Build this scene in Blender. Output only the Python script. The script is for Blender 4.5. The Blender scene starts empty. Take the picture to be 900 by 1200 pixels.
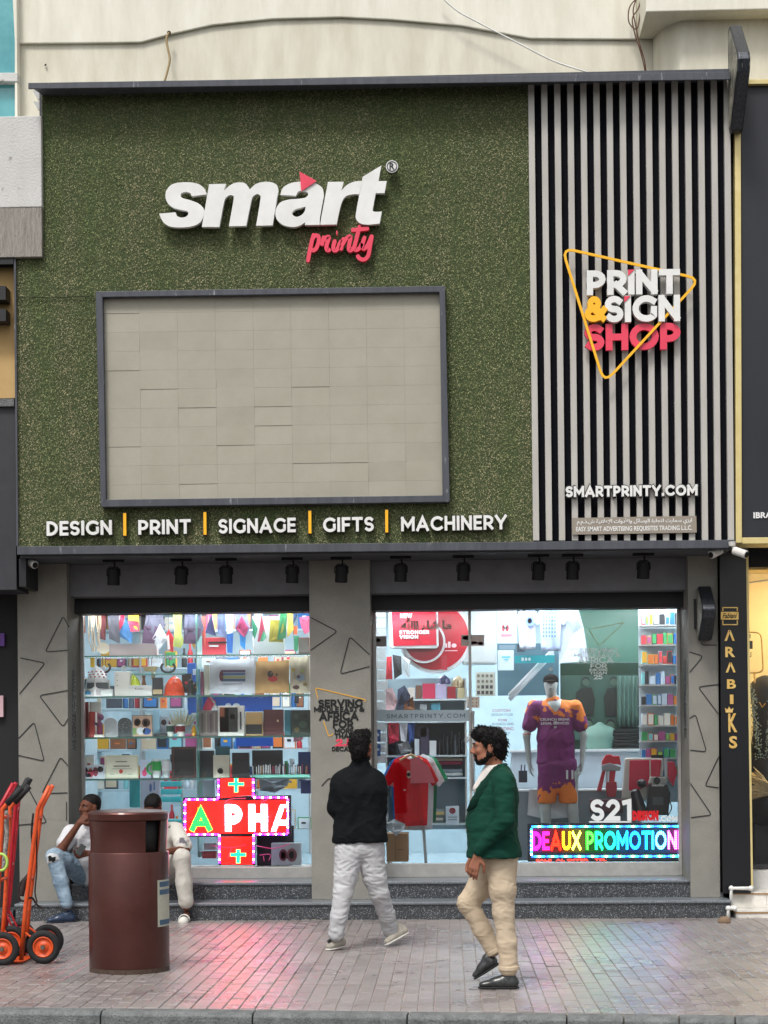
import bpy, math, random
import numpy as np
from mathutils import Vector, Matrix, noise
random.seed(7)
SC = bpy.context.scene
COL = SC.collection

# ------------------------------------------------------------------ camera
FPX = 2100.0; HZ = 882.0; CAMH = 1.57; CD = 16.82      # focal length (px of 900), horizon row, eye height, distance
YAW = 0.0357; ROLL = 0.0085
CAM = Vector((0, -CD, CAMH))
FW = Vector((-math.sin(YAW), math.cos(YAW), 0)); RT = Vector((math.cos(YAW), math.sin(YAW), 0)); UP = Vector((0, 0, 1))
cr, sr = math.cos(ROLL), math.sin(ROLL)
camd = bpy.data.cameras.new('camera'); camo = bpy.data.objects.new('camera', camd); COL.objects.link(camo)
rc = RT*cr - UP*sr; uc = RT*sr + UP*cr
M = Matrix((rc, uc, -FW)).transposed().to_4x4(); M.translation = CAM
camo.matrix_world = M
camd.sensor_fit = 'HORIZONTAL'; camd.sensor_width = 36; camd.lens = 36*FPX/900
camd.shift_y = (HZ-600)/900; camd.clip_end = 2000; camd.clip_start = .1
SC.camera = camo

# ------------------------------------------------------------------ light
SUN_EL, SUN_AZ = math.radians(58), math.radians(200)     # azimuth measured from +Y clockwise: behind and left of the camera
w = bpy.data.worlds.new('World'); SC.world = w; w.use_nodes = True
nt = w.node_tree; nt.nodes.clear()
sky = nt.nodes.new('ShaderNodeTexSky'); sky.sky_type = 'NISHITA'; sky.sun_disc = False
sky.sun_elevation = SUN_EL; sky.sun_rotation = SUN_AZ; sky.dust_density = 4; sky.air_density = 1.3
hs = nt.nodes.new('ShaderNodeHueSaturation'); hs.inputs['Saturation'].default_value = .22
bg = nt.nodes.new('ShaderNodeBackground'); bg.inputs['Strength'].default_value = .12
wo = nt.nodes.new('ShaderNodeOutputWorld')
nt.links.new(sky.outputs[0], hs.inputs['Color']); nt.links.new(hs.outputs[0], bg.inputs[0]); nt.links.new(bg.outputs[0], wo.inputs[0])
sl = bpy.data.lights.new('sun', 'SUN'); so = bpy.data.objects.new('sun', sl); COL.objects.link(so)
sl.energy = 1.5; sl.angle = math.radians(11); sl.color = (1, .965, .91)
sd = Vector((math.sin(SUN_AZ)*math.cos(SUN_EL), math.cos(SUN_AZ)*math.cos(SUN_EL), math.sin(SUN_EL)))
so.rotation_euler = sd.to_track_quat('Z', 'Y').to_euler()
SC.view_settings.view_transform = 'Standard'; SC.view_settings.look = 'None'
SC.view_settings.exposure = 0.55; SC.view_settings.gamma = 1
try: SC.cycles.max_bounces = 8; SC.cycles.transparent_max_bounces = 16; SC.cycles.caustics_reflective = False; SC.cycles.caustics_refractive = False
except Exception: pass

# ------------------------------------------------------------------ helpers
def U(px, py, Y):
    """point where the photograph's pixel meets the plane y = Y"""
    u = (px-450)/FPX; v = (HZ-py)/FPX
    a = u*cr + v*sr*0 ; b = v
    a = u*rc.dot(RT) + v*uc.dot(RT); b = u*rc.dot(UP) + v*uc.dot(UP)
    d = FW + RT*a + UP*b
    t = (Y-CAM.y)/d.y
    return CAM + d*t
def RX(px0, py0, px1, py1, Y):
    xm, ym = (px0+px1)/2, (py0+py1)/2
    return U(px0, ym, Y).x, U(px1, ym, Y).x, U(xm, py1, Y).z, U(xm, py0, Y).z
def PXM(Y): return FPX/(CD+Y)          # pixels per metre at depth Y

def lin(c):
    if isinstance(c, str):
        c = c.lstrip('#'); c = [int(c[i:i+2], 16)/255 for i in (0, 2, 4)]
        c = [x/12.92 if x <= .04045 else ((x+.055)/1.055)**2.4 for x in c]
    return (c[0], c[1], c[2], 1)

_mats = {}
def mat(name, col, rough=.6, metal=0, spec=.5, var=None, vscale=8, bump=0, bscale=60, emit=None, estr=0, trans=0, coat=0, stretch=None, grain=None):
    """procedural Principled material. var: second colour mixed by noise; bump: fine relief; grain: (colour, scale, threshold) speckles"""
    key = name
    if key in _mats: return _mats[key]
    m = bpy.data.materials.new(name); m.use_nodes = True; _mats[key] = m
    t = m.node_tree; b = t.nodes['Principled BSDF']
    b.inputs['Base Color'].default_value = lin(col); b.inputs['Roughness'].default_value = rough
    b.inputs['Metallic'].default_value = metal; b.inputs['Specular IOR Level'].default_value = spec
    if coat: b.inputs['Coat Weight'].default_value = coat; b.inputs['Coat Roughness'].default_value = .15
    if emit is not None:
        b.inputs['Emission Color'].default_value = lin(emit); b.inputs['Emission Strength'].default_value = estr
    tc = None
    def coord():
        nonlocal tc
        if tc is None:
            tc0 = t.nodes.new('ShaderNodeTexCoord'); tc = tc0.outputs['Object']
            if stretch:
                mp = t.nodes.new('ShaderNodeMapping'); mp.inputs['Scale'].default_value = stretch
                t.links.new(tc, mp.inputs['Vector']); tc = mp.outputs[0]
        return tc
    cur = None
    if var is not None:
        n = t.nodes.new('ShaderNodeTexNoise'); n.inputs['Scale'].default_value = vscale; n.inputs['Detail'].default_value = 6
        n.inputs['Roughness'].default_value = .65
        t.links.new(coord(), n.inputs['Vector'])
        r = t.nodes.new('ShaderNodeValToRGB'); r.color_ramp.elements[0].position = .36; r.color_ramp.elements[1].position = .66
        r.color_ramp.elements[0].color = lin(col); r.color_ramp.elements[1].color = lin(var)
        t.links.new(n.outputs[0], r.inputs[0]); cur = r.outputs[0]
    if grain is not None:
        gc, gs, gt = grain
        n = t.nodes.new('ShaderNodeTexNoise'); n.inputs['Scale'].default_value = gs; n.inputs['Detail'].default_value = 3
        t.links.new(coord(), n.inputs['Vector'])
        r = t.nodes.new('ShaderNodeValToRGB'); r.color_ramp.elements[0].position = gt; r.color_ramp.elements[1].position = min(1, gt+.08)
        r.color_ramp.elements[0].color = (0, 0, 0, 1); r.color_ramp.elements[1].color = (1, 1, 1, 1)
        t.links.new(n.outputs[0], r.inputs[0])
        mx = t.nodes.new('ShaderNodeMixRGB'); t.links.new(r.outputs[0], mx.inputs[0])
        if cur: t.links.new(cur, mx.inputs[1])
        else: mx.inputs[1].default_value = lin(col)
        mx.inputs[2].default_value = lin(gc); cur = mx.outputs[0]
    if cur: t.links.new(cur, b.inputs['Base Color'])
    if bump:
        n = t.nodes.new('ShaderNodeTexNoise'); n.inputs['Scale'].default_value = bscale; n.inputs['Detail'].default_value = 4
        t.links.new(coord(), n.inputs['Vector'])
        bp = t.nodes.new('ShaderNodeBump'); bp.inputs['Strength'].default_value = bump; bp.inputs['Distance'].default_value = .02
        t.links.new(n.outputs[0], bp.inputs['Height']); t.links.new(bp.outputs[0], b.inputs['Normal'])
    return m
def glass_mat(name, tint=(1, 1, 1), refl=.06, rough=0.0):
    if name in _mats: return _mats[name]
    m = bpy.data.materials.new(name); m.use_nodes = True; _mats[name] = m
    t = m.node_tree; t.nodes.clear()
    o = t.nodes.new('ShaderNodeOutputMaterial'); mx = t.nodes.new('ShaderNodeMixShader')
    tr = t.nodes.new('ShaderNodeBsdfTransparent'); tr.inputs[0].default_value = (*tint, 1)
    gl = t.nodes.new('ShaderNodeBsdfGlossy'); gl.inputs['Roughness'].default_value = rough
    lw = t.nodes.new('ShaderNodeFresnel'); lw.inputs[0].default_value = 1.5
    t.links.new(lw.outputs[0], mx.inputs[0]); t.links.new(tr.outputs[0], mx.inputs[1]); t.links.new(gl.outputs[0], mx.inputs[2])
    t.links.new(mx.outputs[0], o.inputs[0])
    return m

ORG = {}
def tag(o, label=None, cat=None, group=None, kind=None):
    if label: o['label'] = label
    if cat: o['category'] = cat
    if group: o['group'] = group
    if kind: o['kind'] = kind
    return o
def thing(name, label, cat, loc=(0, 0, 0), group=None, rz=0):
    o = bpy.data.objects.new(name, None); COL.objects.link(o); o.location = loc; o.rotation_euler = (0, 0, rz)
    o.empty_display_size = .1
    ORG[o.name] = Vector(loc); return tag(o, label, cat, group)

class MB:
    def __init__(s): s.v = []; s.f = []; s.sm = False
    def box(s, x0, x1, y0, y1, z0, z1):
        n = len(s.v)
        s.v += [(x0,y0,z0),(x1,y0,z0),(x1,y1,z0),(x0,y1,z0),(x0,y0,z1),(x1,y0,z1),(x1,y1,z1),(x0,y1,z1)]
        s.f += [tuple(n+i for i in q) for q in ((0,3,2,1),(4,5,6,7),(0,1,5,4),(1,2,6,5),(2,3,7,6),(3,0,4,7))]
        return s
    def prism(s, pts, y0, y1):
        """polygon of (x,z) points extruded from y0 (front) to y1"""
        n = len(s.v); k = len(pts)
        a = sum(pts[i][0]*pts[(i+1) % k][1]-pts[(i+1) % k][0]*pts[i][1] for i in range(k))
        if a < 0: pts = list(reversed(pts))
        s.v += [(p[0], y0, p[1]) for p in pts] + [(p[0], y1, p[1]) for p in pts]
        s.f.append(tuple(n+i for i in range(k))); s.f.append(tuple(n+k+i for i in reversed(range(k))))
        for i in range(k):
            j = (i+1) % k; s.f.append((n+i, n+k+i, n+k+j, n+j))
        return s
    def prismx(s, pts, x0, x1):
        """polygon of (y,z) points extruded along x"""
        n = len(s.v); k = len(pts)
        a = sum(pts[i][0]*pts[(i+1) % k][1]-pts[(i+1) % k][0]*pts[i][1] for i in range(k))
        if a < 0: pts = list(reversed(pts))
        s.v += [(x0, p[0], p[1]) for p in pts] + [(x1, p[0], p[1]) for p in pts]
        s.f.append(tuple(n+i for i in reversed(range(k)))); s.f.append(tuple(n+k+i for i in range(k)))
        for i in range(k):
            j = (i+1) % k; s.f.append((n+i, n+j, n+k+j, n+k+i))
        return s
    def prismz(s, pts, z0, z1):
        n = len(s.v); k = len(pts)
        a = sum(pts[i][0]*pts[(i+1) % k][1]-pts[(i+1) % k][0]*pts[i][1] for i in range(k))
        if a < 0: pts = list(reversed(pts))
        s.v += [(p[0], p[1], z0) for p in pts] + [(p[0], p[1], z1) for p in pts]
        s.f.append(tuple(n+i for i in reversed(range(k)))); s.f.append(tuple(n+k+i for i in range(k)))
        for i in range(k):
            j = (i+1) % k; s.f.append((n+i, n+j, n+k+j, n+k+i))
        return s
    def cyl(s, p0, p1, r0, r1=None, n=12):
        r1 = r0 if r1 is None else r1
        return s.tube([p0, p1], [r0, r1], n)
    def tube(s, pts, r, n=8, flat=1.0, fdir=None, closed=False):
        pts = [Vector(p) for p in pts]; k = len(pts)
        rs = r if isinstance(r, (list, tuple)) else [r]*k
        base = len(s.v); prev = None
        for i, p in enumerate(pts):
            if closed: d = pts[(i+1) % k]-pts[i-1]
            elif i == 0: d = pts[1]-pts[0]
            elif i == k-1: d = pts[-1]-pts[-2]
            else: d = (pts[i+1]-p).normalized()+(p-pts[i-1]).normalized()
            if d.length < 1e-9: d = Vector((0, 0, 1))
            d.normalize()
            ref = Vector(fdir) if fdir else (prev if prev is not None else (Vector((0, 1, 0)) if abs(d.y) < .9 else Vector((1, 0, 0))))
            a = ref-d*ref.dot(d)
            if a.length < 1e-6: a = Vector((1, 0, 0)).cross(d)
            a.normalize(); b = d.cross(a); prev = a
            for j in range(n):
                t = 2*math.pi*(j+.5)/n
                q = p + a*(math.cos(t)*rs[i]*flat) + b*(math.sin(t)*rs[i])
                s.v.append(tuple(q))
        m = k if closed else k-1
        for i in range(m):
            i2 = (i+1) % k
            for j in range(n):
                j2 = (j+1) % n
                s.f.append((base+i*n+j, base+i*n+j2, base+i2*n+j2, base+i2*n+j))
        if not closed:
            s.f.append(tuple(base+j for j in reversed(range(n)))); s.f.append(tuple(base+(k-1)*n+j for j in range(n)))
        return s
    def lathe(s, prof, c=(0, 0, 0), n=24, sx=1, sy=1):
        """profile of (radius, z) turned round the z axis through c"""
        base = len(s.v); k = len(prof)
        for r, z in prof:
            for j in range(n):
                t = 2*math.pi*j/n; s.v.append((c[0]+r*sx*math.cos(t), c[1]+r*sy*math.sin(t), c[2]+z))
        for i in range(k-1):
            for j in range(n):
                j2 = (j+1) % n; s.f.append((base+i*n+j, base+i*n+j2, base+(i+1)*n+j2, base+(i+1)*n+j))
        s.f.append(tuple(base+j for j in reversed(range(n)))); s.f.append(tuple(base+(k-1)*n+j for j in range(n)))
        return s
    def ell(s, c, r, n=12, m=8, rot=None):
        base = len(s.v)
        for i in range(m+1):
            ph = math.pi*i/m
            for j in range(n):
                t = 2*math.pi*j/n
                q = Vector((r[0]*math.sin(ph)*math.cos(t), r[1]*math.sin(ph)*math.sin(t), -r[2]*math.cos(ph)))
                if rot: q = rot @ q
                s.v.append((c[0]+q.x, c[1]+q.y, c[2]+q.z))
        for i in range(m):
            for j in range(n):
                j2 = (j+1) % n; s.f.append((base+i*n+j, base+i*n+j2, base+(i+1)*n+j2, base+(i+1)*n+j))
        return s
    def sheet(s, fn, nu, nv, th=0):
        """grid surface fn(u,v)->(x,y,z); th: thickness along y"""
        base = len(s.v)
        for j in range(nv+1):
            for i in range(nu+1): s.v.append(tuple(fn(i/nu, j/nv)))
        N = (nu+1)*(nv+1)
        for j in range(nv):
            for i in range(nu):
                a = base+j*(nu+1)+i; s.f.append((a, a+1, a+nu+2, a+nu+1))
        if th:
            for q in list(s.v[base:base+N]): s.v.append((q[0], q[1]+th, q[2]))
            for j in range(nv):
                for i in range(nu):
                    a = base+N+j*(nu+1)+i; s.f.append((a+nu+1, a+nu+2, a+1, a))
            for i in range(nu):
                a = base+i; s.f.append((a+N, a+N+1, a+1, a)); a = base+nv*(nu+1)+i; s.f.append((a, a+1, a+N+1, a+N))
            for j in range(nv):
                a = base+j*(nu+1); s.f.append((a, a+nu+1, a+N+nu+1, a+N)); a = base+j*(nu+1)+nu; s.f.append((a+N, a+N+nu+1, a+nu+1, a))
        return s
    def xf(s, M, start=0):
        for i in range(start, len(s.v)): s.v[i] = tuple(M @ Vector(s.v[i]))
        return s
    def add(s, vs, fs):
        n = len(s.v); s.v += [tuple(v) for v in vs]; s.f += [tuple(i+n for i in f) for f in fs]; return s
    def build(s, name, m=None, parent=None, smooth=False, bevel=0, seg=2, label=None, kind=None):
        me = bpy.data.meshes.new(name)
        off = Vector((0, 0, 0))
        if parent is not None: off = ORG[parent.name]
        else:
            a = np.array(s.v); off = Vector(((a[:, 0].min()+a[:, 0].max())/2, (a[:, 1].min()+a[:, 1].max())/2, a[:, 2].min()))
        if off.length > 1e-9: vs = [(v[0]-off.x, v[1]-off.y, v[2]-off.z) for v in s.v]
        else: vs = s.v
        me.from_pydata(vs, [], s.f); me.update()
        if smooth:
            me.polygons.foreach_set('use_smooth', [True]*len(me.polygons))
        if m: me.materials.append(m)
        o = bpy.data.objects.new(name, me); COL.objects.link(o)
        if parent is not None:
            o.parent = parent; ORG[o.name] = off
        else:
            o.location = off; ORG[o.name] = off
        if bevel:
            b = o.modifiers.new('bevel', 'BEVEL'); b.width = bevel; b.segments = seg; b.limit_method = 'ANGLE'
            b.angle_limit = math.radians(40); b.harden_normals = False
        if smooth == 'auto' or (bevel and smooth):
            pass
        if label: o['label'] = label
        if kind: o['kind'] = kind
        return o
def smooth_by_angle(o, deg=35):
    me = o.data
    try: me.set_sharp_from_angle(angle=math.radians(deg))
    except Exception: pass
    return o
def copy_tree(o, loc=None, label=None, parent=None):
    c = o.copy(); COL.objects.link(c); ORG[c.name] = Vector(loc) if loc is not None else ORG.get(o.name, Vector())
    if parent is not None: c.parent = parent; c.matrix_parent_inverse = o.matrix_parent_inverse.copy()
    elif loc is not None: c.location = loc
    if label: c['label'] = label
    for ch in [x for x in bpy.data.objects if x.parent == o]: copy_tree(ch, parent=c)
    return c

# text ------------------------------------------------------------
def glyphs(s, bold=.03, shear=0, ext=.5, res=3):
    cu = bpy.data.curves.new('t', 'FONT'); cu.body = s; cu.extrude = ext; cu.offset = bold; cu.shear = shear; cu.resolution_u = res
    o = bpy.data.objects.new('t', cu); me = o.to_mesh()
    v = np.array([tuple(p.co) for p in me.vertices]) if len(me.vertices) else np.zeros((0, 3)); f = [tuple(p.vertices) for p in me.polygons]
    o.to_mesh_clear(); bpy.data.objects.remove(o); bpy.data.curves.remove(cu)
    return v, f
def text_box(s, box, Y, depth, name, m, parent, bold=.03, shear=0, mb_only=False, keepz=None):
    """one mesh of the whole text stretched to the pixel box on plane Y (front), depth backwards"""
    v, f = glyphs(s, bold, shear)
    if not len(v): return None
    x0, x1, z0, z1 = RX(*box, Y)
    a, b = v[:, 0].min(), v[:, 0].max(); c, d = v[:, 1].min(), v[:, 1].max()
    V = [(x0+(p[0]-a)/(b-a)*(x1-x0), Y+(.5-p[2])*depth, z0+(p[1]-c)/(d-c)*(z1-z0)) for p in v]
    # follow the roll of the row
    mb = MB().add(V, f)
    if mb_only: return mb
    return mb.build(name, m, parent)
CAP = None
def word(s, box, Y, depth, m, parent, name='letter', bold=.035, track=.07, shear=0, mats=None, space=.3):
    """a word laid letter by letter inside the pixel box; every letter a part"""
    items = []; x = 0; lo = 9; hi = -9
    for ch in s:
        if ch == ' ': x += space; items.append(None); continue
        v, f = glyphs(ch, bold, shear); a, b = v[:, 0].min(), v[:, 0].max()
        items.append((v, f, x-a)); x += (b-a)+track; lo = min(lo, v[:, 1].min()); hi = max(hi, v[:, 1].max())
    W = x-track; out = []
    pL = U(box[0], (box[1]+box[3])/2, Y); pR = U(box[2], (box[1]+box[3])/2, Y)
    xm = (box[0]+box[2])/2; zb = U(xm, box[3], Y).z; zt = U(xm, box[1], Y).z; mid = (zb+zt)/2
    k = 0
    for it in items:
        if it is None: continue
        v, f, dx = it
        V = []
        for p in v:
            t = (p[0]+dx)/W
            V.append((pL.x+t*(pR.x-pL.x), Y+(.5-p[2])*depth, zb+(p[1]-lo)/(hi-lo)*(zt-zb)))
        mm = mats[k] if mats else m
        out.append(MB().add(V, f).build(name, mm, parent)); k += 1
    return out
def poly_tube(pts, Y, rpx, name, m, parent, closed=False, depth=None, corner=4, n=6, flat=1.0):
    """pixel polyline with rounded corners on plane Y"""
    P = [U(a, b, Y) for a, b in pts]; r = rpx/PXM(Y); c = corner/PXM(Y); out = []
    k = len(P)
    for i, p in enumerate(P):
        if not closed and i in (0, k-1): out.append(p); continue
        a = (P[i-1]-p); b = (P[(i+1) % k]-p)
        ca = min(c, a.length*.4); cb = min(c, b.length*.4)
        p0 = p+a.normalized()*ca; p1 = p+b.normalized()*cb
        for t in (0, .25, .5, .75, 1): out.append(p0*(1-t)**2+p*2*t*(1-t)+p1*t*t)
    return MB().tube(out, r, n=n, flat=flat, fdir=(0, 1, 0), closed=closed).build(name, m, parent, smooth=n > 4)
def G(px, py, z=0.0):
    p = U(px, py, 0.0); d = p-CAM; t = (z-CAM.z)/d.z; return CAM+d*t
# ------------------------------------------------------------------ materials of the setting
m_paver = mat('paver', '#8d827b', rough=.34, bump=.35, bscale=90, spec=.5)
def tint_by_cell(m, c1, c2, cellx, celly, dirt):
    t = m.node_tree; b = t.nodes['Principled BSDF']
    g = t.nodes.new('ShaderNodeNewGeometry'); mp = t.nodes.new('ShaderNodeVectorMath'); mp.operation = 'MULTIPLY'
    mp.inputs[1].default_value = (1/cellx, 1/celly, 0); t.links.new(g.outputs['Position'], mp.inputs[0])
    oi = t.nodes.new('ShaderNodeObjectInfo'); gi = g.outputs['Random Per Island']
    add = t.nodes.new('ShaderNodeMath'); add.operation = 'ADD'; t.links.new(oi.outputs['Random'], add.inputs[0]); t.links.new(gi, add.inputs[1])
    fr = t.nodes.new('ShaderNodeMath'); fr.operation = 'FRACT'; t.links.new(add.outputs[0], fr.inputs[0])
    r = t.nodes.new('ShaderNodeMixRGB'); r.inputs[1].default_value = lin(c1); r.inputs[2].default_value = lin(c2); t.links.new(fr.outputs[0], r.inputs[0])
    n = t.nodes.new('ShaderNodeTexNoise'); n.inputs['Scale'].default_value = 1.1; n.inputs['Detail'].default_value = 8; n.inputs['Roughness'].default_value = .7
    t.links.new(g.outputs['Position'], n.inputs['Vector'])
    rr = t.nodes.new('ShaderNodeValToRGB'); rr.color_ramp.elements[0].position = .42; rr.color_ramp.elements[1].position = .7
    t.links.new(n.outputs[0], rr.inputs[0])
    m2 = t.nodes.new('ShaderNodeMixRGB'); m2.inputs[2].default_value = lin(dirt); t.links.new(r.outputs[0], m2.inputs[1])
    sc = t.nodes.new('ShaderNodeMath'); sc.operation = 'MULTIPLY'; sc.inputs[1].default_value = .55; t.links.new(rr.outputs[0], sc.inputs[0]); t.links.new(sc.outputs[0], m2.inputs[0])
    n3 = t.nodes.new('ShaderNodeTexNoise'); n3.inputs['Scale'].default_value = 160; n3.inputs['Detail'].default_value = 2; t.links.new(g.outputs['Position'], n3.inputs['Vector'])
    m3 = t.nodes.new('ShaderNodeMixRGB'); m3.blend_type = 'MULTIPLY'; m3.inputs[0].default_value = .5; t.links.new(m2.outputs[0], m3.inputs[1])
    r3 = t.nodes.new('ShaderNodeValToRGB'); r3.color_ramp.elements[0].position = .3; r3.color_ramp.elements[0].color = (.5, .5, .5, 1); r3.color_ramp.elements[1].position = .7; r3.color_ramp.elements[1].color = (1.15, 1.15, 1.15, 1)
    t.links.new(n3.outputs[0], r3.inputs[0]); t.links.new(r3.outputs[0], m3.inputs[2])
    t.links.new(m3.outputs[0], b.inputs['Base Color'])
    ro = t.nodes.new('ShaderNodeMapRange'); ro.inputs[1].default_value = .35; ro.inputs[2].default_value = .7; ro.inputs[3].default_value = .22; ro.inputs[4].default_value = .42
    t.links.new(n.outputs[0], ro.inputs[0]); t.links.new(ro.outputs[0], b.inputs['Roughness']); b.inputs['Coat Weight'].default_value = .35; b.inputs['Coat Roughness'].default_value = .3
tint_by_cell(m_paver, '#958d8c', '#7e7675', .1, .3, '#aaa49e')
m_mortar = mat('joint_sand', '#7d756e', rough=.9, var='#b3aca2', vscale=25, bump=.3)
m_asphalt = mat('asphalt', '#3c3c3e', rough=.85, var='#4a4a4a', vscale=30, bump=.5, bscale=200)
m_kerb = mat('kerb_concrete', '#585b5c', rough=.8, var='#777a79', vscale=9, bump=.5, bscale=70, grain=('#3a3c3d', 120, .58))
m_granite = mat('dark_granite', '#2b2e32', rough=.28, var='#3a3d41', vscale=60, grain=('#8f9498', 110, .57), bump=.05)
m_granite_top = mat('granite_nosing', '#70767c', rough=.3, var='#565c62', vscale=60, grain=('#a5abb0', 110, .6))
m_stucco = mat('grey_stipple', '#918f87', rough=.85, var='#85837c', vscale=3, bump=.5, bscale=220, grain=('#716f6a', 150, .56))
m_inlay = mat('dark_inlay', '#1b1a1a', rough=.5)
m_beam = mat('beam_paint', '#717276', rough=.8, var='#66676b', vscale=5, bump=.2, bscale=150)
m_black = mat('black_shutter', '#0a0c12', rough=.6)
m_trim = mat('charcoal_metal', '#3b3e46', rough=.5, var='#4a4d55', vscale=14, stretch=(1, 1, .15), bump=.1, grain=('#8a8d92', 30, .68))
m_soffit = mat('soffit_panel', '#4a4c50', rough=.7, var='#3f4145', vscale=3)
m_alu = mat('aluminium', '#b4b3b0', rough=.35, metal=.4, var='#a5a4a2', vscale=12)
m_cream = mat('cream_render', '#dedaca', rough=.9, var='#cbc6b4', vscale=3, stretch=(1.6, 1, .35), bump=.16, bscale=45)
m_cream2 = mat('pale_render', '#e6e3d6', rough=.9, var='#d6d2c2', vscale=3, stretch=(1.6, 1, .35), bump=.14, bscale=45)
m_white_conc = mat('white_concrete', '#c9c8c6', rough=.85, var='#bdbcb8', vscale=3, bump=.3, bscale=50, grain=('#9a9690', 14, .66))
m_strip_conc = mat('combed_concrete', '#a39d95', rough=.9, var='#857f78', vscale=20, stretch=(4, 4, .35), bump=.8, bscale=40)
m_tan = mat('tan_render', '#c0a06c', rough=.8, var='#b3925f', vscale=3)
m_darkwall = mat('dark_cladding', '#26272d', rough=.6, var='#2d2e34', vscale=6)
m_tealglass = mat('teal_window_glass', '#3f8f98', rough=.12, var='#65aeb4', vscale=1.5, spec=.8)
m_gold = mat('gold_trim', '#cdbb7f', rough=.45, metal=.3, var='#d6c68e', vscale=8)
m_white = mat('white_paint', '#dcdcdc', rough=.5)
m_glass = glass_mat('shop_glass')

# ------------------------------------------------------------------ ground, road, kerb, pavement
zr = -.135
road = MB().add([(-60, -60, zr), (60, -60, zr), (60, -5.2, zr), (-60, -5.2, zr)], [(0, 1, 2, 3)]).build('road', m_asphalt, kind='structure')
gnd = MB().add([(-400, -400, -.2), (400, -400, -.2), (400, 400, -.2), (-400, 400, -.2)], [(0, 1, 2, 3)]).build('ground', m_asphalt, kind='structure')
kl, kr = G(0, 1181), G(900, 1191)                      # back edge of the kerb's top
kd = (kr-kl).normalized(); kn = Vector((kd.y, -kd.x, 0)) # towards the road
def kline(x): return kl.y+(x-kl.x)*kd.y/kd.x
pave = MB().add([(-20, kline(-20), -.004), (20, kline(20), -.004), (20, .4, -.004), (-20, .4, -.004),
                 (-20, kline(-20), -.19), (20, kline(20), -.19), (20, .4, -.19), (-20, .4, -.19)],
                [(0, 1, 2, 3), (4, 5, 1, 0), (5, 6, 2, 1), (6, 7, 3, 2), (7, 4, 0, 3), (7, 6, 5, 4)]).build('pavement', m_mortar, kind='structure')
kerb = thing('kerb', 'x', 'x', (0, kline(0), 0)); del kerb['label']; del kerb['category']; kerb['kind'] = 'structure'
for a, b in [(-500, -51), (-51, 125), (125, 301), (301, 480), (480, 665), (665, 731), (731, 795), (795, 860), (860, 925), (925, 1010), (1010, 1500)]:
    p = G(a, 1181+a*.0111); q = G(b, 1181+b*.0111)
    p = Vector((p.x, kline(p.x), 0)); q = Vector((q.x, kline(q.x), 0)); d = (q-p).normalized(); p += d*.004; q -= d*.004
    n = kn; bs = []
    for c in (p, q): bs += [c+Vector((0, 0, .006)), c+n*.11+Vector((0, 0, .004)), c+n*.135-Vector((0, 0, .02)), c+n*.14-Vector((0, 0, .19)), c-Vector((0, 0, .19))]
    MB().add(bs, [(0, 1, 2, 3, 4), (9, 8, 7, 6, 5), (0, 5, 6, 1), (1, 6, 7, 2), (2, 7, 8, 3), (3, 8, 9, 4), (4, 9, 5, 0)]).build('kerb_stone', m_kerb, kerb, bevel=.006)
# pavers: long bricks in columns running to the shop, staggered
pw, pl = .1, .3
cells = []
for i in range(-58, 59):
    x = i*pw
    for j in range(-24, 2):
        y = j*pl+(pl/2 if i % 2 else 0)+.02*math.sin(i*1.3)
        y1 = y+pl
        if y1 > -.005: y1 = -.005
        y0 = max(y, kline(x)+.012)
        if y1-y0 < .04: continue
        cells.append((x, y0, y1))
def inview(c):
    d = Vector((c[0], (c[1]+c[2])/2, 0))-CAM; f = d.dot(FW); px = 450+FPX*d.dot(RT)/f; return -10 < px < 910
full = [c for c in cells if abs(c[2]-c[1]-pl) < 1e-6 and inview(c)]
full.sort(key=lambda c: c[1])
near = set(full[:296])
ch = .004
def paver_geo(w, l):
    g = .0025; x0, x1, y0, y1 = -w/2+g, w/2-g, -l/2+g*2, l/2-g*2
    v = [(x0, y0, -.03), (x1, y0, -.03), (x1, y1, -.03), (x0, y1, -.03), (x0, y0, -ch), (x1, y0, -ch), (x1, y1, -ch), (x0, y1, -ch),
         (x0+ch, y0+ch*2.5, 0), (x1-ch, y0+ch*2.5, 0), (x1-ch, y1-ch*2.5, 0), (x0+ch, y1-ch*2.5, 0)]
    f = [(0, 1, 5, 4), (1, 2, 6, 5), (2, 3, 7, 6), (3, 0, 4, 7), (4, 5, 9, 8), (5, 6, 10, 9), (6, 7, 11, 10), (7, 4, 8, 11), (8, 9, 10, 11)]
    return v, f
pv, pf = paver_geo(pw, pl); pme = bpy.data.meshes.new('paver'); pme.from_pydata(pv, [], pf); pme.materials.append(m_paver)
rest = MB()
R0 = random.Random(3)
for c in cells:
    z = .004+R0.uniform(-.002, .002)+.0015*math.sin(c[0]*3+c[1]*2); rx, ry, rz = R0.uniform(-.008, .008), R0.uniform(-.016, .016), R0.uniform(-.008, .008)
    if c in near:
        o = bpy.data.objects.new('paver', pme); COL.objects.link(o); o.parent = pave
        o.location = Vector((c[0]+pw/2, (c[1]+c[2])/2, z))-ORG['pavement']; o.rotation_euler = (rx, ry, rz)
    else:
        v, f = paver_geo(pw, c[2]-c[1]); Mx = Matrix.Translation((c[0]+pw/2, (c[1]+c[2])/2, z)) @ Matrix.Rotation(rx, 4, 'X') @ Matrix.Rotation(ry, 4, 'Y') @ Matrix.Rotation(rz, 4, 'Z')
        rest.add([Mx @ Vector(q) for q in v], f)
rest.build('far_pavers', m_paver, pave, kind='stuff')
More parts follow.
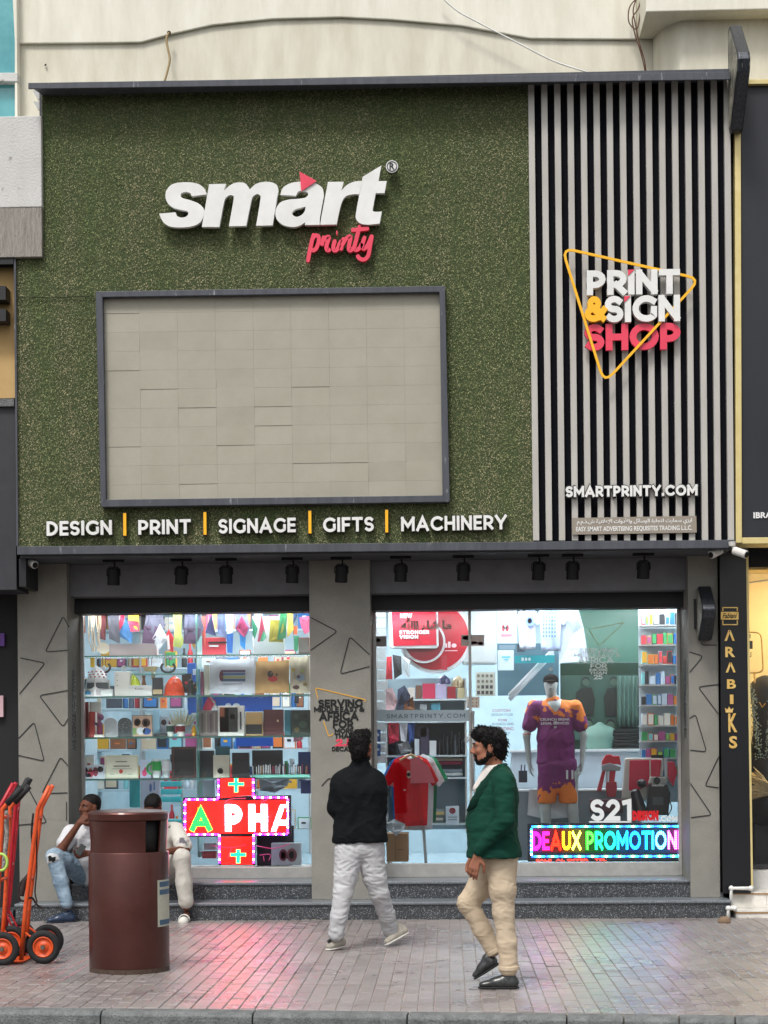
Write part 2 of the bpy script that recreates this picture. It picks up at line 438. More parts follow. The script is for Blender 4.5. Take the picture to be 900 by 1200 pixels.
# saw cut across the pavement, filled with sand
cut = [G(-30, 1150), G(450, 1156), G(620, 1146), G(760, 1138), G(930, 1121)]
mb = MB()
for a, b in zip(cut[:-1], cut[1:]):
    n = Vector((-(b-a).y, (b-a).x, 0)).normalized()*.008
    mb.add([a-n+Vector((0, 0, .0085)), b-n+Vector((0, 0, .0085)), b+n+Vector((0, 0, .0085)), a+n+Vector((0, 0, .0085))], [(0, 1, 2, 3)])
mb.build('cut_joint', m_mortar, pave)

RL = random.Random(19); mb = MB(); mb2 = MB()
for _ in range(130):
    x_, y_ = RL.uniform(-3.2, 3.6), RL.uniform(-5.4, -.1)
    if y_ < kline(x_)+.1: continue
    r_ = RL.uniform(.006, .017); n_ = 9; b_ = len(mb.v); mb.v += [(x_+r_*(1+.3*math.sin(i*2.1+x_*9))*math.cos(2*math.pi*i/n_), y_+r_*math.sin(2*math.pi*i/n_), .0105) for i in range(n_)]; mb.f.append(tuple(b_+i for i in range(n_)))
mb.build('gum_spots', mat('gum_black', '#2c2a2b', rough=.8), pave, kind='stuff')
for _ in range(70):
    x_ = RL.uniform(-3.2, 3.6); y_ = RL.choice((RL.uniform(-.14, -.02), RL.uniform(-5.4, -.1)))
    if y_ < kline(x_)+.1: continue
    a_ = RL.uniform(0, 3.1); l_, w_ = RL.uniform(.008, .028), RL.uniform(.003, .008); c_, s_ = math.cos(a_), math.sin(a_); b_ = len(mb2.v)
    mb2.v += [(x_+c_*p*l_-s_*q*w_, y_+s_*p*l_+c_*q*w_, .0115+h) for p, q, h in ((-1, -1, 0), (1, -1, .002), (1, 1, .006), (-1, 1, .001))]; mb2.f.append((b_, b_+1, b_+2, b_+3))
mb2.build('litter_scraps', mat('litter_pale', '#a59d8c', rough=.9, var='#5c4a34', vscale=3), pave, kind='stuff')

# ------------------------------------------------------------------ the shop building
Z1, Z2 = .168, .335                                    # tops of the two steps
YP, YG = .30, .93                                      # pillar face, glass
soff = U(450, 651, -.05).z
shop = thing('shop_building', 'grey shop front with two glass display windows between three stippled pillars', 'shop', (0, 0, 0))
xl = U(18, 1060, 0).x; xr = U(856, 1060, 0).x
MB().box(xl, xr, .006, YG+.1, -.15, Z1-.03).build('lower_step', m_granite, shop)
MB().box(xl-.01, xr+.01, -.012, YG+.1, Z1-.029, Z1).build('step_nosing', m_granite_top, shop, bevel=.008)
px0, px1 = U(22, 900, YP).x, U(80, 900, YP).x
c0, c1 = U(364, 880, YP).x, U(435, 880, YP).x
r0, r1 = U(808, 880, YP).x, U(842.5, 880, YP).x
for a, b in ((px1, c0), (c1, r0)):
    MB().box(a, b, YP+.06, 6, -.1, Z2-.03).build('upper_step', m_granite, shop)
    MB().box(a, b, YP+.045, YG+.12, Z2-.029, Z2).build('step_nosing', m_granite_top, shop, bevel=.008)
pill = []
for a, b in ((px0, px1), (c0, c1), (r0, r1)):
    pill.append(MB().box(a, b, YP, YG+.14, Z1+.002, soff-.002).build('pillar', m_stucco, shop))
zb = U(600, 693, YP+.1).z
zs = U(600, 716, YG-.03).z
for a, b in ((px1, c0), (c1, r0)):
    MB().box(a+.001, b-.001, YP+.12, YG+.1, zb, soff-.003).build('lintel', m_beam, shop)
    MB().box(a+.002, b-.002, YP+.34, YG-.02, zs, zb-.002).build('shutter_box', m_black, shop)
# soffit under the sign
sx0, sx1 = U(20, 640, -.25).x, U(860, 640, -.25).x
MB().box(sx0+.02, sx1-.02, -.22, YG+.1, soff, soff+.05).build('soffit', m_soffit, shop)
# joints where the cladding sheets of the pillars meet
for k, (a, b) in enumerate(((px0, px1), (c0, c1), (r0, r1))):
    z = U(400, 958+4*k, YP).z
    MB().box(a, b, YP-.0015, YP+.01, z, z+.003).build('cladding_joint', m_stucco, shop)
# inlaid triangle outlines
tris = [[(81, 735), (74, 722), (53, 764), (80, 762)], [(24, 771), (53, 777), (23, 813)], [(80, 809), (46, 815), (74, 852), (80, 842)],
        [(22, 865), (40, 846), (52, 892), (21, 885)], [(80, 898), (71, 887), (49, 930), (79, 929)], [(20, 942), (31, 920), (55, 964), (20, 967)], [(78, 940), (78, 962)],
        [(364, 723.5), (395.5, 740), (364, 762)], [(433, 767), (410, 746), (398.5, 790), (433, 781)], [(377, 921), (385, 912), (390, 913)],
        [(808, 764), (824, 769), (808, 788)], [(842, 802), (818, 805), (842, 837)], [(808, 842), (815, 837), (828, 881), (809, 879)],
        [(842, 887), (826, 921), (842, 923)], [(809, 918), (834, 955), (810, 958)], [(822, 753), (823, 756), (840, 756)]]
for t in tris:
    poly_tube(t, YP-.0015, .75, 'inlay', m_inlay, shop, n=4)
# window frames, glass and kick rails
def window(a, b, pxs, kick):
    z0, z1 = Z2, zs
    zk0, zk1 = U(600, 1029, YG).z, U(600, kick, YG).z
    t = .03
    for q0, q1 in ((a, a+t), (b-t, b)): MB().box(q0, q1, YG-.03, YG+.04, z0+.001, zb-.05).build('window_frame', m_alu, shop, bevel=.003)
    MB().box(a+t, b-t, YG-.035, YG+.045, z0+.001, zk1).build('kick_rail', m_alu, shop, bevel=.003)
    xs = [a+t+.001]+[U(p, 850, YG).x for p in pxs]+[b-t-.001]
    for i in range(len(xs)-1):
        MB().box(xs[i]+.002, xs[i+1]-.002, YG, YG+.01, zk1+.001, zb-.06).build('glass_pane', m_glass, shop)
window(px1+.002, c0-.002, [231], 1014)
window(c1+.002, r0-.002, [556, 655], 1011)
# interior
m_iwall = mat('shop_wall', '#9fb6be', rough=.7, var='#b3c6cc', vscale=1.5)
m_ifloor = mat('shop_floor_tile', '#b9c9cf', rough=.12, var='#a9bcc4', vscale=2)
m_ceil = mat('shop_ceiling', '#d8dcdc', rough=.8)
m_lamp = mat('lamp_diffuser', '#ffffff', emit='#f2f8ff', estr=27)
ix0, ix1, IY, IZ = px1-.25, r0+.2, 5.2, 3.25
MB().box(ix0, ix1, YG+.13, IY, Z2-.02, Z2-.001).build('shop_floor', m_ifloor, shop)
MB().box(ix0-.1, ix1+.1, YG+.1, IY+.1, IZ, IZ+.1).build('ceiling', m_ceil, shop)
for q0, q1 in ((ix0-.1, ix0), (ix1, ix1+.1)): MB().box(q0, q1, YG+.15, IY, Z2, IZ-.002).build('side_wall', m_iwall, shop)
MB().box(ix0-.1, ix1+.1, IY, IY+.1, Z2, IZ-.002).build('back_wall', m_iwall, shop)
for lx in (-2.4, -.75, .9, 2.2):
    for ly in (1.45, 2.7, 4.1):
        MB().box(lx-.3, lx+.3, ly-.15, ly+.15, IZ-.03, IZ-.004).build('ceiling_light', m_lamp, shop)
m_strip = mat('led_strip', '#ffffff', emit='#f4f8ff', estr=34); m_strip2 = mat('shelf_strip', '#ffffff', emit='#f4f8ff', estr=13)  # emitters for strips added to brighten the window goods, no known fixtures
for a, b in ((px1, c0), (c1, r0)):
    MB().box(a+.06, b-.06, YG+.05, YG+.075, zs-.0+.01, zs+.03).build('strip_light', m_strip, shop)
m_teal = mat('teal_paint', '#2f9d9c', rough=.5)
# ------------------------------------------------------------------ the sign box
YF = -.25
sign = thing('shop_sign_box', 'large sign fascia with an artificial turf field and grey slats on black', 'sign', (0, YF, soff))
def quad(c, Y0, Y1): 
    pts = [(U(a, b, Y0).x, U(a, b, Y0).z) for a, b in c]
    return MB().prism(pts, Y0, Y1)
m_turfbase = mat('turf_backing', '#3a4529', rough=.95, var='#475333', vscale=40)
turf_px = [(49, 104), (618.5, 97), (624.5, 636), (21, 646), (18.5, 304), (50, 301)]
quad(turf_px, YF+.02, YF+.3).build('turf_backing', m_turfbase, sign)
# grass blades
m_turf = mat('turf_blades', '#49562f', rough=.75, spec=.25)
t = m_turf.node_tree; b = t.nodes['Principled BSDF']
g = t.nodes.new('ShaderNodeNewGeometry'); r = t.nodes.new('ShaderNodeValToRGB'); e = r.color_ramp.elements
e[0].color = lin('#4a5636'); e[1].color = lin('#a3a883'); e[0].position = 0; e[1].position = 1
for p, c in ((.25, '#697552'), (.55, '#8b936c'), (.85, '#9aa07a')):
    q = e.new(p); q.color = lin(c)
t.links.new(g.outputs['Random Per Island'], r.inputs[0])
n = t.nodes.new('ShaderNodeTexNoise'); n.inputs['Scale'].default_value = 1.3; n.inputs['Detail'].default_value = 5
mpn = t.nodes.new('ShaderNodeMapping'); mpn.inputs['Scale'].default_value = (2.6, 1, .35)
t.links.new(g.outputs['Position'], mpn.inputs['Vector']); t.links.new(mpn.outputs[0], n.inputs['Vector'])
r2 = t.nodes.new('ShaderNodeValToRGB'); r2.color_ramp.elements[0].position = .35; r2.color_ramp.elements[1].position = .72
r2.color_ramp.elements[0].color = (1.58, 1.25, 1.45, 1); r2.color_ramp.elements[1].color = (.85, .95, .68, 1)
t.links.new(n.outputs[0], r2.inputs[0])
mx = t.nodes.new('ShaderNodeMixRGB'); mx.blend_type = 'MULTIPLY'; mx.inputs[0].default_value = 1
t.links.new(r.outputs[0], mx.inputs[1]); t.links.new(r2.outputs[0], mx.inputs[2]); t.links.new(mx.outputs[0], b.inputs['Base Color'])
rng = np.random.default_rng(5)
pc = [U(a, c, YF+.02) for a, c in turf_px]; xs = [p.x for p in pc]; zs_ = [p.z for p in pc]
NB = 230000
bx = rng.uniform(min(xs), max(xs), NB); bz = rng.uniform(min(zs_), max(zs_), NB)
def inside(x, z, poly):
    c = np.zeros(len(x), bool); k = len(poly)
    for i in range(k):
        (x1, z1), (x2, z2) = poly[i], poly[(i+1) % k]
        m_ = ((z1 > z) != (z2 > z)) & (x < (x2-x1)*(z-z1)/(z2-z1+1e-12)+x1); c ^= m_
    return c
ok = inside(bx, bz, [(p.x, p.z) for p in pc])
fi = [U(a, c, YF+.02) for a, c in ((125, 350), (515, 345), (517, 580), (127, 584))]
ok &= ~inside(bx, bz, [(p.x, p.z) for p in fi])
bx, bz = bx[ok], bz[ok]; N = len(bx)
# shallow seams between turf rolls and rubbed patches thin the pile
ln = rng.uniform(.012, .026, N); an = rng.uniform(0, 2*math.pi, N)
tilt = rng.uniform(.5, 1.35, N)
dx = np.cos(an)*np.sin(tilt); dz = np.sin(an)*np.sin(tilt)-.35; dy = -np.cos(tilt)
wv = rng.uniform(.002, .0036, N); pa = rng.uniform(0, math.pi, N)
V = np.zeros((N, 3, 3)); 
V[:, 0] = np.stack([bx-np.cos(pa)*wv, np.full(N, YF+.021), bz-np.sin(pa)*wv], 1)
V[:, 1] = np.stack([bx+np.cos(pa)*wv, np.full(N, YF+.021), bz+np.sin(pa)*wv], 1)
V[:, 2] = np.stack([bx+dx*ln, YF+.021+dy*ln, bz+dz*ln], 1)
V = V.reshape(-1, 3)-np.array([0, YF, soff])
me = bpy.data.meshes.new('turf_blades'); me.vertices.add(len(V)); me.vertices.foreach_set('co', V.ravel())
me.loops.add(len(V)); me.loops.foreach_set('vertex_index', np.arange(len(V)))
me.polygons.add(N); me.polygons.foreach_set('loop_start', np.arange(0, 3*N, 3)); me.update(calc_edges=True)
me.materials.append(m_turf)
o = bpy.data.objects.new('turf_blades', me); COL.objects.link(o); o.parent = sign; o['kind'] = 'stuff'
# seam of the turf, a dark shallow groove
poly_tube([(21, 348), (60, 349), (110, 347)], YF-.002, .5, 'turf_seam', mat('seam', '#1a2210', rough=1), sign, n=4)
poly_tube([(47.5, 104), (48.5, 300)], YF-.01, 1.6, 'edge_trim', m_trim, sign, n=4)
poly_tube([(17.5, 303), (20.5, 640)], YF-.01, 1.6, 'edge_trim', m_trim, sign, n=4)
# black slatted field
m_blackpanel = mat('black_backing', '#050710', rough=.85, spec=.15)
m_slat = mat('grey_slat', '#b4b1ab', rough=.5, var='#a9a6a0', vscale=8, stretch=(1, 1, .2))
quad([(619, 96), (857, 90), (861, 634), (625, 636)], YF+.05, YF+.3).build('black_backing', m_blackpanel, sign)
for i in range(16):
    a = 618.8+i*(855.5-7.2-618.8)/15; c = 624.8+i*(860.5-7.2-624.8)/15
    t0 = 99-i*.45; quad([(a, t0), (a+7.2, t0), (c+7.2, 633.5), (c, 633.5)], YF-.01, YF+.048).build('slat', m_slat, sign, bevel=.002, seg=1)
# cap and bottom trim
quad([(33, 97), (856, 84), (856, 93), (33, 104)], YF-.22, YF-.2).build('cap_fascia', m_trim, sign, bevel=.003)
cp = [(U(36, 97, YF-.2).x, YF-.2), (U(855, 85, YF-.2).x, YF-.2), (U(855, 85, YF-.2).x, YF+.35), (U(50, 97, YF).x, YF+.35), (U(50, 97, YF).x, YF)]
zc = U(450, 92, YF-.2).z
MB().prismz(cp, zc-.01, zc+.02).build('cap_sheet', m_trim, sign)
quad([(20, 640.5), (861, 632.5), (861, 642), (20, 650)], YF-.03, YF+.02).build('bottom_trim', m_trim, sign, bevel=.003)
# billboard of beige sheets
board = thing('wall_panel', 'wide empty beige panel of thin sheets in a dark frame fixed on the turf', 'panel', tuple(U(320, 590, YF)))
m_sheet = mat('beige_sheet', '#a19d8f', rough=.55, var='#999586', vscale=2.5, bump=.08, bscale=200, grain=('#918c7c', 260, .6))
fo = [(112, 341.5), (521.5, 335), (527, 588), (118, 594)]; fin = [(120, 348), (515, 342), (518.5, 580.5), (124, 585.5)]
names = []
for i in range(4):
    j = (i+1) % 4
    quad([fo[i], fo[j], fin[j], fin[i]], YF-.09, YF+.01).build('frame_bar', m_trim, board, bevel=.003)
xsL = [120, 163, 207.5, 252, 296.5, 340.5, 385, 429, 473, 517.5]
rows = [340+.0]+[364.5+22.35*i for i in range(10)]+[590]
R1 = random.Random(11)
quad([(119, 346), (516, 340), (520, 583), (123, 588)], YF-.01, YF+.012).build('panel_backing', mat('panel_gap', '#5c584b', rough=.9), board)
for i in range(9):
    for j in range(11):
        def P(x, y):
            u_ = (x-120)/397.5
            return (x+(y-364)*.014, y-(u_-.5)*6)
        g = .06
        a, c, d, e_ = P(xsL[i]+g, rows[j]+g), P(xsL[i+1]-g, rows[j]+g), P(xsL[i+1]-g, rows[j+1]-g), P(xsL[i]+g, rows[j+1]-g)
        if j == 0: a = (a[0], 347.5-i*.65); c = (c[0], 347-i*.65)
        if j == 10: d = (d[0], 585.4-i*.62); e_ = (e_[0], 586-i*.62)
        if i == 0: a = (121+(a[1]-347)*.016, a[1]); e_ = (121+(e_[1]-347)*.016, e_[1])
        if i == 8: c = (515.5+(c[1]-342)*.013, c[1]); d = (515.5+(d[1]-342)*.013, d[1])
        w0 = YF-.022; mb = MB()
        pts = [U(*q, w0) for q in (a, c, d, e_)]
        dep = [R1.choice((0, 0, 0, .0004, .0008)) for _ in range(4)]
        if R1.random() < .09: dep[2] = dep[3] = .005; dep[0] = -.002
        if R1.random() < .12: dep[0] = dep[1] = .004
        n = 0; vs = [(p.x, w0+q, p.z) for p, q in zip(pts, dep)]+[(p.x, w0+.011, p.z) for p in pts]
        mb.add(vs, [(3, 2, 1, 0), (4, 5, 6, 7), (0, 1, 5, 4), (1, 2, 6, 5), (2, 3, 7, 6), (3, 0, 4, 7)])
        mb.build('sheet', m_sheet, board)
# ------------------------------------------------------------------ building above and the neighbours
upb = thing('apartment_building', 'cream rendered building wall with a shallow arched band above the shop sign', 'building', (0, .5, 4.2))
YU = .55
MB().box(-12, 12, YU, YU+.4, soff+.06, 12).build('upper_wall', m_cream, upb)
arch = [(19, 51), (80, 50.5), (165, 49.5), (200, 40), (250, 29), (320, 22), (400, 20), (460, 23), (540, 30), (622, 45), (746, 46)]
pts = [(U(a, c, YU-.035).x, U(a, c, YU-.035).z) for a, c in arch]+[(U(746, 0, YU-.035).x, 12), (U(19, 0, YU-.035).x, 12)]
MB().prism(pts, YU-.035, YU).build('arched_band', m_cream2, upb, bevel=.01)
# projecting bay to the right
bx0 = U(786, 50, .1).x
MB().prismz([(U(764, 50, YU).x, YU), (bx0-.05, .3), (bx0+.1, .12), (12, .12), (12, YU)], 3.9, 12).build('bay_wall', m_cream, upb, bevel=.03, seg=3)
zc_ = U(800, 13, -.1).z
MB().box(U(757, 5, -.1).x, 12, -.1, YU, zc_, zc_+1.4).build('bay_cornice', m_cream2, upb, bevel=.01)
# left: curtain wall column
MB().prism([(U(a, c, YU-.14).x, U(a, c, YU-.14).z) for a, c in [(17.5, 140), (17.5, 50), (16, 20), (13.5, -30), (19, -30), (20.5, 140)]], YU-.14, YU).build('window_jamb', m_cream2, upb)
MB().prism([(U(a, c, YU-.12).x, U(a, c, YU-.12).z) for a, c in [(-80, -60), (13.5, -60), (17, 20), (17.5, 84.5), (-80, 84.5)]], YU-.06, YU-.01).build('window_glass', m_tealglass, upb)
MB().prism([(U(a, c, YU-.12).x, U(a, c, YU-.12).z) for a, c in [(-80, 97), (17.5, 97), (17.5, 150), (-80, 150)]], YU-.06, YU-.01).build('window_glass', m_tealglass, upb)
MB().prism([(U(a, c, YU-.15).x, U(a, c, YU-.15).z) for a, c in [(-80, 85), (20.5, 85), (20.5, 95.5), (-80, 95.5)]], YU-.15, YU-.005).build('window_transom', m_white_conc, upb, bevel=.006)
# white concrete balcony end beside the sign
YB = -.30
bal = thing('balcony', 'white concrete balcony end with combed lower face left of the turf sign', 'balcony', tuple(U(0, 300, YB)))
a, c, z0, z1 = RX(-120, 243, 48.5, 135, YB); za = z0; zt = z1; zz = U(20, 243, YB).z; zbm = U(20, 301, YB).z; zt = U(20, 136, YB).z
MB().box(a, c, YB, YU-.2, zz, zt).build('parapet', m_white_conc, bal, bevel=.008)
MB().box(a, c-.004, YB+.006, YU-.2, zbm, zz-.001).build('lower_band', m_strip_conc, bal, bevel=.004)
for k in range(5):
    y = YB+.02+k*.1
    MB().box(a, U(19, 300, YF).x-.02, y, y+.02, zbm-.06, zbm-.002).build('soffit_strip', m_black, bal)
# left neighbour shop
ln_ = thing('neighbour_shop', 'dark neighbouring shop front with a tan panel above at the left edge', 'shop', tuple(G(-40, 1078)))
xr_ = U(17.5, 500, YF).x-.015
def strip(name, m, y0px, y1px, Yf, Yb, X1=xr_, parent=ln_, X0=-7):
    z1_ = U(8, y0px, Yf).z; z0_ = U(8, y1px, Yf).z
    return MB().box(X0, X1, Yf, Yb, z0_, z1_).build(name, m, parent)
strip('tan_panel', m_tan, 296, 466.5, -.12, .4)
strip('grey_ledge', m_kerb, 467, 476, -.22, .4)
strip('dark_fascia', m_darkwall, 477, 691, -.18, .35)
strip('dark_interior', mat('dark_interior', '#0b0c10', rough=.7), 692, 1085, .45, .5, X1=px0-.01)
MB().box(xr_+.03, U(42, 690, YP-.1).x, YF+.05, YP-.01, U(30, 692, YP-.1).z, soff-.004).build('junction_box', m_black, ln_)
MB().box(-7, px0-.01, .06, .44, -.1, Z1*.6).build('door_sill', m_granite, ln_)
strip('wall_light', mat('fitting_black', '#15161a', rough=.5), 335, 351, -.3, -.13, X1=U(6.5, 340, -.3).x)
strip('wall_light', mat('fitting_black', '#15161a'), 362, 376, -.3, -.13, X1=U(6.5, 340, -.3).x)
strip('interior_poster', mat('purple_print', '#5f3a86', rough=.6), 742, 757, .4, .44, X1=U(5, 750, .4).x)
strip('interior_poster', mat('pink_print', '#c9a9ae', rough=.6), 815, 840, .4, .44, X1=U(3, 750, .4).x)
strip('lit_tube', mat('dim_tube', '#d8dde0', rough=.4), 692, 694, .3, .34, X1=U(9, 692, .3).x)
# right neighbour
rn = thing('boutique_shop', 'black boutique shop front with cream framed sign board and lit window at the right edge', 'shop', tuple(G(880, 1070)))
YR = -.22
m_rblack = mat('black_board', '#14171f', rough=.5, var='#1b1e27', vscale=2, stretch=(1, 1, .3))
def rq(c, Y0, Y1, name, m, parent=rn, **k): return quad(c, Y0, Y1).build(name, m, parent, **k)
rq([(868.5, 99), (1080, 96), (1085, 628), (870, 630)], YR, YR+.3, 'sign_board', m_rblack)
rq([(861, 98), (868, 98), (869.5, 636), (862.5, 636)], YR-.05, YR+.3, 'board_frame', m_gold, bevel=.003)
rq([(869, 93), (1080, 90), (1080, 95.5), (869, 98.6)], YR-.05, YR+.3, 'board_frame', m_gold, bevel=.003)
rq([(869.7, 630), (1080, 628), (1080, 636), (869.7, 637)], YR-.05, YR+.3, 'board_frame', m_gold, bevel=.003)
text_box('IBRAHIM', (883, 600, 922, 607), YR-.012, .01, 'lettering', m_white, rn, bold=.03)
YC = .22
rq([(843.5, 645), (874, 645), (880, 1047), (847.5, 1047)], YC, YC+.5, 'black_column', mat('gloss_black', '#090b10', rough=.3, var='#0e1016', vscale=3))
rq([(874.3, 650), (877, 650), (882.5, 1040), (880.3, 1040)], YC-.01, YC+.1, 'gold_edge', m_gold)
m_goldl = mat('gold_letters', '#d8ab52', rough=.35, metal=.45, var='#e9c982', vscale=20)
crown = thing('column_lettering', 'gold vertical lettering under a small gold emblem on the black column', 'sign lettering', tuple(U(860, 880, YC)))
ys = [(738, 751), (761, 770), (780, 788)]
cl = [('Λ', 849, 738.5, 861, 751), ('R', 850, 761, 861.5, 770), ('Λ', 850.5, 776.5, 862, 788), ('B', 852, 796, 862.5, 807), ('I', 855.5, 814, 859.5, 825), ('K', 853.5, 836, 864, 858), ('S', 854.5, 862.5, 864, 877)]
cl[1] = ('R', 850, 758, 861.5, 770)
for ch_, a, c, d, e_ in cl:
    text_box(ch_, (a, c, d, e_), YC-.012, .012, 'letter', m_goldl, crown, bold=.03)
cr_pts = [(850.5, 835), (849.5, 829.5), (852.5, 831.5), (854.5, 828), (856.5, 831.5), (859.5, 829.5), (858.5, 835)]
quad(cr_pts, YC-.012, YC-.001).build('crown', m_goldl, crown)
quad([(844.8, 717), (865.5, 717), (865.5, 726), (844.8, 726)], YC-.02, YC-.001).build('emblem_plate', m_goldl, crown)
for pts_ in ([(847, 716), (847, 712), (864, 712), (864, 716)], [(847, 727), (847, 732), (864, 732), (864, 727)]):
    poly_tube(pts_, YC-.006, .8, 'bracket', m_goldl, crown, n=4, corner=.1)
text_box('Fabiani', (846.5, 718.5, 864, 724.5), YC-.022, .004, 'script', m_black, crown, bold=.02, shear=.4)
# boutique window and what stands in it
m_warm = mat('warm_cream_wall', '#e6d6a6', rough=.7, var='#dccb98', vscale=2)
m_wlamp = mat('warm_lamp', '#fff1cf', emit='#ffe9bd', estr=60)
bxl, bxr = U(877, 800, .7).x, 6.2
MB().box(bxl, bxr, 2.0, 2.1, 0, 3.4).build('boutique_back_wall', m_warm, rn)
MB().box(bxl-.03, bxl, .73, 2.0, 0, 3.4).build('boutique_side_wall', m_warm, rn)
MB().box(bxl, bxr, .73, 2.0, 3.4, 3.45).build('boutique_ceiling', m_warm, rn)
MB().box(bxl, bxr, .73, 2.0, .3, .34).build('boutique_floor', m_rblack, rn)
for lx in (3.9, 4.8): MB().box(lx-.25, lx+.25, 1.1, 1.3, 3.36, 3.395).build('boutique_light', m_wlamp, rn)
MB().box(bxl, bxr, .7, .71, .3, 3.4).build('glass_pane', m_glass, rn)
z_ = U(890, 1020, .6).z
MB().box(bxl-.02, bxr, .55, .72, Z1, z_).build('window_sill', m_white_conc, rn)
MB().box(bxl-.02, bxr, .5, .75, 3.0+.32, 3.6).build('awning_beam', m_black, rn)
poly_tube([(876, 683), (925, 676)], .72, .8, 'ceiling_rail', m_alu, rn, n=4)
quad([(883.5, 940), (892, 940), (892, 1012), (884.5, 1012)], 1.3, 1.32).build('dark_panel', m_rblack, rn)
MB().box(bxl, bxr, 1.4, 1.9, .34, U(890, 945, 1.4).z).build('display_plinth', m_rblack, rn)
# tiled steps
m_tile = mat('white_step_tile', '#e2dfd8', rough=.35, var='#bcb8b0', vscale=6)
m_brown = mat('brown_edge', '#a0794c', rough=.6)
t1 = thing('tiled_steps', 'white tiled steps with brown edging in front of the boutique', 'steps', tuple(G(900, 1084)))
YS = -.05
x_a = U(862, 1060, YS).x
tops = [(1045, 1064, .28), (1068, 1086, YS)]
za = U(880, 1045, .28).z; zb_ = U(880, 1067, YS).z
x_b = U(857, 1055, .28).x
for k in range(6):
    w_ = .33
    MB().box(x_b+k*w_+.001, x_b+(k+1)*w_-.002, .28, .3, zb_+.001, za-.026).build('riser_tile', m_tile, t1)
    MB().box(x_a+k*w_+.001, x_a+(k+1)*w_-.002, YS, YS+.02, 0, zb_-.026).build('riser_tile', m_tile, t1)
MB().box(x_b, x_b+2.2, .27, .8, za-.012, za).build('tread', m_tile, t1)
MB().box(x_b, x_b+2.2, .272, .8, za-.025, za-.0125).build('edge_strip', m_brown, t1)
MB().box(x_a, x_a+2.2, YS-.01, .3, zb_-.012, zb_).build('tread', m_tile, t1)
MB().box(x_a, x_a+2.2, YS-.008, .3, zb_-.025, zb_-.0125).build('edge_strip', m_brown, t1)
MB().box(x_b+.003, x_b+2.2, .301, .8, 0, za-.026).box(x_a+.003, x_a+2.2, YS+.021, .28, 0, zb_-.026).build('core', m_kerb, t1)
m_pvc = mat('white_pvc', '#d4d4d0', rough=.35)
pipe = thing('drain_pipe', 'white plastic drain pipe with elbows at the corner of the tiled steps', 'pipe', tuple(G(856, 1080)))
pp = [U(882, 1041, .1), U(857, 1041, .1), U(857, 1064, .1)]
MB().tube(pp, .019, n=10).build('pipe_run', m_pvc, pipe, smooth=True)
MB().tube([U(862, 1064.5, YS-.04), U(853.5, 1064.5, YS-.04), U(853.5, 1079, YS-.04)], .019, n=10).build('pipe_run', m_pvc, pipe, smooth=True)
for q in (U(857, 1041, .1), U(857, 1063, .1), U(853.5, 1064.5, YS-.04), U(880, 1041, .1), U(861, 1064.5, YS-.04)):
    MB().ell(q, (.026, .026, .026), 10, 8).build('elbow', m_pvc, pipe, smooth=True)
tag(MB().ell(G(849, 1082)+Vector((0, 0, .02)), (.06, .05, .045), 9, 6).build('stone', mat('brown_stone', '#7c6652', rough=.9, bump=.8, bscale=30)), 'small brown stone on the pavement beside the white pipe', 'stone')
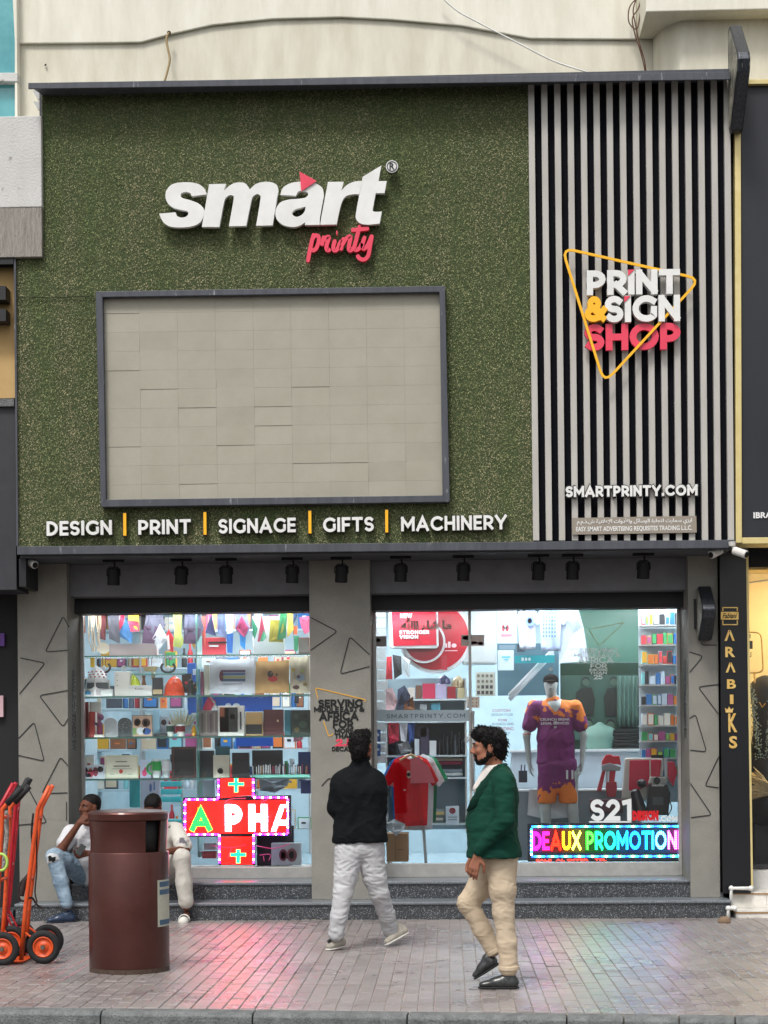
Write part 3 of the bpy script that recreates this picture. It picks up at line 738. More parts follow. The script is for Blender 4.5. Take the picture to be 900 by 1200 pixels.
# ------------------------------------------------------------------ own heavy geometric capitals, drawn as mitred ribbons
from mathutils.geometry import tessellate_polygon
def arc(cx, cy, rx, ry, a0, a1, n=8):
    return [(cx+rx*math.cos(math.radians(a0+(a1-a0)*i/n)), cy+ry*math.sin(math.radians(a0+(a1-a0)*i/n))) for i in range(n+1)]
GW = {'I': 0, '1': .25, '.': 0, 'M': .8, 'O': .82, 'G': .72, 'C': .72, 'E': .42, 'F': .42, 'L': .42, 'T': .58, 'S': .48, 'P': .5, 'R': .52, 'J': .4, '&': .72, 'A': .74, 'V': .7, 'X': .62, 'Y': .68, 'K': .56, 'D': .6, 'H': .58, 'N': .6, 'U': .56, '2': .5, '5': .48, 'W': 1.0, 'B': .5, '4': .6, '7': .5, '0': .6, '3': .46, '/': .3, '-': .3, 'Q': .82, 'Z': .5}
def gl(ch, w):
    bowl = lambda y0, y1, ww: [(0, y1)]+arc(ww-(y1-y0)/2, (y0+y1)/2, (y1-y0)/2, (y1-y0)/2, 90, -90)+[(0, y0)]
    if ch == 'I': return [[(0, 0), (0, 1)]]
    if ch == 'A': return [[(0, -.02), (w/2, 1), (w, -.02)], [(w*.16, .27), (w*.84, .27)]]
    if ch == 'V': return [[(0, 1.02), (w/2, 0), (w, 1.02)]]
    if ch == 'M': return [[(0, 0), (0, 1)], [(w, 0), (w, 1)], [(0, .98), (w/2, .3), (w, .98)]]
    if ch == 'W': return [[(0, 1.02), (w*.25, 0), (w*.5, .9), (w*.75, 0), (w, 1.02)]]
    if ch == 'N': return [[(0, 0), (0, 1)], [(w, 0), (w, 1)], [(.02, .97), (w-.02, .03)]]
    if ch == 'H': return [[(0, 0), (0, 1)], [(w, 0), (w, 1)], [(0, .5), (w, .5)]]
    if ch == 'E': return [[(w, 1), (0, 1), (0, 0), (w, 0)], [(0, .5), (w*.9, .5)]]
    if ch == 'F': return [[(w, 1), (0, 1), (0, 0)], [(0, .47), (w*.9, .47)]]
    if ch == 'L': return [[(0, 1), (0, 0), (w, 0)]]
    if ch == 'T': return [[(0, 1), (w, 1)], [(w/2, 1), (w/2, 0)]]
    if ch == 'P': return [[(0, 0), (0, 1)], bowl(.38, 1, w)]
    if ch == 'B': return [[(0, 0), (0, 1)], bowl(.52, 1, w*.92), bowl(0, .52, w)]
    if ch == 'R': return [[(0, 0), (0, 1)], bowl(.38, 1, w), [(w*.45, .38), (w, 0)]]
    if ch == 'D': return [[(0, 0), (0, 1)], [(0, 1), (w*.35, 1)]+arc(w-.5*.95, .5, .475, .5, 75, -75, 10)+[(w*.35, 0), (0, 0)]]
    if ch == 'O': return [arc(w/2, .5, w/2, .5, 0, 360, 22)]
    if ch == 'Q': return [arc(w/2, .5, w/2, .5, 0, 360, 22), [(w*.6, .25), (w, -.05)]]
    if ch == '0': return [arc(w/2, .5, w/2, .5, 0, 360, 20)]
    if ch == 'C': return [arc(w*.58, .5, w*.58, .5, 48, 312, 16)]
    if ch == 'G': return [arc(w*.58, .5, w*.58, .5, 50, 315, 16)+[(w, .16), (w, .46)], ]
    if ch == 'U': return [[(0, 1), (0, .3)]+arc(w/2, .29, w/2, .29, 180, 360, 10)+[(w, .3), (w, 1)]]
    if ch == 'J': return [[(w, 1), (w, .3)]+arc(w/2, .29, w/2, .29, 0, -150, 8)]
    if ch == 'S': return [arc(w/2, .745, w/2, .255, 38, 270, 12)[:-1]+arc(w/2, .25, w/2, .255, 90, -142, 12)]
    if ch == '5': return [[(w, 1), (w*.12, 1), (w*.06, .55)]+arc(w*.45, .3, w*.55, .3, 95, -150, 12)]
    if ch == '3': return [arc(w*.42, .76, w*.5, .24, 150, -80, 10), arc(w*.42, .26, w*.56, .26, 85, -150, 12)]
    if ch == 'Y': return [[(0, 1.02), (w/2, .42)], [(w, 1.02), (w/2, .42)], [(w/2, .46), (w/2, 0)]]
    if ch == 'X': return [[(0, 1), (w, 0)], [(0, 0), (w, 1)]]
    if ch == 'Z': return [[(0, 1), (w, 1), (0, 0), (w, 0)]]
    if ch == 'K': return [[(0, 0), (0, 1)], [(w, 1), (0, .35)], [(w*.35, .55), (w, 0)]]
    if ch == '1': return [[(0, .93), (w, 1), (w, 0)]]
    if ch == '2': return [arc(w*.48, .7, w*.48, .3, 160, -30, 10)+[(0, 0), (w, 0)]]
    if ch == '4': return [[(w*.7, 0), (w*.7, 1), (0, .3), (w, .3)]]
    if ch == '7': return [[(0, 1), (w, 1), (w*.35, 0)]]
    if ch == '.': return [[(0, -.02), (0, .06)]]
    if ch == '-': return [[(0, .45), (w, .45)]]
    if ch == '/': return [[(0, 0), (w, 1)]]
    if ch == '&': return [arc(w*.42, .78, w*.24, .22, 0, 360, 16), arc(w*.38, .25, w*.38, .25, 0, 360, 18), [(w*.24, .62), (w*.95, .02)], [(w, .45), (w*.72, .12)]]
    return [[(0, 0), (0, .3)]]
def ribbon(path, t, closed=False):
    """polygon strips (list of quads with 4 points) of a mitred ribbon with square ends"""
    P = [Vector((a, b)) for a, b in path]
    closed = (P[0]-P[-1]).length < 1e-4 and len(P) > 4
    if closed: P = P[:-1]
    k = len(P); L = []; R_ = []
    for i, p in enumerate(P):
        a = P[i-1] if (i > 0 or closed) else None; b = P[(i+1) % k] if (i < k-1 or closed) else None
        if a is None: d = (b-p).normalized(); p = p-d*t*.5; n = Vector((-d.y, d.x)); L.append(p+n*t/2); R_.append(p-n*t/2); continue
        if b is None: d = (p-a).normalized(); p = p+d*t*.5; n = Vector((-d.y, d.x)); L.append(p+n*t/2); R_.append(p-n*t/2); continue
        d0 = (p-a).normalized(); d1 = (b-p).normalized(); n0 = Vector((-d0.y, d0.x)); n1 = Vector((-d1.y, d1.x)); m = (n0+n1)
        if m.length < .3: m = n0
        m.normalize(); s_ = 1/max(.38, m.dot(n0)); L.append(p+m*t/2*s_); R_.append(p-m*t/2*s_)
    return L, R_, closed
def own_letter(mb, ch, X, Yv, wid, hgt, t, Y, depth, map_):
    """adds the letter whose outer box starts at unit x = X"""
    w = GW.get(ch, .5); 
    for si, pth in enumerate(gl(ch, w)):
        pth = [(X+t/2+a, t/2+b*(1-t)) for a, b in pth]
        L, R_, cl = ribbon(pth, t); k = len(L); y0 = Y-.0004*si
        base = len(mb.v)
        for l, r in zip(L, R_):
            a = map_(l.x, l.y); b = map_(r.x, r.y)
            mb.v += [(a[0], y0, a[1]), (b[0], y0, b[1]), (a[0], Y+depth, a[1]), (b[0], Y+depth, b[1])]
        for i in range(k if cl else k-1):
            p = base+i*4; q = base+((i+1) % k)*4
            mb.f += [(p, p+1, q+1, q), (p, q, q+2, p+2), (p+1, p+3, q+3, q+1)]
        if not cl:
            e = base+(k-1)*4; mb.f += [(base, base+2, base+3, base+1), (e, e+1, e+3, e+2)]
def caps(s, box, Y, depth, m, parent, name='letter', t=.24, track=.13, joined=False, mats=None, space=.3, slope=None):
    """a word in the own capitals stretched into the pixel box (left, top, right, bottom)"""
    X = 0; pos = []
    for ch in s:
        if ch == ' ': X += space; pos.append(None); continue
        pos.append(X); X += GW.get(ch, .5)+t+track
    W = X-track
    xm, ym = (box[0]+box[2])/2, (box[1]+box[3])/2
    pL = U(box[0], ym, Y); pR = U(box[2], ym, Y); zb = U(xm, box[3], Y).z; zt = U(xm, box[1], Y).z
    if slope is not None: dz = slope
    else: dz = 0
    mp = lambda a, b: (pL.x+(pR.x-pL.x)*a/W, zb+(zt-zb)*b+dz*(a/W-.5))
    out = []; k = 0; mb = MB()
    for ch, x in zip(s, pos):
        if x is None: continue
        if not joined: mb = MB()
        own_letter(mb, ch, x, 0, 0, 0, t, Y, depth, mp)
        if not joined: out.append(mb.build(name, mats[k] if mats else m, parent)); k += 1
    if joined: return mb.build(name, m, parent) if m else mb
    return out
def outline_path(pts):
    """points (x, y) smooth or (x, y, 'c') corners -> closed polyline"""
    n = len(pts); c0 = next(i for i, p in enumerate(pts) if len(p) == 3); P = pts[c0:]+pts[:c0]+[pts[c0]]
    out = []; seg = [P[0]]
    for p in P[1:]:
        seg.append(p)
        if len(p) == 3:
            q = [(a[0], a[1]) for a in seg]
            out += (smooth_path(q, 4)[:-1] if len(q) > 2 else q[:-1]); seg = [p]
    return out
def shape_prism(outer, holes, Y, depth, name, m, parent):
    loops = [[U(a, b, Y) for a, b in L] for L in [outer]+holes]
    loops = [[Vector((p.x, Y, p.z)) for p in L] for L in loops]
    tris = tessellate_polygon([[Vector((p.x, p.z, 0)) for p in L] for L in loops]); flat = [p for L in loops for p in L]; n = len(flat)
    mb = MB(); mb.v = [tuple(p) for p in flat]+[(p.x, Y+depth, p.z) for p in flat]
    for a, b, c in tris:
        pa, pb, pc2 = flat[a], flat[b], flat[c]; s_ = (pb.x-pa.x)*(pc2.z-pa.z)-(pb.z-pa.z)*(pc2.x-pa.x)
        if s_ < 0: b, c = c, b
        mb.f += [(a, b, c), (n+a, n+c, n+b)]
    o = 0
    for L in loops:
        k = len(L)
        for i in range(k): j = (i+1) % k; mb.f.append((o+i, n+o+i, n+o+j, o+j))
        o += k
    return mb.build(name, m, parent)
def smooth_path(pts, k=6):
    P = [Vector((a, b, 0)) for a, b in pts]; out = []
    for i in range(len(P)-1):
        p0 = P[max(i-1, 0)]; p1 = P[i]; p2 = P[i+1]; p3 = P[min(i+2, len(P)-1)]
        for j in range(k):
            t = j/k; out.append(.5*((2*p1)+(p2-p0)*t+(2*p0-5*p1+4*p2-p3)*t*t+(-p0+3*p1-3*p2+p3)*t**3))
    out.append(P[-1]); return [(q.x, q.y) for q in out]
# ------------------------------------------------------------------ lettering on the fascia
m_wl = mat('white_letter', '#e2e2e0', rough=.4, var='#d6d6d3', vscale=5)
m_pk = mat('pink_letter', '#e2405a', rough=.4, var='#d93854', vscale=5)
m_yl = mat('yellow_letter', '#f2b418', rough=.4)
m_dk = mat('letter_return', '#16181c', rough=.6)
def lit(name, label, cat, px, py, Y=YF, group=None): return thing(name, label, cat, tuple(U(px, py, Y)), group)
# big white word
sm = lit('logo_lettering', 'big white slanted raised word smart with a pink triangle on the turf', 'sign lettering', 320, 268)
Yt = YF-.09
c1_ = lambda L: [(180+p[0]/6.4286, 185+p[1]/6.4286)+tuple(p[2:]) for p in L]
c2_ = lambda L: [(315+p[0]/5.625, 185+p[1]/5.625)+tuple(p[2:]) for p in L]
C = 'c'
LS = c1_([(42,420,C),(165,410,C),(178,438),(210,450),(245,442),(262,420),(250,400),(200,390),(150,375),(110,345),(90,300),(95,250),(130,205),(190,186),(270,184),(340,198),(385,235),(400,275,C),(285,288,C),(275,265),(240,256),(208,268),(205,290),(225,305),(280,320),(340,345),(378,385),(378,430),(350,485),(290,515),(200,524),(120,515),(70,480)])
LM = c1_([(418,198,C),(545,195,C),(530,248,C),(570,210),(625,186),(690,192),(725,238,C),(765,200),(820,182),(880,182),(925,202),(940,245),(930,300),(897,508,C),(772,511,C),(805,310),(800,282),(780,272),(750,290),(735,330),(697,512,C),(567,515,C),(603,310),(600,287),(575,280),(545,300),(528,345),(495,520,C),(363,520,C)])
LA = c2_([(237,442,C),(240,424,C),(200,448),(150,455),(90,440),(50,400),(45,345),(75,295),(130,275),(190,270),(240,262),(258,245),(255,228),(225,218),(195,222),(178,250,C),(75,243,C),(95,195),(150,165),(230,155),(300,165),(350,195),(362,240),(355,290),(336,400,C),(336,441,C)])
LAH = c2_([(243,320,C),(235,355),(210,380),(180,388),(158,375),(155,360),(175,340),(210,330)])
LR = c2_([(390,158,C),(493,157,C),(478,215,C),(520,175),(570,155),(618,152,C),(595,240,C),(550,240),(505,255),(480,295),(465,350),(447,438,C),(339,441,C),(345,395,C)])
LT = c2_([(742,50,C),(618,125,C),(612,160,C),(597,240,C),(575,360),(575,400),(600,430),(650,440),(730,433,C),(745,353,C),(700,355),(685,345),(688,320),(705,232,C),(763,232,C),(777,152,C),(722,153,C)])
for k, (L, H) in enumerate(((LS, []), (LM, []), (LA, [LAH]), (LR, []), (LT, []))):
    shape_prism(outline_path(L), [outline_path(h) for h in H], Yt+.0015*k, .05, 'letter', m_wl, sm)
quad([(351, 201), (371, 212), (353, 224)], Yt-.012, Yt-.002).build('pink_triangle', m_pk, sm)
for bx_, by_ in ((215, 250), (280, 250), (350, 250), (395, 250), (435, 250)): 
    MB().cyl(U(bx_, by_, Yt+.05), U(bx_, by_, Yt+.05)+Vector((0, .06, 0)), .012).build('stand_off', m_dk, sm)
rg = lit('trademark_disc', 'small round white disc with a circled letter R beside the big white word', 'sign', 459, 203)
pc_ = U(459.3, 195, Yt)
MB().cyl(pc_+Vector((0, .02, 0)), pc_+Vector((0, .05, 0)), 7.6/PXM(Yt), n=28).build('disc_back', m_dk, rg)
MB().cyl(pc_, pc_+Vector((0, .02, 0)), 7.2/PXM(Yt), n=28).build('disc', m_wl, rg)
ringp = [pc_+Vector((math.cos(t)*5.6/PXM(Yt), -.001, math.sin(t)*5.6/PXM(Yt))) for t in [i*math.pi/12 for i in range(24)]]
MB().tube(ringp, .005, n=4, closed=True).build('ring', m_dk, rg)
text_box('R', (456.4, 191, 462.4, 198.6), Yt-.004, .006, 'letter', m_dk, rg, bold=.02)
# script word
pr = lit('script_lettering', 'pink brush script word printy raised on the turf under the big white word', 'sign lettering', 400, 305)
Yp = YF-.07
def stroke(paths, w, Y, depth, name, m, parent, dark=True):
    """brush strokes: flat ribbons of constant thickness with rounded ends"""
    mb = MB(); bk = MB()
    for n_, pts in enumerate(paths):
        P = [U(a, b, Y) for a, b in smooth_path(pts)]; r = w/PXM(Y)
        k = len(P); L = []; Rr = []
        for i, p in enumerate(P):
            d = (P[min(i+1, k-1)]-P[max(i-1, 0)]); d.y = 0
            if d.length < 1e-9: d = Vector((1, 0, 0))
            d.normalize(); nn = Vector((-d.z, 0, d.x)); e = min(i, k-1-i); rr = r*(.62 if e == 0 else (.88 if e == 1 else 1))
            L.append(p+nn*rr); Rr.append(p-nn*rr)
        yo = n_*.0004
        for tgt, y0, y1 in ((mb, Y-yo, Y+depth),):
            base = len(tgt.v)
            for l, q in zip(L, Rr): tgt.v += [(l.x, y0, l.z), (q.x, y0, q.z), (l.x, y1, l.z), (q.x, y1, q.z)]
            for i in range(k-1):
                b_ = base+i*4; tgt.f += [(b_, b_+4, b_+5, b_+1), (b_, b_+2, b_+6, b_+4), (b_+1, b_+5, b_+7, b_+3)]
            tgt.f += [(base, base+1, base+3, base+2)]; e = base+(k-1)*4; tgt.f += [(e, e+2, e+3, e+1)]
    return mb.build(name, m, parent)
c3_ = lambda L: [[(350+a/9, 255+b/9) for a, b in q] for q in L]
for L in ([[(160,165),(120,330),(95,470)], [(130,250),(170,192),(205,195),(212,240),(190,315),(155,345),(128,325)]],
          [[(270,190),(256,240),(243,296)], [(262,250),(282,215),(312,202),(318,215),(296,285),(292,325),(308,346),(336,330)]],
          [[(385,230),(365,305),(375,345),(408,330),(450,235)], [(395,158),(410,158)]],
          [[(475,208),(455,290),(442,345)], [(452,300),(500,222),(545,198),(535,270),(528,330),(550,346),(590,300)]],
          [[(645,78),(610,220),(588,310),(602,342),(640,322),(668,270)], [(553,132),(640,124),(742,112)]],
          [[(700,195),(672,280),(685,328),(728,290),(775,180)], [(775,180),(752,300),(735,395),(695,440),(645,432),(615,392)]]):
    stroke(c3_(L), 2.3, Yp, .05, 'letter', m_pk, pr)
# row of services
for s_, a, b in (('DESIGN', 54.5, 131), ('PRINT', 162, 223.5), ('SIGNAGE', 256, 346.5), ('GIFTS', 378.5, 438), ('MACHINERY', 470, 594)):
    dy = -(a-54)*.0165
    t_ = lit('service_lettering', 'white raised word %s in the row along the bottom of the turf' % s_, 'sign lettering', (a+b)/2, 627)
    h0 = 610.5-(a+b)/2*.0132+.9
    caps(s_, (a, h0, b, h0+17), YF-.055, .03, m_wl, t_, t=.2, track=.12, slope=(b-a)*.0132/PXM(YF)*.5)
    caps(s_, (a-.8, h0-.3, b+.9, h0+18.2), YF-.024, .02, m_dk, t_, name='letter_back', t=.26, track=.07, slope=(b-a)*.0132/PXM(YF)*.5)
for k, a in enumerate((146, 240, 363, 453)):
    c_ = 616.5-a*.0125
    nm = ('DESIGN and PRINT', 'PRINT and SIGNAGE', 'SIGNAGE and GIFTS', 'GIFTS and MACHINERY')[k]
    q = lit('divider_bar', 'slim yellow upright bar between the words '+nm, 'sign bar', a, 630, group='yellow divider bars')
    quad([(a-1.7, c_-13.5), (a+1.7, c_-13.5), (a+1.9, c_+13), (a-1.5, c_+13)], YF-.055, YF-.02).build('bar', m_yl, q)
    quad([(a-2.6, c_-14.5), (a+2.6, c_-14.5), (a+2.8, c_+14.5), (a-2.4, c_+14.5)], YF-.0195, YF+.0).build('bar_back', m_dk, q)
# print and sign shop
ps = lit('stacked_lettering', 'stacked raised words PRINT & SIGN SHOP in white, yellow and pink on the slats', 'sign lettering', 740, 412, YF-.05)
Y1 = YF-.13
caps('PRINT', (687.5, 316, 797, 345), Y1, .07, m_wl, ps, t=.25, track=.06)
caps('&', (685, 347, 711, 377), Y1, .07, m_yl, ps, t=.25)
caps('SIGN', (709, 346, 797, 377), Y1+.002, .07, m_wl, ps, t=.24, track=.06)
caps('SHOP', (685, 379, 797.5, 410), Y1+.035, .04, m_pk, ps, t=.25, track=.05)
for (a, c) in ((736, 316), (731.5, 347)):
    quad([(a, c), (a+7.5, c-.3), (a+1, c+6.5), (a, c+6.5)], Y1-.006, Y1-.001).build('pink_corner', m_pk, ps)
tri = lit('triangle_outline', 'yellow rounded triangle outline around the stacked words on the slats', 'sign outline', 720, 442, YF-.06)
poly_tube([(658.5, 290.5), (820.5, 327), (708, 449)], Y1+.02, 2.1, 'outline', m_yl, tri, closed=True, corner=15, n=4, flat=.7)
ur = lit('web_lettering', 'white raised web address lettering SMARTPRINTY.COM low on the slats', 'sign lettering', 740, 582, YF-.05)
caps('SMARTPRINTY.COM', (663, 568.8, 817.5, 581.5), YF-.07, .03, m_wl, ur, t=.24, track=.1)
caps('SMARTPRINTY.COM', (661.8, 567.8, 818.7, 583), YF-.0385, .02, m_dk, ur, name='letter_back', t=.32, track=.02)
pl_ = lit('licence_plate', 'translucent beige plate with white Arabic and English company name on the slats', 'plate', 740, 627, YF-.05)
m_plate = glass_mat('plate_acrylic', (.72, .68, .62))
quad([(670, 607), (816, 604.5), (816.5, 624), (670.5, 626.5)], YF-.036, YF-.028).build('plate', mat('plate_tint', '#8d8478', rough=.4), pl_)
AR = {'a': '\ufe8e', 'A': '\ufe8d'}
def arab(s): return s[::-1]
ar_txt = 'ﻡ.ﻡ.ﺫ.ﺵ ﺔﻴﻧﻼﻋﻹﺍ ﺕﺍﻭﺩﻷﺍﻭ ﻞﺋﺎﺳﻮﻟﺍ ﺓﺭﺎﺠﺘﻟ ﺕﺭﺎﻤﺳ ﻱﺰﻳﺍ'
text_box(ar_txt, (676, 607, 811, 615), YF-.0385, .0015, 'lettering', m_wl, pl_, bold=.02)
text_box('EASY SMART ADVERTISING REQUISITES TRADING L.L.C.', (675, 616.4, 811, 623), YF-.0385, .0015, 'lettering', m_wl, pl_, bold=.02)
# ------------------------------------------------------------------ lamps, cameras, cables
m_fit = mat('lamp_black', '#0b0c0e', rough=.6, spec=.25)
spots = [(133, 'over the left end of the left window'), (212.5, 'second from the left under the turf sign'), (265, 'third from the left under the turf sign'),
         (342.5, 'just left of the top of the middle pillar'), (400, 'in front of the top of the middle pillar'), (469.5, 'just right of the middle pillar'),
         (543, 'under the word MACHINERY'), (631, 'under the left end of the slats'), (671, 'under the web address, left one'), (754, 'under the right end of the plate on the slats')]
def spot_geo(p, tilt, root):
    MB().box(p.x-.1, p.x+.1, p.y-.03, p.y+.03, soff-.024, soff-.003).build('track_adapter', m_fit, root, bevel=.004)
    MB().cyl((p.x+.01, p.y, soff-.024), (p.x+.01, p.y, soff-.075), .009).build('stem', m_fit, root)
    R_ = Matrix.Rotation(tilt, 3, 'X') @ Matrix.Rotation(tilt*.3, 3, 'Y')
    c_ = Vector((p.x, p.y, soff-.155)); ax = R_ @ Vector((0, 0, 1))
    MB().cyl(c_-ax*.085, c_+ax*.07, .059, .056, n=20).build('lamp_body', m_fit, root, smooth=False, bevel=.005)
    MB().cyl(c_+ax*.072, c_+ax*.078, .04, .04, n=16).build('lamp_cap', m_fit, root)
    for s_ in (-1, 1): MB().tube([c_+Vector((s_*.062, 0, 0)), c_+Vector((s_*.062, 0, .06)), c_+Vector((s_*.03, 0, .09)), Vector((p.x, p.y, soff-.073))], .005, n=5).build('yoke_arm', m_fit, root)
for k, (a, w_) in enumerate(spots):
    p = U(a, 663, .03)
    r_ = thing('track_spotlight', 'black cylinder spotlight '+w_, 'spotlight', (p.x, p.y, soff-.24), 'spotlights under the sign'); spot_geo(p, .12+.05*math.sin(k*2.1), r_)
m_cam = mat('camera_white', '#c9c7c2', rough=.4)
for a, c_, Y, dx_, lab in ((31, 652, -.05, .1, 'white security camera under the left end of the turf sign'), (846, 640, -.1, -.12, 'white security camera under the right end of the slats'), (858, 640, -.3, .12, 'white security camera in front of the black column top')):
    p = U(a, c_, Y); r_ = thing('security_camera', lab, 'camera', tuple(p), 'small white security cameras')
    MB().cyl(p+Vector((0, 0, .04)), p+Vector((0, 0, .0)), .035, .03).build('mount', m_cam, r_)
    e_ = p+Vector((dx_*.3, -.02, -.05)); MB().cyl(p, e_, .012).build('arm', m_cam, r_)
    ax = Vector((dx_, -.1, -.06)).normalized(); MB().cyl(e_-ax*.03, e_+ax*.11, .038, n=14).build('body', m_cam, r_, bevel=.006)
    MB().cyl(e_+ax*.111, e_+ax*.116, .028, n=14).build('lens_face', m_fit, r_)
cb = thing('brown_cable', 'thin brown cable hanging from a hole in the cream wall above the turf', 'cable', tuple(U(195, 60, YU-.1)))
MB().tube([U(x, y, YU-.125) for x, y in smooth_path([(198, 38), (195, 46), (197, 58), (199, 70), (196, 84), (193, 95)])], .011, n=6).build('cable', mat('cable_brown', '#a08a62', rough=.6), cb, smooth=True)
MB().cyl(U(198, 38.5, YU-.12), U(198, 38.5, YU-.09), .02).build('hole_grommet', m_dk, cb)
wc = thing('white_cable', 'thin white cable slanting down the cream wall to the top of the slats', 'cable', tuple(U(610, 50, YU-.1)))
MB().tube([U(x, y, YU-.13) for x, y in smooth_path([(515, -6), (535, 12), (560, 26), (610, 52), (650, 72), (690, 85)])], .008, n=6).build('cable', m_wl, wc, smooth=True)
tw = thing('brown_wires', 'tangled brown wires running down beside the projecting cream bay', 'wires', tuple(U(750, 40, .3)))
m_wire = mat('wire_brown', '#5b3c2c', rough=.6)
for pts_ in ([(747, -5), (742, 12), (745, 30), (749, 50), (755, 70), (757, 84)], [(752, -5), (748, 10), (741, 22), (744, 40), (751, 62), (756, 83)], [(750, -5), (738, 8), (737, 26), (746, 34), (750, 18), (752, 2)]):
    MB().tube([U(x, y, YU-.13) for x, y in smooth_path(pts_)], .0065, n=5).build('wire', m_wire, tw, smooth=True)
tag(MB().tube([U(x, y, YU-.02) for x, y in ((53, 75.6), (53.6, 76.4))], .012, n=6).build('wall_plug', m_dk), 'tiny dark plug in the cream wall above the left end of the sign cap', 'wall plug')
# brackets behind the left end of the cap
for k, (z_a, z_b, q) in enumerate(((106, 116, 38), (119, 128, 39))):
    o_ = quad([(q, z_a), (46.5, z_a), (46.5, z_b), (44, z_b)], YF+.1, YF+.14).build('cap_bracket', m_alu, sign)
# projecting triangular signs seen edge-on
def fin(px, pts, w_, label, m_side, base):
    r_ = thing('projecting_sign', label, 'projecting sign', base)
    x0_ = base[0]; yc_ = sum(p[0] for p in pts)/len(pts); zc2 = sum(p[1] for p in pts)/len(pts); MB().prismx([(yc_+(p[0]-yc_)*.92, zc2+(p[1]-zc2)*.92) for p in pts], x0_-.004, x0_-.001).build('side_face', m_finface, r_); a_ = MB().prismx(pts, x0_, x0_+w_); a_.build('body', m_side, r_, bevel=.02, seg=3)
    return r_
m_fin = mat('weathered_black', '#3d4148', rough=.35, metal=.5, var='#1c1f25', vscale=9, stretch=(6, 6, .35), grain=('#a09b8d', 9, .68), bump=.15)
m_finface = mat('peeling_face', '#a5a294', rough=.6, var='#2c2e30', vscale=5, grain=('#5c503c', 14, .6))
yb_, yt_ = -.28, -.82
zt_, zm_, zl_ = U(858, 34, yb_).z, U(864, 66, yt_).z, U(857, 158, yb_).z
x_ = U(853.5, 100, yb_).x
fin(0, [(yb_, zt_), (yb_-.08, zt_+.005), (yt_+.03, zm_+.05), (yt_, zm_-.02), (yt_+.03, zm_-.12), (yb_-.1, zl_), (yb_, zl_)], .115, 'weathered black projecting sign seen edge-on at the top right corner of the slats', m_fin, (x_, yb_, zl_))
yb_, yt_ = .28, -.08
zt_, zm_, zl_ = U(825, 688, yb_).z, U(831, 711, yt_).z, U(827, 751, yb_).z
x_ = U(817, 720, yb_).x
r_ = fin(0, [(yb_, zt_), (yb_-.05, zt_+.003), (yt_+.03, zm_+.02), (yt_, zm_-.02), (yt_+.04, zm_-.1), (yb_-.07, zl_), (yb_, zl_)], .13, 'small weathered projecting sign on the upper right pillar beside the black column', m_fin, (x_, yb_, zl_))
quad([(813.5, 702), (815.5, 702), (816, 737), (814, 737)], .26, .299).build('mounting_plate', m_dk, r_)
# words stuck on the middle pillar
pt = thing('pillar_lettering', 'black and red slogan letters stuck on the middle pillar beside the man in black', 'sign lettering', tuple(U(400, 880, YP)))
Yl = YP-.0045; m_vb = mat('vinyl_black', '#0c0c0d', rough=.4)
for s_, bx_, b_ in (('SERVING', (373, 819.5, 425, 828.5), .05), ('MIDDLE EAST &', (368, 828, 427, 834.5), .04), ('AFRICA', (374, 834, 420, 844.5), .05), ('FOR', (390, 844, 414, 853.5), .05), ('MORE', (392, 853.5, 414, 859.5), .04), ('THAN', (392, 859.5, 414, 865.5), .04), ('DECADES', (389, 875, 421, 880.5), .04)):
    caps(s_, bx_, Yl, .003, m_vb, pt, 'lettering', joined=True, t=.25, track=.05, space=.15)
caps('2.5', (393.5, 865.8, 414, 874.4), Yl, .003, m_pk, pt, 'lettering', joined=True, t=.24, track=.06)
m_orv = mat('vinyl_yellow', '#e0a732', rough=.4)
poly_tube([(372.5, 818.5), (369.5, 806), (428.5, 820), (427, 822.5)], YP-.001, .7, 'outline', m_orv, pt, n=4, corner=3)
poly_tube([(379, 845), (385.5, 863.5), (390.5, 860)], YP-.001, .7, 'outline', m_orv, pt, n=4, corner=3)
# stickers running down the reveals
tn = mat('vinyl_black', '#0c0c0d')
for xx, yy0, yy1, sgn, lab in ((px1, 785, 880, 1, 'vertical black vinyl lettering on the inner side of the left pillar'), (r0, 780, 872, -1, 'vertical black vinyl lettering on the inner side of the right pillar')):
    v, f = glyphs('WE CREATE YOUR BRAND', .05)
    za_, zb2 = U(90, yy1, .6).z, U(90, yy0, .6).z; a, b = v[:, 0].min(), v[:, 0].max(); c, d = v[:, 1].min(), v[:, 1].max()
    V = [(xx+sgn*(.002+.002*p[2]), .5+(p[1]-c)/(d-c)*.17, za_+(p[0]-a)/(b-a)*(zb2-za_)) for p in v]
    tag(MB().add(V, f).build('vinyl_lettering', tn), lab, 'lettering')

# ------------------------------------------------------------------ litter bin
bp_ = G(152, 1137.5)
binr = 47/PXM(bp_.y)
bn = thing('litter_bin', 'tall brown metal litter bin with a domed lid standing on the pavement', 'litter bin', tuple(bp_))
m_bin = mat('brown_hammered_metal', '#4c2722', rough=.3, metal=.6, var='#552e28', vscale=4, bump=.18, bscale=260, coat=.3, grain=('#8a6258', 55, .72))
m_rub = mat('bin_black', '#0c0b0b', rough=.7)
S = 1/PXM(bp_.y); zb0 = bp_.z
def zpx(py): return U(152, py, bp_.y).z
R_ = binr
body = MB().lathe([(R_*.99, zpx(1131.5)), (R_, zpx(1130)), (R_, zpx(999)), (R_*.985, zpx(997.4))], (bp_.x, bp_.y, 0), n=64)
smooth_by_angle(body.build('body', m_bin, bn, smooth=True))
smooth_by_angle(MB().lathe([(R_*.995, zpx(1139)), (R_*.997, zpx(1131.4))], (bp_.x, bp_.y, 0), n=64).build('skirt', mat('perforated_skirt', '#5c4a40', rough=.5, metal=.3, grain=('#1a1412', 190, .5)), bn, smooth=True))
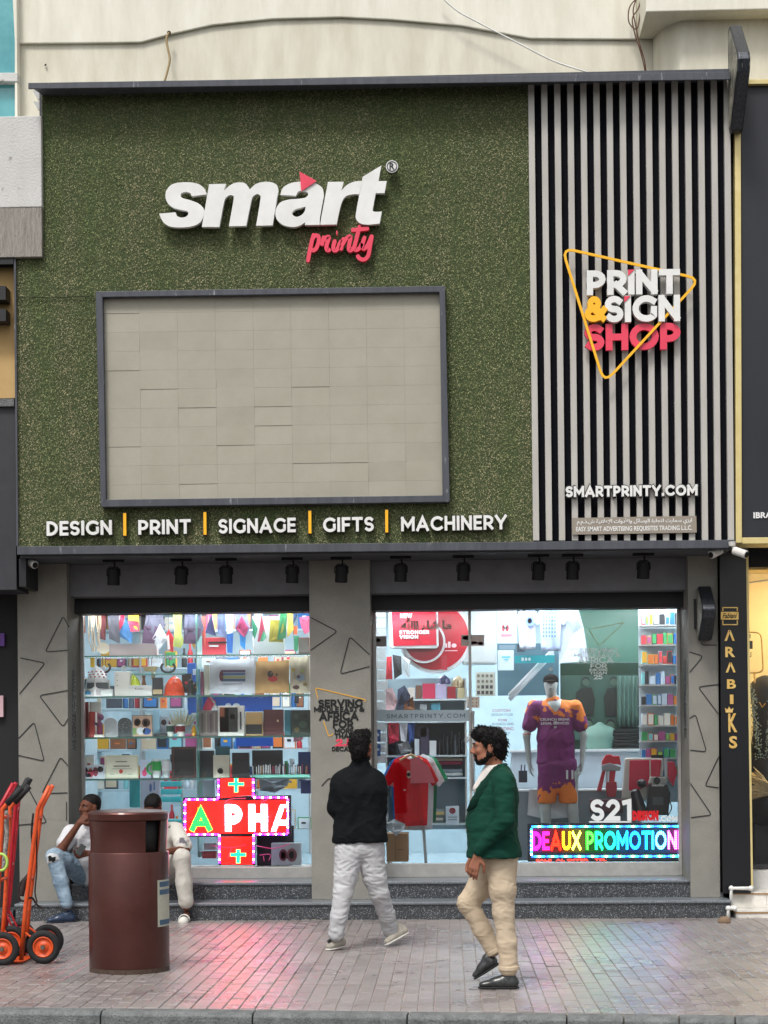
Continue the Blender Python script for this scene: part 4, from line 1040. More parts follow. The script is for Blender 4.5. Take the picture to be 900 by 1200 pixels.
smooth_by_angle(MB().lathe([(R_*.90, zpx(1144)), (R_*.90, zpx(1139.2))], (bp_.x, bp_.y, 0), n=48).build('plinth', m_rub, bn, smooth=True))
for t in range(4):
    an_ = t*math.pi/2+.9; MB().cyl((bp_.x+math.cos(an_)*R_*.6, bp_.y+math.sin(an_)*R_*.6, .006), (bp_.x+math.cos(an_)*R_*.6, bp_.y+math.sin(an_)*R_*.6, .03), .04).build('foot', m_rub, bn)
# hood: open throat at both sides
def hood(a0, a1, prof, name, m, th=.012, n=28):
    mb = MB(); k = len(prof)
    for s_ in (0, 1):
        for r_, z_ in prof:
            for j in range(n+1):
                t = a0+(a1-a0)*j/n; rr = r_-s_*th; mb.v.append((bp_.x+rr*math.cos(t), bp_.y+rr*math.sin(t), z_))
    w_ = n+1; K = k*w_
    for i in range(k-1):
        for j in range(n):
            a = i*w_+j; mb.f.append((a, a+1, a+w_+1, a+w_)); mb.f.append((K+a, K+a+w_, K+a+w_+1, K+a+1))
    for i in range(k-1):
        for j in (0, n):
            a = i*w_+j; mb.f.append((a, a+w_, K+a+w_, K+a) if j == 0 else (a, K+a, K+a+w_, a+w_))
    for j in range(n): mb.f.append((j, K+j, K+j+1, j+1)); a = (k-1)*w_+j; mb.f.append((a, a+1, K+a+1, K+a))
    return smooth_by_angle(mb.build(name, m, bn, smooth=True))
fa0, fa1 = math.radians(196), math.radians(306)
hood(fa0, fa1, [(R_*.955, zpx(999)), (R_*.94, zpx(985)), (R_*.95, zpx(970)), (R_*.985, zpx(961))], 'hood_front', m_bin)
hood(math.radians(25), math.radians(142), [(R_*.955, zpx(999)), (R_*.94, zpx(985)), (R_*.95, zpx(970)), (R_*.985, zpx(961))], 'hood_back', m_bin)
MB().lathe([(R_*.84, zpx(1000)), (R_*.84, zpx(960))], (bp_.x, bp_.y, 0), n=40).build('inner_liner', m_rub, bn, smooth=True)
hood(math.radians(334), math.radians(372), [(R_*.93, zpx(998)), (R_*.985, zpx(961))], 'throat_cheek', m_bin, n=8)
hood(math.radians(168), math.radians(186), [(R_*.93, zpx(998)), (R_*.985, zpx(961))], 'throat_cheek', m_bin, n=8)
smooth_by_angle(MB().lathe([(R_*.975, zpx(960.8)), (R_*1.0, zpx(960)), (R_*1.005, zpx(953)), (R_*.98, zpx(951)), (R_*.8, zpx(949.2)), (R_*.4, zpx(948)), (R_*.02, zpx(947.6))], (bp_.x, bp_.y, 0), n=64).build('lid', m_bin, bn, smooth=True), 30)
def wraplabel(a0, a1, y0, y1, m, name='notice'):
    mb = MB(); n = 8
    for z_ in (zpx(y1), zpx(y0)):
        for j in range(n+1):
            t = math.radians(a0+(a1-a0)*j/n); mb.v.append((bp_.x+(R_+.002)*math.cos(t), bp_.y+(R_+.002)*math.sin(t), z_))
    for j in range(n): mb.f.append((j, j+1, n+2+j, n+1+j))
    return mb.build(name, m, bn)
m_lab = mat('notice_paper', '#b9b7a6', rough=.5, var='#a9aa9c', vscale=30)
wraplabel(324, 362, 1030, 1084, m_lab)
for y0, y1 in ((1032, 1038), (1041, 1047), (1076, 1082)):
    mb_ = wraplabel(328, 360, y0, y1, mat('notice_blue', '#3c5a74', rough=.5), 'notice_block'); 
    for v_ in mb_.data.vertices: v_.co.x *= 1.004; v_.co.y *= 1.004
wraplabel(172, 190, 1034, 1086, mat('notice_orange', '#b06a50', rough=.5))

# ------------------------------------------------------------------ hand trucks
m_org = mat('orange_paint', '#d9531e', rough=.45, var='#c0461a', vscale=12, bump=.1, grain=('#4a2a1c', 40, .66))
m_red = mat('red_paint', '#b80f24', rough=.45, var='#980c1e', vscale=12, grain=('#3c1418', 40, .66))
m_tyre = mat('tyre_rubber', '#141416', rough=.8, var='#1c1c1e', vscale=30)
m_rubg = mat('grip_rubber', '#16171b', rough=.7)
m_steel = mat('worn_steel', '#6b675f', rough=.4, metal=.7)
m_cord = mat('dark_cord', '#2b1c1c', rough=.8)
def wheel(c, r, hubm, root, ax=Vector((0, 1, 0))):
    """pneumatic wheel with its axis along y"""
    wv_ = MB(); prof = []
    for i in range(15):
        t = -math.pi*.85+i*(math.pi*1.7)/14; prof.append((r*.79+math.cos(t)*r*.21, math.sin(t)*r*.2))
    n = 28; base = 0
    for a_, h in prof:
        for j in range(n):
            t = 2*math.pi*j/n; wv_.v.append((c.x+a_*math.cos(t), c.y+h, c.z+a_*math.sin(t)))
    k = len(prof)
    for i in range(k-1):
        for j in range(n):
            j2 = (j+1) % n; wv_.f.append((i*n+j, (i+1)*n+j, (i+1)*n+j2, i*n+j2))
    wo_ = wv_.build('wheel', m_tyre, root, smooth=True)
    ORG[wo_.name] = ORG[root.name]
    pr_ = [(r*.62, -r*.12), (r*.6, -r*.17), (r*.54, -r*.15), (r*.5, -r*.07), (r*.3, -r*.05), (r*.27, -r*.12), (r*.17, -r*.13), (.001, -r*.13)]
    h_ = MB()
    for a_, h in pr_:
        for j in range(n):
            t = 2*math.pi*j/n; h_.v.append((c.x+a_*math.cos(t), c.y+h, c.z+a_*math.sin(t)))
    for i in range(len(pr_)-1):
        for j in range(n):
            j2 = (j+1) % n; h_.f.append((i*n+j, i*n+j2, (i+1)*n+j2, (i+1)*n+j))
    h_.build('rim', hubm, wo_, smooth=True)
    MB().cyl(c+Vector((0, -r*.3, 0)), c+Vector((0, -r*.12, 0)), r*.14, n=6).build('axle_nut', m_steel, wo_)
def hand_truck(label, rail, Yn, Yf, wc, rpx, pm, hubm, grip=False, plate=True, dx=0):
    g0 = U(wc[0], wc[1]+rpx, Yn); g0.z = 0
    root = thing('hand_truck', label, 'hand truck', tuple(g0), 'hand trucks parked at the left edge')
    rails = []
    off = Vector((dx, Yf-Yn, 0))
    base = [U(a, b, Yn+.04) for a, b in rail]
    rt = .017
    for k in (0, 1):
        P_ = [p+off*k*.86 for p in base]
        q = []
        for i, p in enumerate(P_):
            if i in (0, len(P_)-1): q.append(p); continue
            a, b = (P_[i-1]-p), (P_[i+1]-p); q += [p+a.normalized()*min(.04, a.length*.4), p, p+b.normalized()*min(.04, b.length*.4)]
        MB().tube(q, rt, n=8).build('side_rail', pm, root, smooth=True)
        if grip:
            a, b = P_[-2], P_[-1]; MB().tube([a+(b-a)*.25, b+(b-a)*.08], rt*1.45, n=10).build('grip', m_rubg, root, smooth=True)
        rails.append(P_)
    for f_ in (.12, .45, .8):
        def at(P_, f):
            L = [(P_[i+1]-P_[i]).length for i in range(len(P_)-1)]; s_ = f*sum(L)
            for i, l in enumerate(L):
                if s_ <= l: return P_[i]+(P_[i+1]-P_[i])*(s_/l)
                s_ -= l
            return P_[-1]
        MB().tube([at(rails[0], f_), at(rails[1], f_)], rt*.8, n=6).build('cross_bar', pm, root, smooth=True)
    c1_ = U(wc[0], wc[1], Yn); r_ = rpx/PXM(Yn); c1_.z = r_+.004
    c2_ = c1_+off
    wheel(c1_, r_, hubm, root); wheel(c2_, r_, hubm, root)
    MB().tube([c1_, c2_], .01, n=6).build('axle', m_steel, root)
    for k in (0, 1):
        b0 = at(rails[k], .16); MB().tube([b0, c1_+off*k*.86+Vector((0, .03, 0))], .008, n=6).build('wheel_brace', pm, root)
    b0 = rails[0][0]; b1 = rails[1][0]
    mbp = MB(); t0 = Vector((-.16, 0, 0)); lo = Vector((0, 0, -.003))
    zz_ = .018
    mbp.box(min(b0.x, b1.x)-.19, max(b0.x, b1.x)+.015, b0.y-.02, b1.y+.02, zz_-.006, zz_); mbp.build('toe_plate', pm, root)
    return root
t_a = hand_truck('bright orange hand truck without grips, nearest the brown bin', [(25, 1125), (30, 1062), (44.5, 948), (58, 921)], -3.45, -2.98, (51, 1109), 20, m_org, m_org, dx=-.075)
MB().tube([U(a, b, -3.35) for a, b in smooth_path([(39, 953), (37, 975), (38, 1000), (34, 1022), (24, 1035), (22, 1050), (27, 1056), (37, 1052), (43, 1060), (50, 1064)])], .008, n=6).build('bungee_cord', m_cord, t_a, smooth=True)
MB().tube([U(a, b, -3.38) for a, b in smooth_path([(44, 958), (43, 990), (43, 1020), (41, 1045), (43, 1058), (37, 1063)])], .006, n=6).build('bungee_cord', m_cord, t_a, smooth=True)
MB().tube([U(a, b, -3.4) for a, b in smooth_path([(34, 1028), (29, 1033), (25, 1050)])], .02, n=6).build('bungee_hook', m_cord, t_a, smooth=True)
t_b = hand_truck('orange hand truck with black grips cut off by the left photo edge', [(-8, 1128), (-3, 1060), (3, 948), (24, 924.5)], -3.55, -3.05, (3, 1109), 20, m_org, m_org, grip=True, dx=-.055)
t_c = hand_truck('crimson hand truck with black grips behind the orange ones', [(3, 1100), (8, 1060), (19, 940), (32, 915)], -3.0, -2.5, (21, 1096), 18, m_red, m_red, grip=True, dx=-.1)
t_d = hand_truck('crimson hand truck without grips, its handle end crossing the black wall', [(-26, 1100), (-22, 1060), (-8, 960), (15.5, 918)], -2.6, -2.2, (-12, 1092), 18, m_red, m_red, dx=-.07)
MB().tube([U(a, b, -3.25) for a, b in smooth_path([(7, 950), (8, 975), (6, 1000), (4, 1020)])], .018, n=8).build('rope_bundle', mat('grey_rope', '#a3a09c', rough=.8, var='#4a4644', vscale=40), t_b, smooth=True)
ringc = U(1, 1010.5, -3.6)
MB().tube([ringc+Vector((math.cos(t)*.048, 0, math.sin(t)*.062)) for t in [i*math.pi/10 for i in range(20)]], .011, n=6, closed=True).build('tape_roll', mat('lime_tape', '#a8c95c', rough=.5), t_b, smooth=True)
# ------------------------------------------------------------------ people: smooth-union distance fields turned into one surface each
class SDF:
    def __init__(s, h=.009, k=.03): s.P = []; s.h = h; s.k = k
    def cap(s, a, b, ra, rb=None, k=None, flat=None, sub=False):
        """tapered capsule; flat = (direction, factor) squeezes it along a direction"""
        s.P.append(('c', Vector(a), Vector(b), ra, ra if rb is None else rb, s.k if k is None else k, flat, sub)); return s
    def chain(s, pts, rs, k=None, flat=None):
        for i in range(len(pts)-1): s.cap(pts[i], pts[i+1], rs[i], rs[i+1], k, flat)
        return s
    def ell(s, c, r, rot=None, k=None, sub=False):
        s.P.append(('e', Vector(c), Vector(r), rot, None, s.k if k is None else k, None, sub)); return s
    def mesh(s):
        h = s.h; lo = Vector((1e9,)*3); hi = Vector((-1e9,)*3)
        for p in s.P:
            if p[7]: continue
            if p[0] == 'c': r = max(p[3], p[4])+h*2+.01; pts = (p[1], p[2])
            else: r = max(p[2])+h*2+.01; pts = (p[1],)
            for q in pts:
                for i in range(3): lo[i] = min(lo[i], q[i]-r); hi[i] = max(hi[i], q[i]+r)
        n = [int((hi[i]-lo[i])/h)+2 for i in range(3)]
        ax = [lo[i]+np.arange(n[i])*h for i in range(3)]; D = np.full(n, .2)
        for p in s.P:
            if p[0] == 'c': r = max(p[3], p[4]); pts = (p[1], p[2])
            else: r = max(p[2]); pts = (p[1],)
            m = r+.06; sl_ = []
            for i in range(3):
                a = min(q[i] for q in pts)-m; b = max(q[i] for q in pts)+m
                sl_.append(slice(max(0, int((a-lo[i])/h)), min(n[i], int((b-lo[i])/h)+2)))
            if any(q.stop <= q.start for q in sl_): continue
            X, Y_, Z = np.meshgrid(ax[0][sl_[0]], ax[1][sl_[1]], ax[2][sl_[2]], indexing='ij')
            if p[0] == 'c':
                a, b = np.array(p[1]), np.array(p[2]); q = np.stack([X, Y_, Z], -1)-a; ab = b-a; L = ab.dot(ab)
                t = np.clip((q@ab)/L, 0, 1) if L > 1e-12 else np.zeros(X.shape)
                v = q-t[..., None]*ab
                if p[6]:
                    nn = np.array(Vector(p[6][0]).normalized()); f = p[6][1]; v = v+(f-1)*(v@nn)[..., None]*nn
                d = np.sqrt((v*v).sum(-1))-(p[3]+(p[4]-p[3])*t)
            else:
                q = np.stack([X, Y_, Z], -1)-np.array(p[1])
                if p[3] is not None: q = q@np.array(p[3])
                rr = np.array(p[2]); e = np.sqrt(((q/rr)**2).sum(-1)); g = np.sqrt(((q/rr**2)**2).sum(-1))+1e-9
                d = e*(e-1)/g
            c = D[tuple(sl_)]; k = p[5]
            if p[7]: hh = np.maximum(k-np.abs(c+d), 0)/k; D[tuple(sl_)] = np.maximum(c, -d)+hh*hh*k*.25
            else: hh = np.maximum(k-np.abs(c-d), 0)/k; D[tuple(sl_)] = np.minimum(c, d)-hh*hh*k*.25
        return nets(D, lo, h)
def nets(D, lo, h):
    """naive surface nets"""
    S = D < 0; nx, ny, nz = D.shape
    c = np.zeros((nx-1, ny-1, nz-1), int)
    for dx in (0, 1):
        for dy in (0, 1):
            for dz in (0, 1): c += S[dx:nx-1+dx, dy:ny-1+dy, dz:nz-1+dz]
    act = (c > 0) & (c < 8); idx = -np.ones(act.shape, int); ii = np.argwhere(act); idx[act] = np.arange(len(ii))
    acc = np.zeros((len(ii), 3)); cnt = np.zeros(len(ii))
    for a in range(3):
        o = [b for b in range(3) if b != a]
        for u in (0, 1):
            for v in (0, 1):
                off = [0, 0, 0]; off[o[0]] = u; off[o[1]] = v; p0 = ii+off; p1 = p0.copy(); p1[:, a] += 1
                d0 = D[tuple(p0.T)]; d1 = D[tuple(p1.T)]; m = (d0 < 0) != (d1 < 0); t = np.where(m, d0/(d0-d1+1e-12), 0)
                q = np.array(off, float)[None].repeat(len(ii), 0); q[:, a] += t; acc[m] += q[m]; cnt[m] += 1
    V = (ii+acc/np.maximum(cnt, 1)[:, None])*h+np.array(lo)
    F = []
    for a in range(3):
        b, c_ = [(1, 2), (2, 0), (0, 1)][a]
        s0 = [slice(1, -1)]*3; s0[a] = slice(0, D.shape[a]-1); s1 = list(s0); s1[a] = slice(1, D.shape[a])
        A = S[tuple(s0)]; B = S[tuple(s1)]
        for flip, msk in ((False, A & ~B), (True, B & ~A)):
            e = np.argwhere(msk)
            if not len(e): continue
            e = e+np.array([0 if i == a else 1 for i in range(3)])
            def at(db, dc):
                q = e.copy(); q[:, b] -= db; q[:, c_] -= dc; return idx[tuple(q.T)]
            f = np.stack([at(1, 1), at(0, 1), at(0, 0), at(1, 0)], 1)
            if flip: f = f[:, ::-1]
            F.append(f[(f >= 0).all(1)])
    return V, np.concatenate(F)
def relax(V, F, it=1, lam=.5):
    n = len(V)
    for _ in range(it):
        acc = np.zeros_like(V); cnt = np.zeros(n)
        for i in range(4):
            a, b = F[:, i], F[:, (i+1) % 4]
            np.add.at(acc, a, V[b]); np.add.at(cnt, a, 1); np.add.at(acc, b, V[a]); np.add.at(cnt, b, 1)
        V = V*(1-lam)+lam*acc/np.maximum(cnt, 1)[:, None]
    return V
def vnormals(V, F):
    N = np.cross(V[F[:, 2]]-V[F[:, 0]], V[F[:, 3]]-V[F[:, 1]]); out = np.zeros_like(V)
    for i in range(4): np.add.at(out, F[:, i], N)
    return out/np.maximum(np.linalg.norm(out, axis=1), 1e-12)[:, None]
def wrinkle(V, F, amp, freq, aniso=(1, 1, 1), seed=0, ridged=True):
    N = vnormals(V, F); d = np.empty(len(V))
    for i, p in enumerate(V):
        q = Vector((p[0]*freq*aniso[0]+seed, p[1]*freq*aniso[1], p[2]*freq*aniso[2]))
        q2 = q+Vector(noise.noise_vector(q*.6))*.8
        v = noise.noise(q2); d[i] = (1-2*abs(v)*1.6 if ridged else v*1.5)
    return V+N*(d*amp)[:, None]
def sdf_obj(S, name, m, parent, rel=1, wr=None, label=None):
    V, F = S.mesh(); V = relax(V, F, rel)
    if wr: V = wrinkle(V, F, **wr)
    mb = MB(); mb.v = [tuple(p) for p in V]; mb.f = [tuple(int(i) for i in f) for f in F]
    o = mb.build(name, m, parent, smooth=True, label=label)
    return o
def skin_mat(name, c, c2): return mat(name, c, rough=.62, var=c2, vscale=25, bump=.15, bscale=260, spec=.3)
def cloth(name, c, c2=None, rough=.85, b=.3, bs=320, fold=.55):
    if name in _mats: return _mats[name]
    m = mat(name, c, rough=rough, var=c2, vscale=7, bump=b, bscale=bs, spec=.2); t = m.node_tree; bs_ = t.nodes['Principled BSDF']; tc = t.nodes.new('ShaderNodeTexCoord')
    mp = t.nodes.new('ShaderNodeMapping'); mp.inputs['Scale'].default_value = (7, 7, 16); mp.inputs['Rotation'].default_value = (.2, .35, 0); t.links.new(tc.outputs['Object'], mp.inputs[0])
    n = t.nodes.new('ShaderNodeTexNoise'); n.noise_type = 'RIDGED_MULTIFRACTAL'; n.inputs['Scale'].default_value = 1; n.inputs['Detail'].default_value = 2; n.inputs['Distortion'].default_value = .8; t.links.new(mp.outputs[0], n.inputs['Vector'])
    bp = t.nodes.new('ShaderNodeBump'); bp.inputs['Strength'].default_value = fold; bp.inputs['Distance'].default_value = .014; t.links.new(n.outputs[0], bp.inputs['Height'])
    old = bs_.inputs['Normal'].links[0].from_socket if bs_.inputs['Normal'].links else None
    if old: t.links.new(old, bp.inputs['Normal'])
    t.links.new(bp.outputs[0], bs_.inputs['Normal']); return m
def locks(hair, root, H, m, n=260, L=.026, r=.004, seed=1):
    """short curved tapering locks growing from the hair's surface, one mesh"""
    R_ = random.Random(seed); vs = hair.data.vertices; off = ORG[root.name]; mb = MB(); c = H.p(0, -.02, .03)
    for _ in range(n):
        v = vs[R_.randrange(len(vs))]; p = v.co+off; nn = Vector(v.normal)
        if (p-H.c).dot(H.f) > .045*H.s and (p-H.c).dot(H.u) < .085*H.s: continue
        side = nn.cross(H.u); d = (nn*.55+H.f*R_.uniform(-.6, .5)-H.u*R_.uniform(-.1, .7)+side*R_.uniform(-.7, .7)).normalized()
        l = L*R_.uniform(.6, 1.3); q = p+d*l*.5+nn*l*.18; e = p+d*l-H.u*l*.25
        mb.tube([p-nn*.004, q, e], [r, r*.9, r*.15], n=5)
    return mb.build('hair_locks', m, root, smooth=True, kind='stuff')
class Head:
    """head frame: c = centre between the ears, f = facing, u = up; s = scale (1 = head 0.23 m high)"""
    def __init__(h, c, f, u, s=1.0):
        h.c = Vector(c); h.f = Vector(f).normalized(); u = Vector(u); h.u = (u-h.f*u.dot(h.f)).normalized(); h.r = h.f.cross(h.u).normalized(); h.s = s
        h.M = Matrix((h.r, h.f, h.u)).transposed()
    def p(h, r, f, u): return h.c+(h.r*r+h.f*f+h.u*u)*h.s
    def skull(h, S):
        s = h.s; R_ = h.M
        S.ell(h.p(0, -.018, .035), (.076*s, .096*s, .086*s), R_, .02)
        S.ell(h.p(0, .028, -.02), (.064*s, .07*s, .09*s), R_, .03)
        S.cap(h.p(-.03, .04, -.075), h.p(.03, .04, -.075), .03*s, k=.03)
        S.cap(h.p(0, .07, -.093), h.p(0, .068, -.088), .022*s, k=.025)
        S.cap(h.p(-.056, .0, -.05), h.p(-.03, .05, -.085), .02*s, k=.03); S.cap(h.p(.056, .0, -.05), h.p(.03, .05, -.085), .02*s, k=.03)
        S.cap(h.p(0, .094, .012), h.p(0, .117, -.026), .007*s, .0115*s, k=.012)
        for q in (-1, 1):
            S.cap(h.p(q*.011, .104, -.032), h.p(q*.012, .1, -.033), .0085*s, k=.008)
            S.cap(h.p(q*.012, .093, .022), h.p(q*.045, .082, .022), .0095*s, k=.014)
            S.ell(h.p(q*.042, .07, -.022), (.02*s, .018*s, .017*s), R_, .02)
            S.ell(h.p(q*.031, .093, .004), (.0145*s, .0105*s, .010*s), R_, .008, sub=True)
            S.ell(h.p(q*.079, -.004, -.008), (.009*s, .021*s, .031*s), R_, .008)
            S.ell(h.p(q*.089, .004, -.006), (.006*s, .009*s, .014*s), R_, .005, sub=True)
        S.cap(h.p(-.018, .094, -.054), h.p(.018, .094, -.054), .006*s, k=.007); S.cap(h.p(0, .099, -.053), h.p(0, .098, -.053), .006*s, k=.007)
        S.cap(h.p(-.015, .09, -.066), h.p(.015, .09, -.066), .0075*s, k=.007)
    def details(h, root, eyem, hairm, lipm=None):
        s = h.s
        for q in (-1, 1):
            MB().ell(h.p(q*.031, .081, .003), (.0118*s,)*3, 10, 8).build('eye', eyem, root, smooth=True)
            MB().ell(h.p(q*.0318, .0905, .0025), (.005*s, .004*s, .005*s), 8, 6, h.M).build('iris', mat('iris_dark', '#130c09', rough=.2), root, smooth=True)
            MB().tube([h.p(q*.014, .1, .0235), h.p(q*.03, .1, .029), h.p(q*.048, .086, .024)], [.0035*s, .0042*s, .002*s], n=6).build('eyebrow', hairm, root, smooth=True)
        if lipm: MB().tube([h.p(-.021, .092, -.059), h.p(-.008, .1035, -.0575), h.p(.008, .1035, -.0575), h.p(.021, .092, -.059)], .0042*s, n=6).build('lips', lipm, root, smooth=True)
def hand(S, w, d, n, r=1.0, curl=.5, thumb=1):
    """palm from wrist w along d; n = palm normal (towards palm); five fingers bent towards n"""
    d = Vector(d).normalized(); n = Vector(n); n = (n-d*n.dot(d)).normalized(); s_ = d.cross(n)*thumb
    pc = w+d*.045*r
    for q in (-.027, -.009, .009, .027): S.cap(w+s_*q*.6*r, w+d*.085*r+s_*q*r, .013*r, .0115*r, k=.012)
    for i, (q, L) in enumerate(((.031, .072), (.011, .082), (-.010, .076), (-.029, .058))):
        b = w+d*.087*r+s_*q*r; a1 = curl*.7; a2 = curl*1.5+.06*i; a3 = curl*2.1+.08*i
        dd = lambda a: (d*math.cos(a)+n*math.sin(a)+s_*q*1.2).normalized()
        p1 = b+dd(a1)*L*.45*r; p2 = p1+dd(a2)*L*.32*r; p3 = p2+dd(a3)*L*.25*r
        S.chain([b, p1, p2, p3], [.0098*r, .0092*r, .0085*r, .0072*r], k=.004)
    t0 = w+d*.022*r+s_*.028*r; t1 = t0+(d*.6+s_*.75+n*.25).normalized()*.036*r; t2 = t1+(d*.85+s_*.3+n*.35).normalized()*.032*r; t3 = t2+(d+n*.4).normalized()*.022*r
    S.chain([t0, t1, t2, t3], [.015*r, .012*r, .0105*r, .009*r], k=.006)
def shoe(root, heel, toe, m, msole, w=.048, h=.075, tip=.0, name='shoe', up=Vector((0, 0, 1))):
    """heel and toe on the ground line of the shoe; tip lifts nothing, the two points carry the tilt"""
    heel = Vector(heel); toe = Vector(toe); d = (toe-heel).normalized(); u = (up-d*up.dot(d)).normalized(); s_ = d.cross(u); L = (toe-heel).length
    S = SDF(.006, .02); P = lambda a, b, c: heel+d*a*L+u*b+s_*c
    S.cap(P(.14, .05, 0), P(.2, .085, 0), w*.78, w*.72); S.cap(P(.15, .042, 0), P(.55, .04, 0), w*.8, w*.8, flat=(u, 1.1)); S.cap(P(.45, .05, 0), P(.82, .032, 0), w*.72, w*.66, flat=(u, 1.35))
    S.cap(P(.3, .075, 0), P(.55, .052, 0), w*.62, w*.6)
    o = sdf_obj(S, name, m, root)
    T = SDF(.006, .01); T.cap(P(.12, .012, 0), P(.5, .012, 0), w*.82, w*.8, flat=(u, 3.6)); T.cap(P(.5, .012, 0), P(.85, .012, 0), w*.86, w*.7, flat=(u, 3.6))
    so_ = sdf_obj(T, 'sole', msole, o)
    ORG[so_.name] = ORG[root.name]
    return o
# ---- man in the green blazer, walking left, seen in profile
def at(px, py, Y): return U(px, py, Y)
YB4 = -4.86
p4 = thing('person', 'bearded man walking left in a green blazer, cream trousers and black shoes', 'person', tuple(G(583, 1155)))
m_skin4 = skin_mat('tan_skin', '#996650', '#8b5a45'); m_hair = mat('black_hair', '#080707', rough=.6, var='#100d0c', vscale=60, stretch=(1, 1, .25), bump=.6, bscale=120, spec=.2)
m_eye = mat('eye_white', '#7a6c64', rough=.2); m_lip = mat('lips_brown', '#7d4038', rough=.5)
H = Head(at(572.5, 875.5, YB4), (-1, -.08, -.04), (0.04, 0, 1), 1.0)
S = SDF(.0065, .02); H.skull(S)
S.cap(H.p(0, -.018, -.05), at(583, 903, YB4), .054, .052, k=.03)
S.cap(at(583, 915, YB4), at(584, 990, YB4), .07, .1, k=.03)
wr4 = at(560, 1003, YB4-.2); el4 = at(592, 962, YB4-.235); sh4 = at(590, 915, YB4-.17)
sh4b = at(592, 915, YB4+.17); el4b = at(575, 958, YB4+.24); wr4b = at(556, 1000, YB4+.2)
for a, b, c in ((sh4, el4, wr4), (sh4b, el4b, wr4b)):
    S.chain([a, b, c], [.045, .038, .026], k=.03); S.cap(at(585, 917, YB4), a, .045, .045, k=.02)
hand(S, wr4, (-.35, 0, -1), (.3, .9, 0), 1.0, .38, 1)
hand(S, wr4b, (-.3, 0, -1), (.3, -.9, 0), 1.0, .4, -1)
hipN, kneeN, ankN = at(587, 1008, YB4-.09), at(590, 1070, YB4-.1), at(596, 1137, YB4-.1)
hipF, kneeF, ankF = at(583, 1008, YB4+.09), at(548, 1058, YB4+.1), at(579, 1115, YB4+.1)
S.cap(at(588, 985, YB4), at(587, 1006, YB4), .1, .09)
S.chain([hipN, kneeN, ankN], [.075, .05, .034]); S.chain([hipF, kneeF, ankF], [.075, .05, .034])
sdf_obj(S, 'body', m_skin4, p4)
H.details(p4, m_eye, m_hair, m_lip)
# beard and hair
B = SDF(.005, .012); s_ = H.s
B.cap(H.p(-.03, .04, -.077), H.p(.03, .04, -.077), .0315, k=.03); B.cap(H.p(0, .068, -.094), H.p(0, .064, -.09), .0245, k=.025)
for q in (-1, 1): B.cap(H.p(q*.058, .0, -.052), H.p(q*.031, .05, -.086), .0225, k=.03); B.cap(H.p(q*.066, .008, .0), H.p(q*.06, .006, -.045), .0125, .016, k=.02); B.cap(H.p(q*.024, .088, -.052), H.p(q*.02, .082, -.08), .011, .014)
B.cap(H.p(-.02, .0965, -.0465), H.p(.02, .0965, -.0465), .0075, k=.006); B.ell(H.p(0, .125, -.06), (.02, .024, .008), H.M, .004, sub=True)
sdf_obj(B, 'beard', m_hair, p4, wr=dict(amp=.0012, freq=90))
Q = SDF(.006, .02)
Q.k = .045
Q.ell(H.p(0, -.02, .048), (.084, .099, .085), H.M); Q.ell(H.p(0, -.05, .0), (.077, .066, .088), H.M); Q.cap(H.p(-.03, .045, .092), H.p(.035, .045, .092), .044); Q.cap(H.p(0, .062, .094), H.p(0, .088, .088), .034, .022)
Q.cap(H.p(0, -.062, -.05), H.p(0, -.06, -.078), .042, .03)
for q in (-1, 1): Q.cap(H.p(q*.07, .026, .045), H.p(q*.075, .018, -.004), .018, .008, k=.02)
Q.ell(H.p(0, .13, -.01), (.1, .062, .07), H.M, .02, sub=True)
for q in (-1, 1): Q.ell(H.p(q*.088, .0, -.012), (.02, .022, .034), H.M, .01, sub=True)
locks(sdf_obj(Q, 'hair', m_hair, p4, wr=dict(amp=.004, freq=42, aniso=(1, 1, .6))), p4, H, m_hair, 420, .019, .0034)
# shirt collar, blazer
m_wsh = cloth('white_shirt', '#cfc9c4'); m_grn = cloth('green_wool', '#08352a', '#0a3d2f', b=.15); m_grnl = cloth('green_lapel', '#072e24')
Cc = SDF(.006, .012); Cc.cap(at(582, 903, YB4), at(577, 908, YB4), .066, .066); Cc.cap(at(576, 904, YB4), at(563, 924, YB4), .058, .05); sdf_obj(Cc, 'shirt', m_wsh, p4)
J = SDF(.008, .035); fx = (0, 1, 0)
J.cap(at(589, 915, YB4-.12), at(589, 915, YB4+.12), .08, .08, k=.05)
J.cap(at(583, 930, YB4-.05), at(583, 930, YB4+.05), .125, .125, k=.05)
J.chain([at(580, 940, YB4), at(576, 965, YB4), at(577, 984, YB4)], [.155, .16, .158], k=.05)
for q in (-.06, .06): J.chain([at(580, 940, YB4+q), at(577, 972, YB4+q), at(579, 1001, YB4+q), at(580, 1015, YB4+q)], [.128, .142, .172, .185], k=.04)
J.cap(at(586, 905, YB4-.04), at(588, 906, YB4+.04), .06, .06, k=.03)
for a, b, c, y in ((sh4, el4, wr4, -.02), (sh4b, el4b, wr4b, .02)):
    J.chain([a+Vector((0, y*1.6, -.01)), b+Vector((0, y*1.6, 0)), c+Vector((.012, 0, .035))], [.074, .06, .046], k=.012)
J.ell(at(578, 1003.5, YB4)-Vector((0, 0, 1)), (2.5, 2.5, 1), None, .008, sub=True)
J.ell(at(553, 918, YB4), (.07, .05, .16), None, .02, sub=True)
J.cap(H.p(0, 0, -.02), at(582, 899, YB4), .058, .054, k=.008, sub=True)
J.cap(at(578, 904, YB4), at(566, 915, YB4), .05, .035, k=.008, sub=True)
jo = sdf_obj(J, 'blazer', m_grn, p4, rel=2, wr=dict(amp=.0035, freq=11, aniso=(1, .8, 1.6), seed=3))
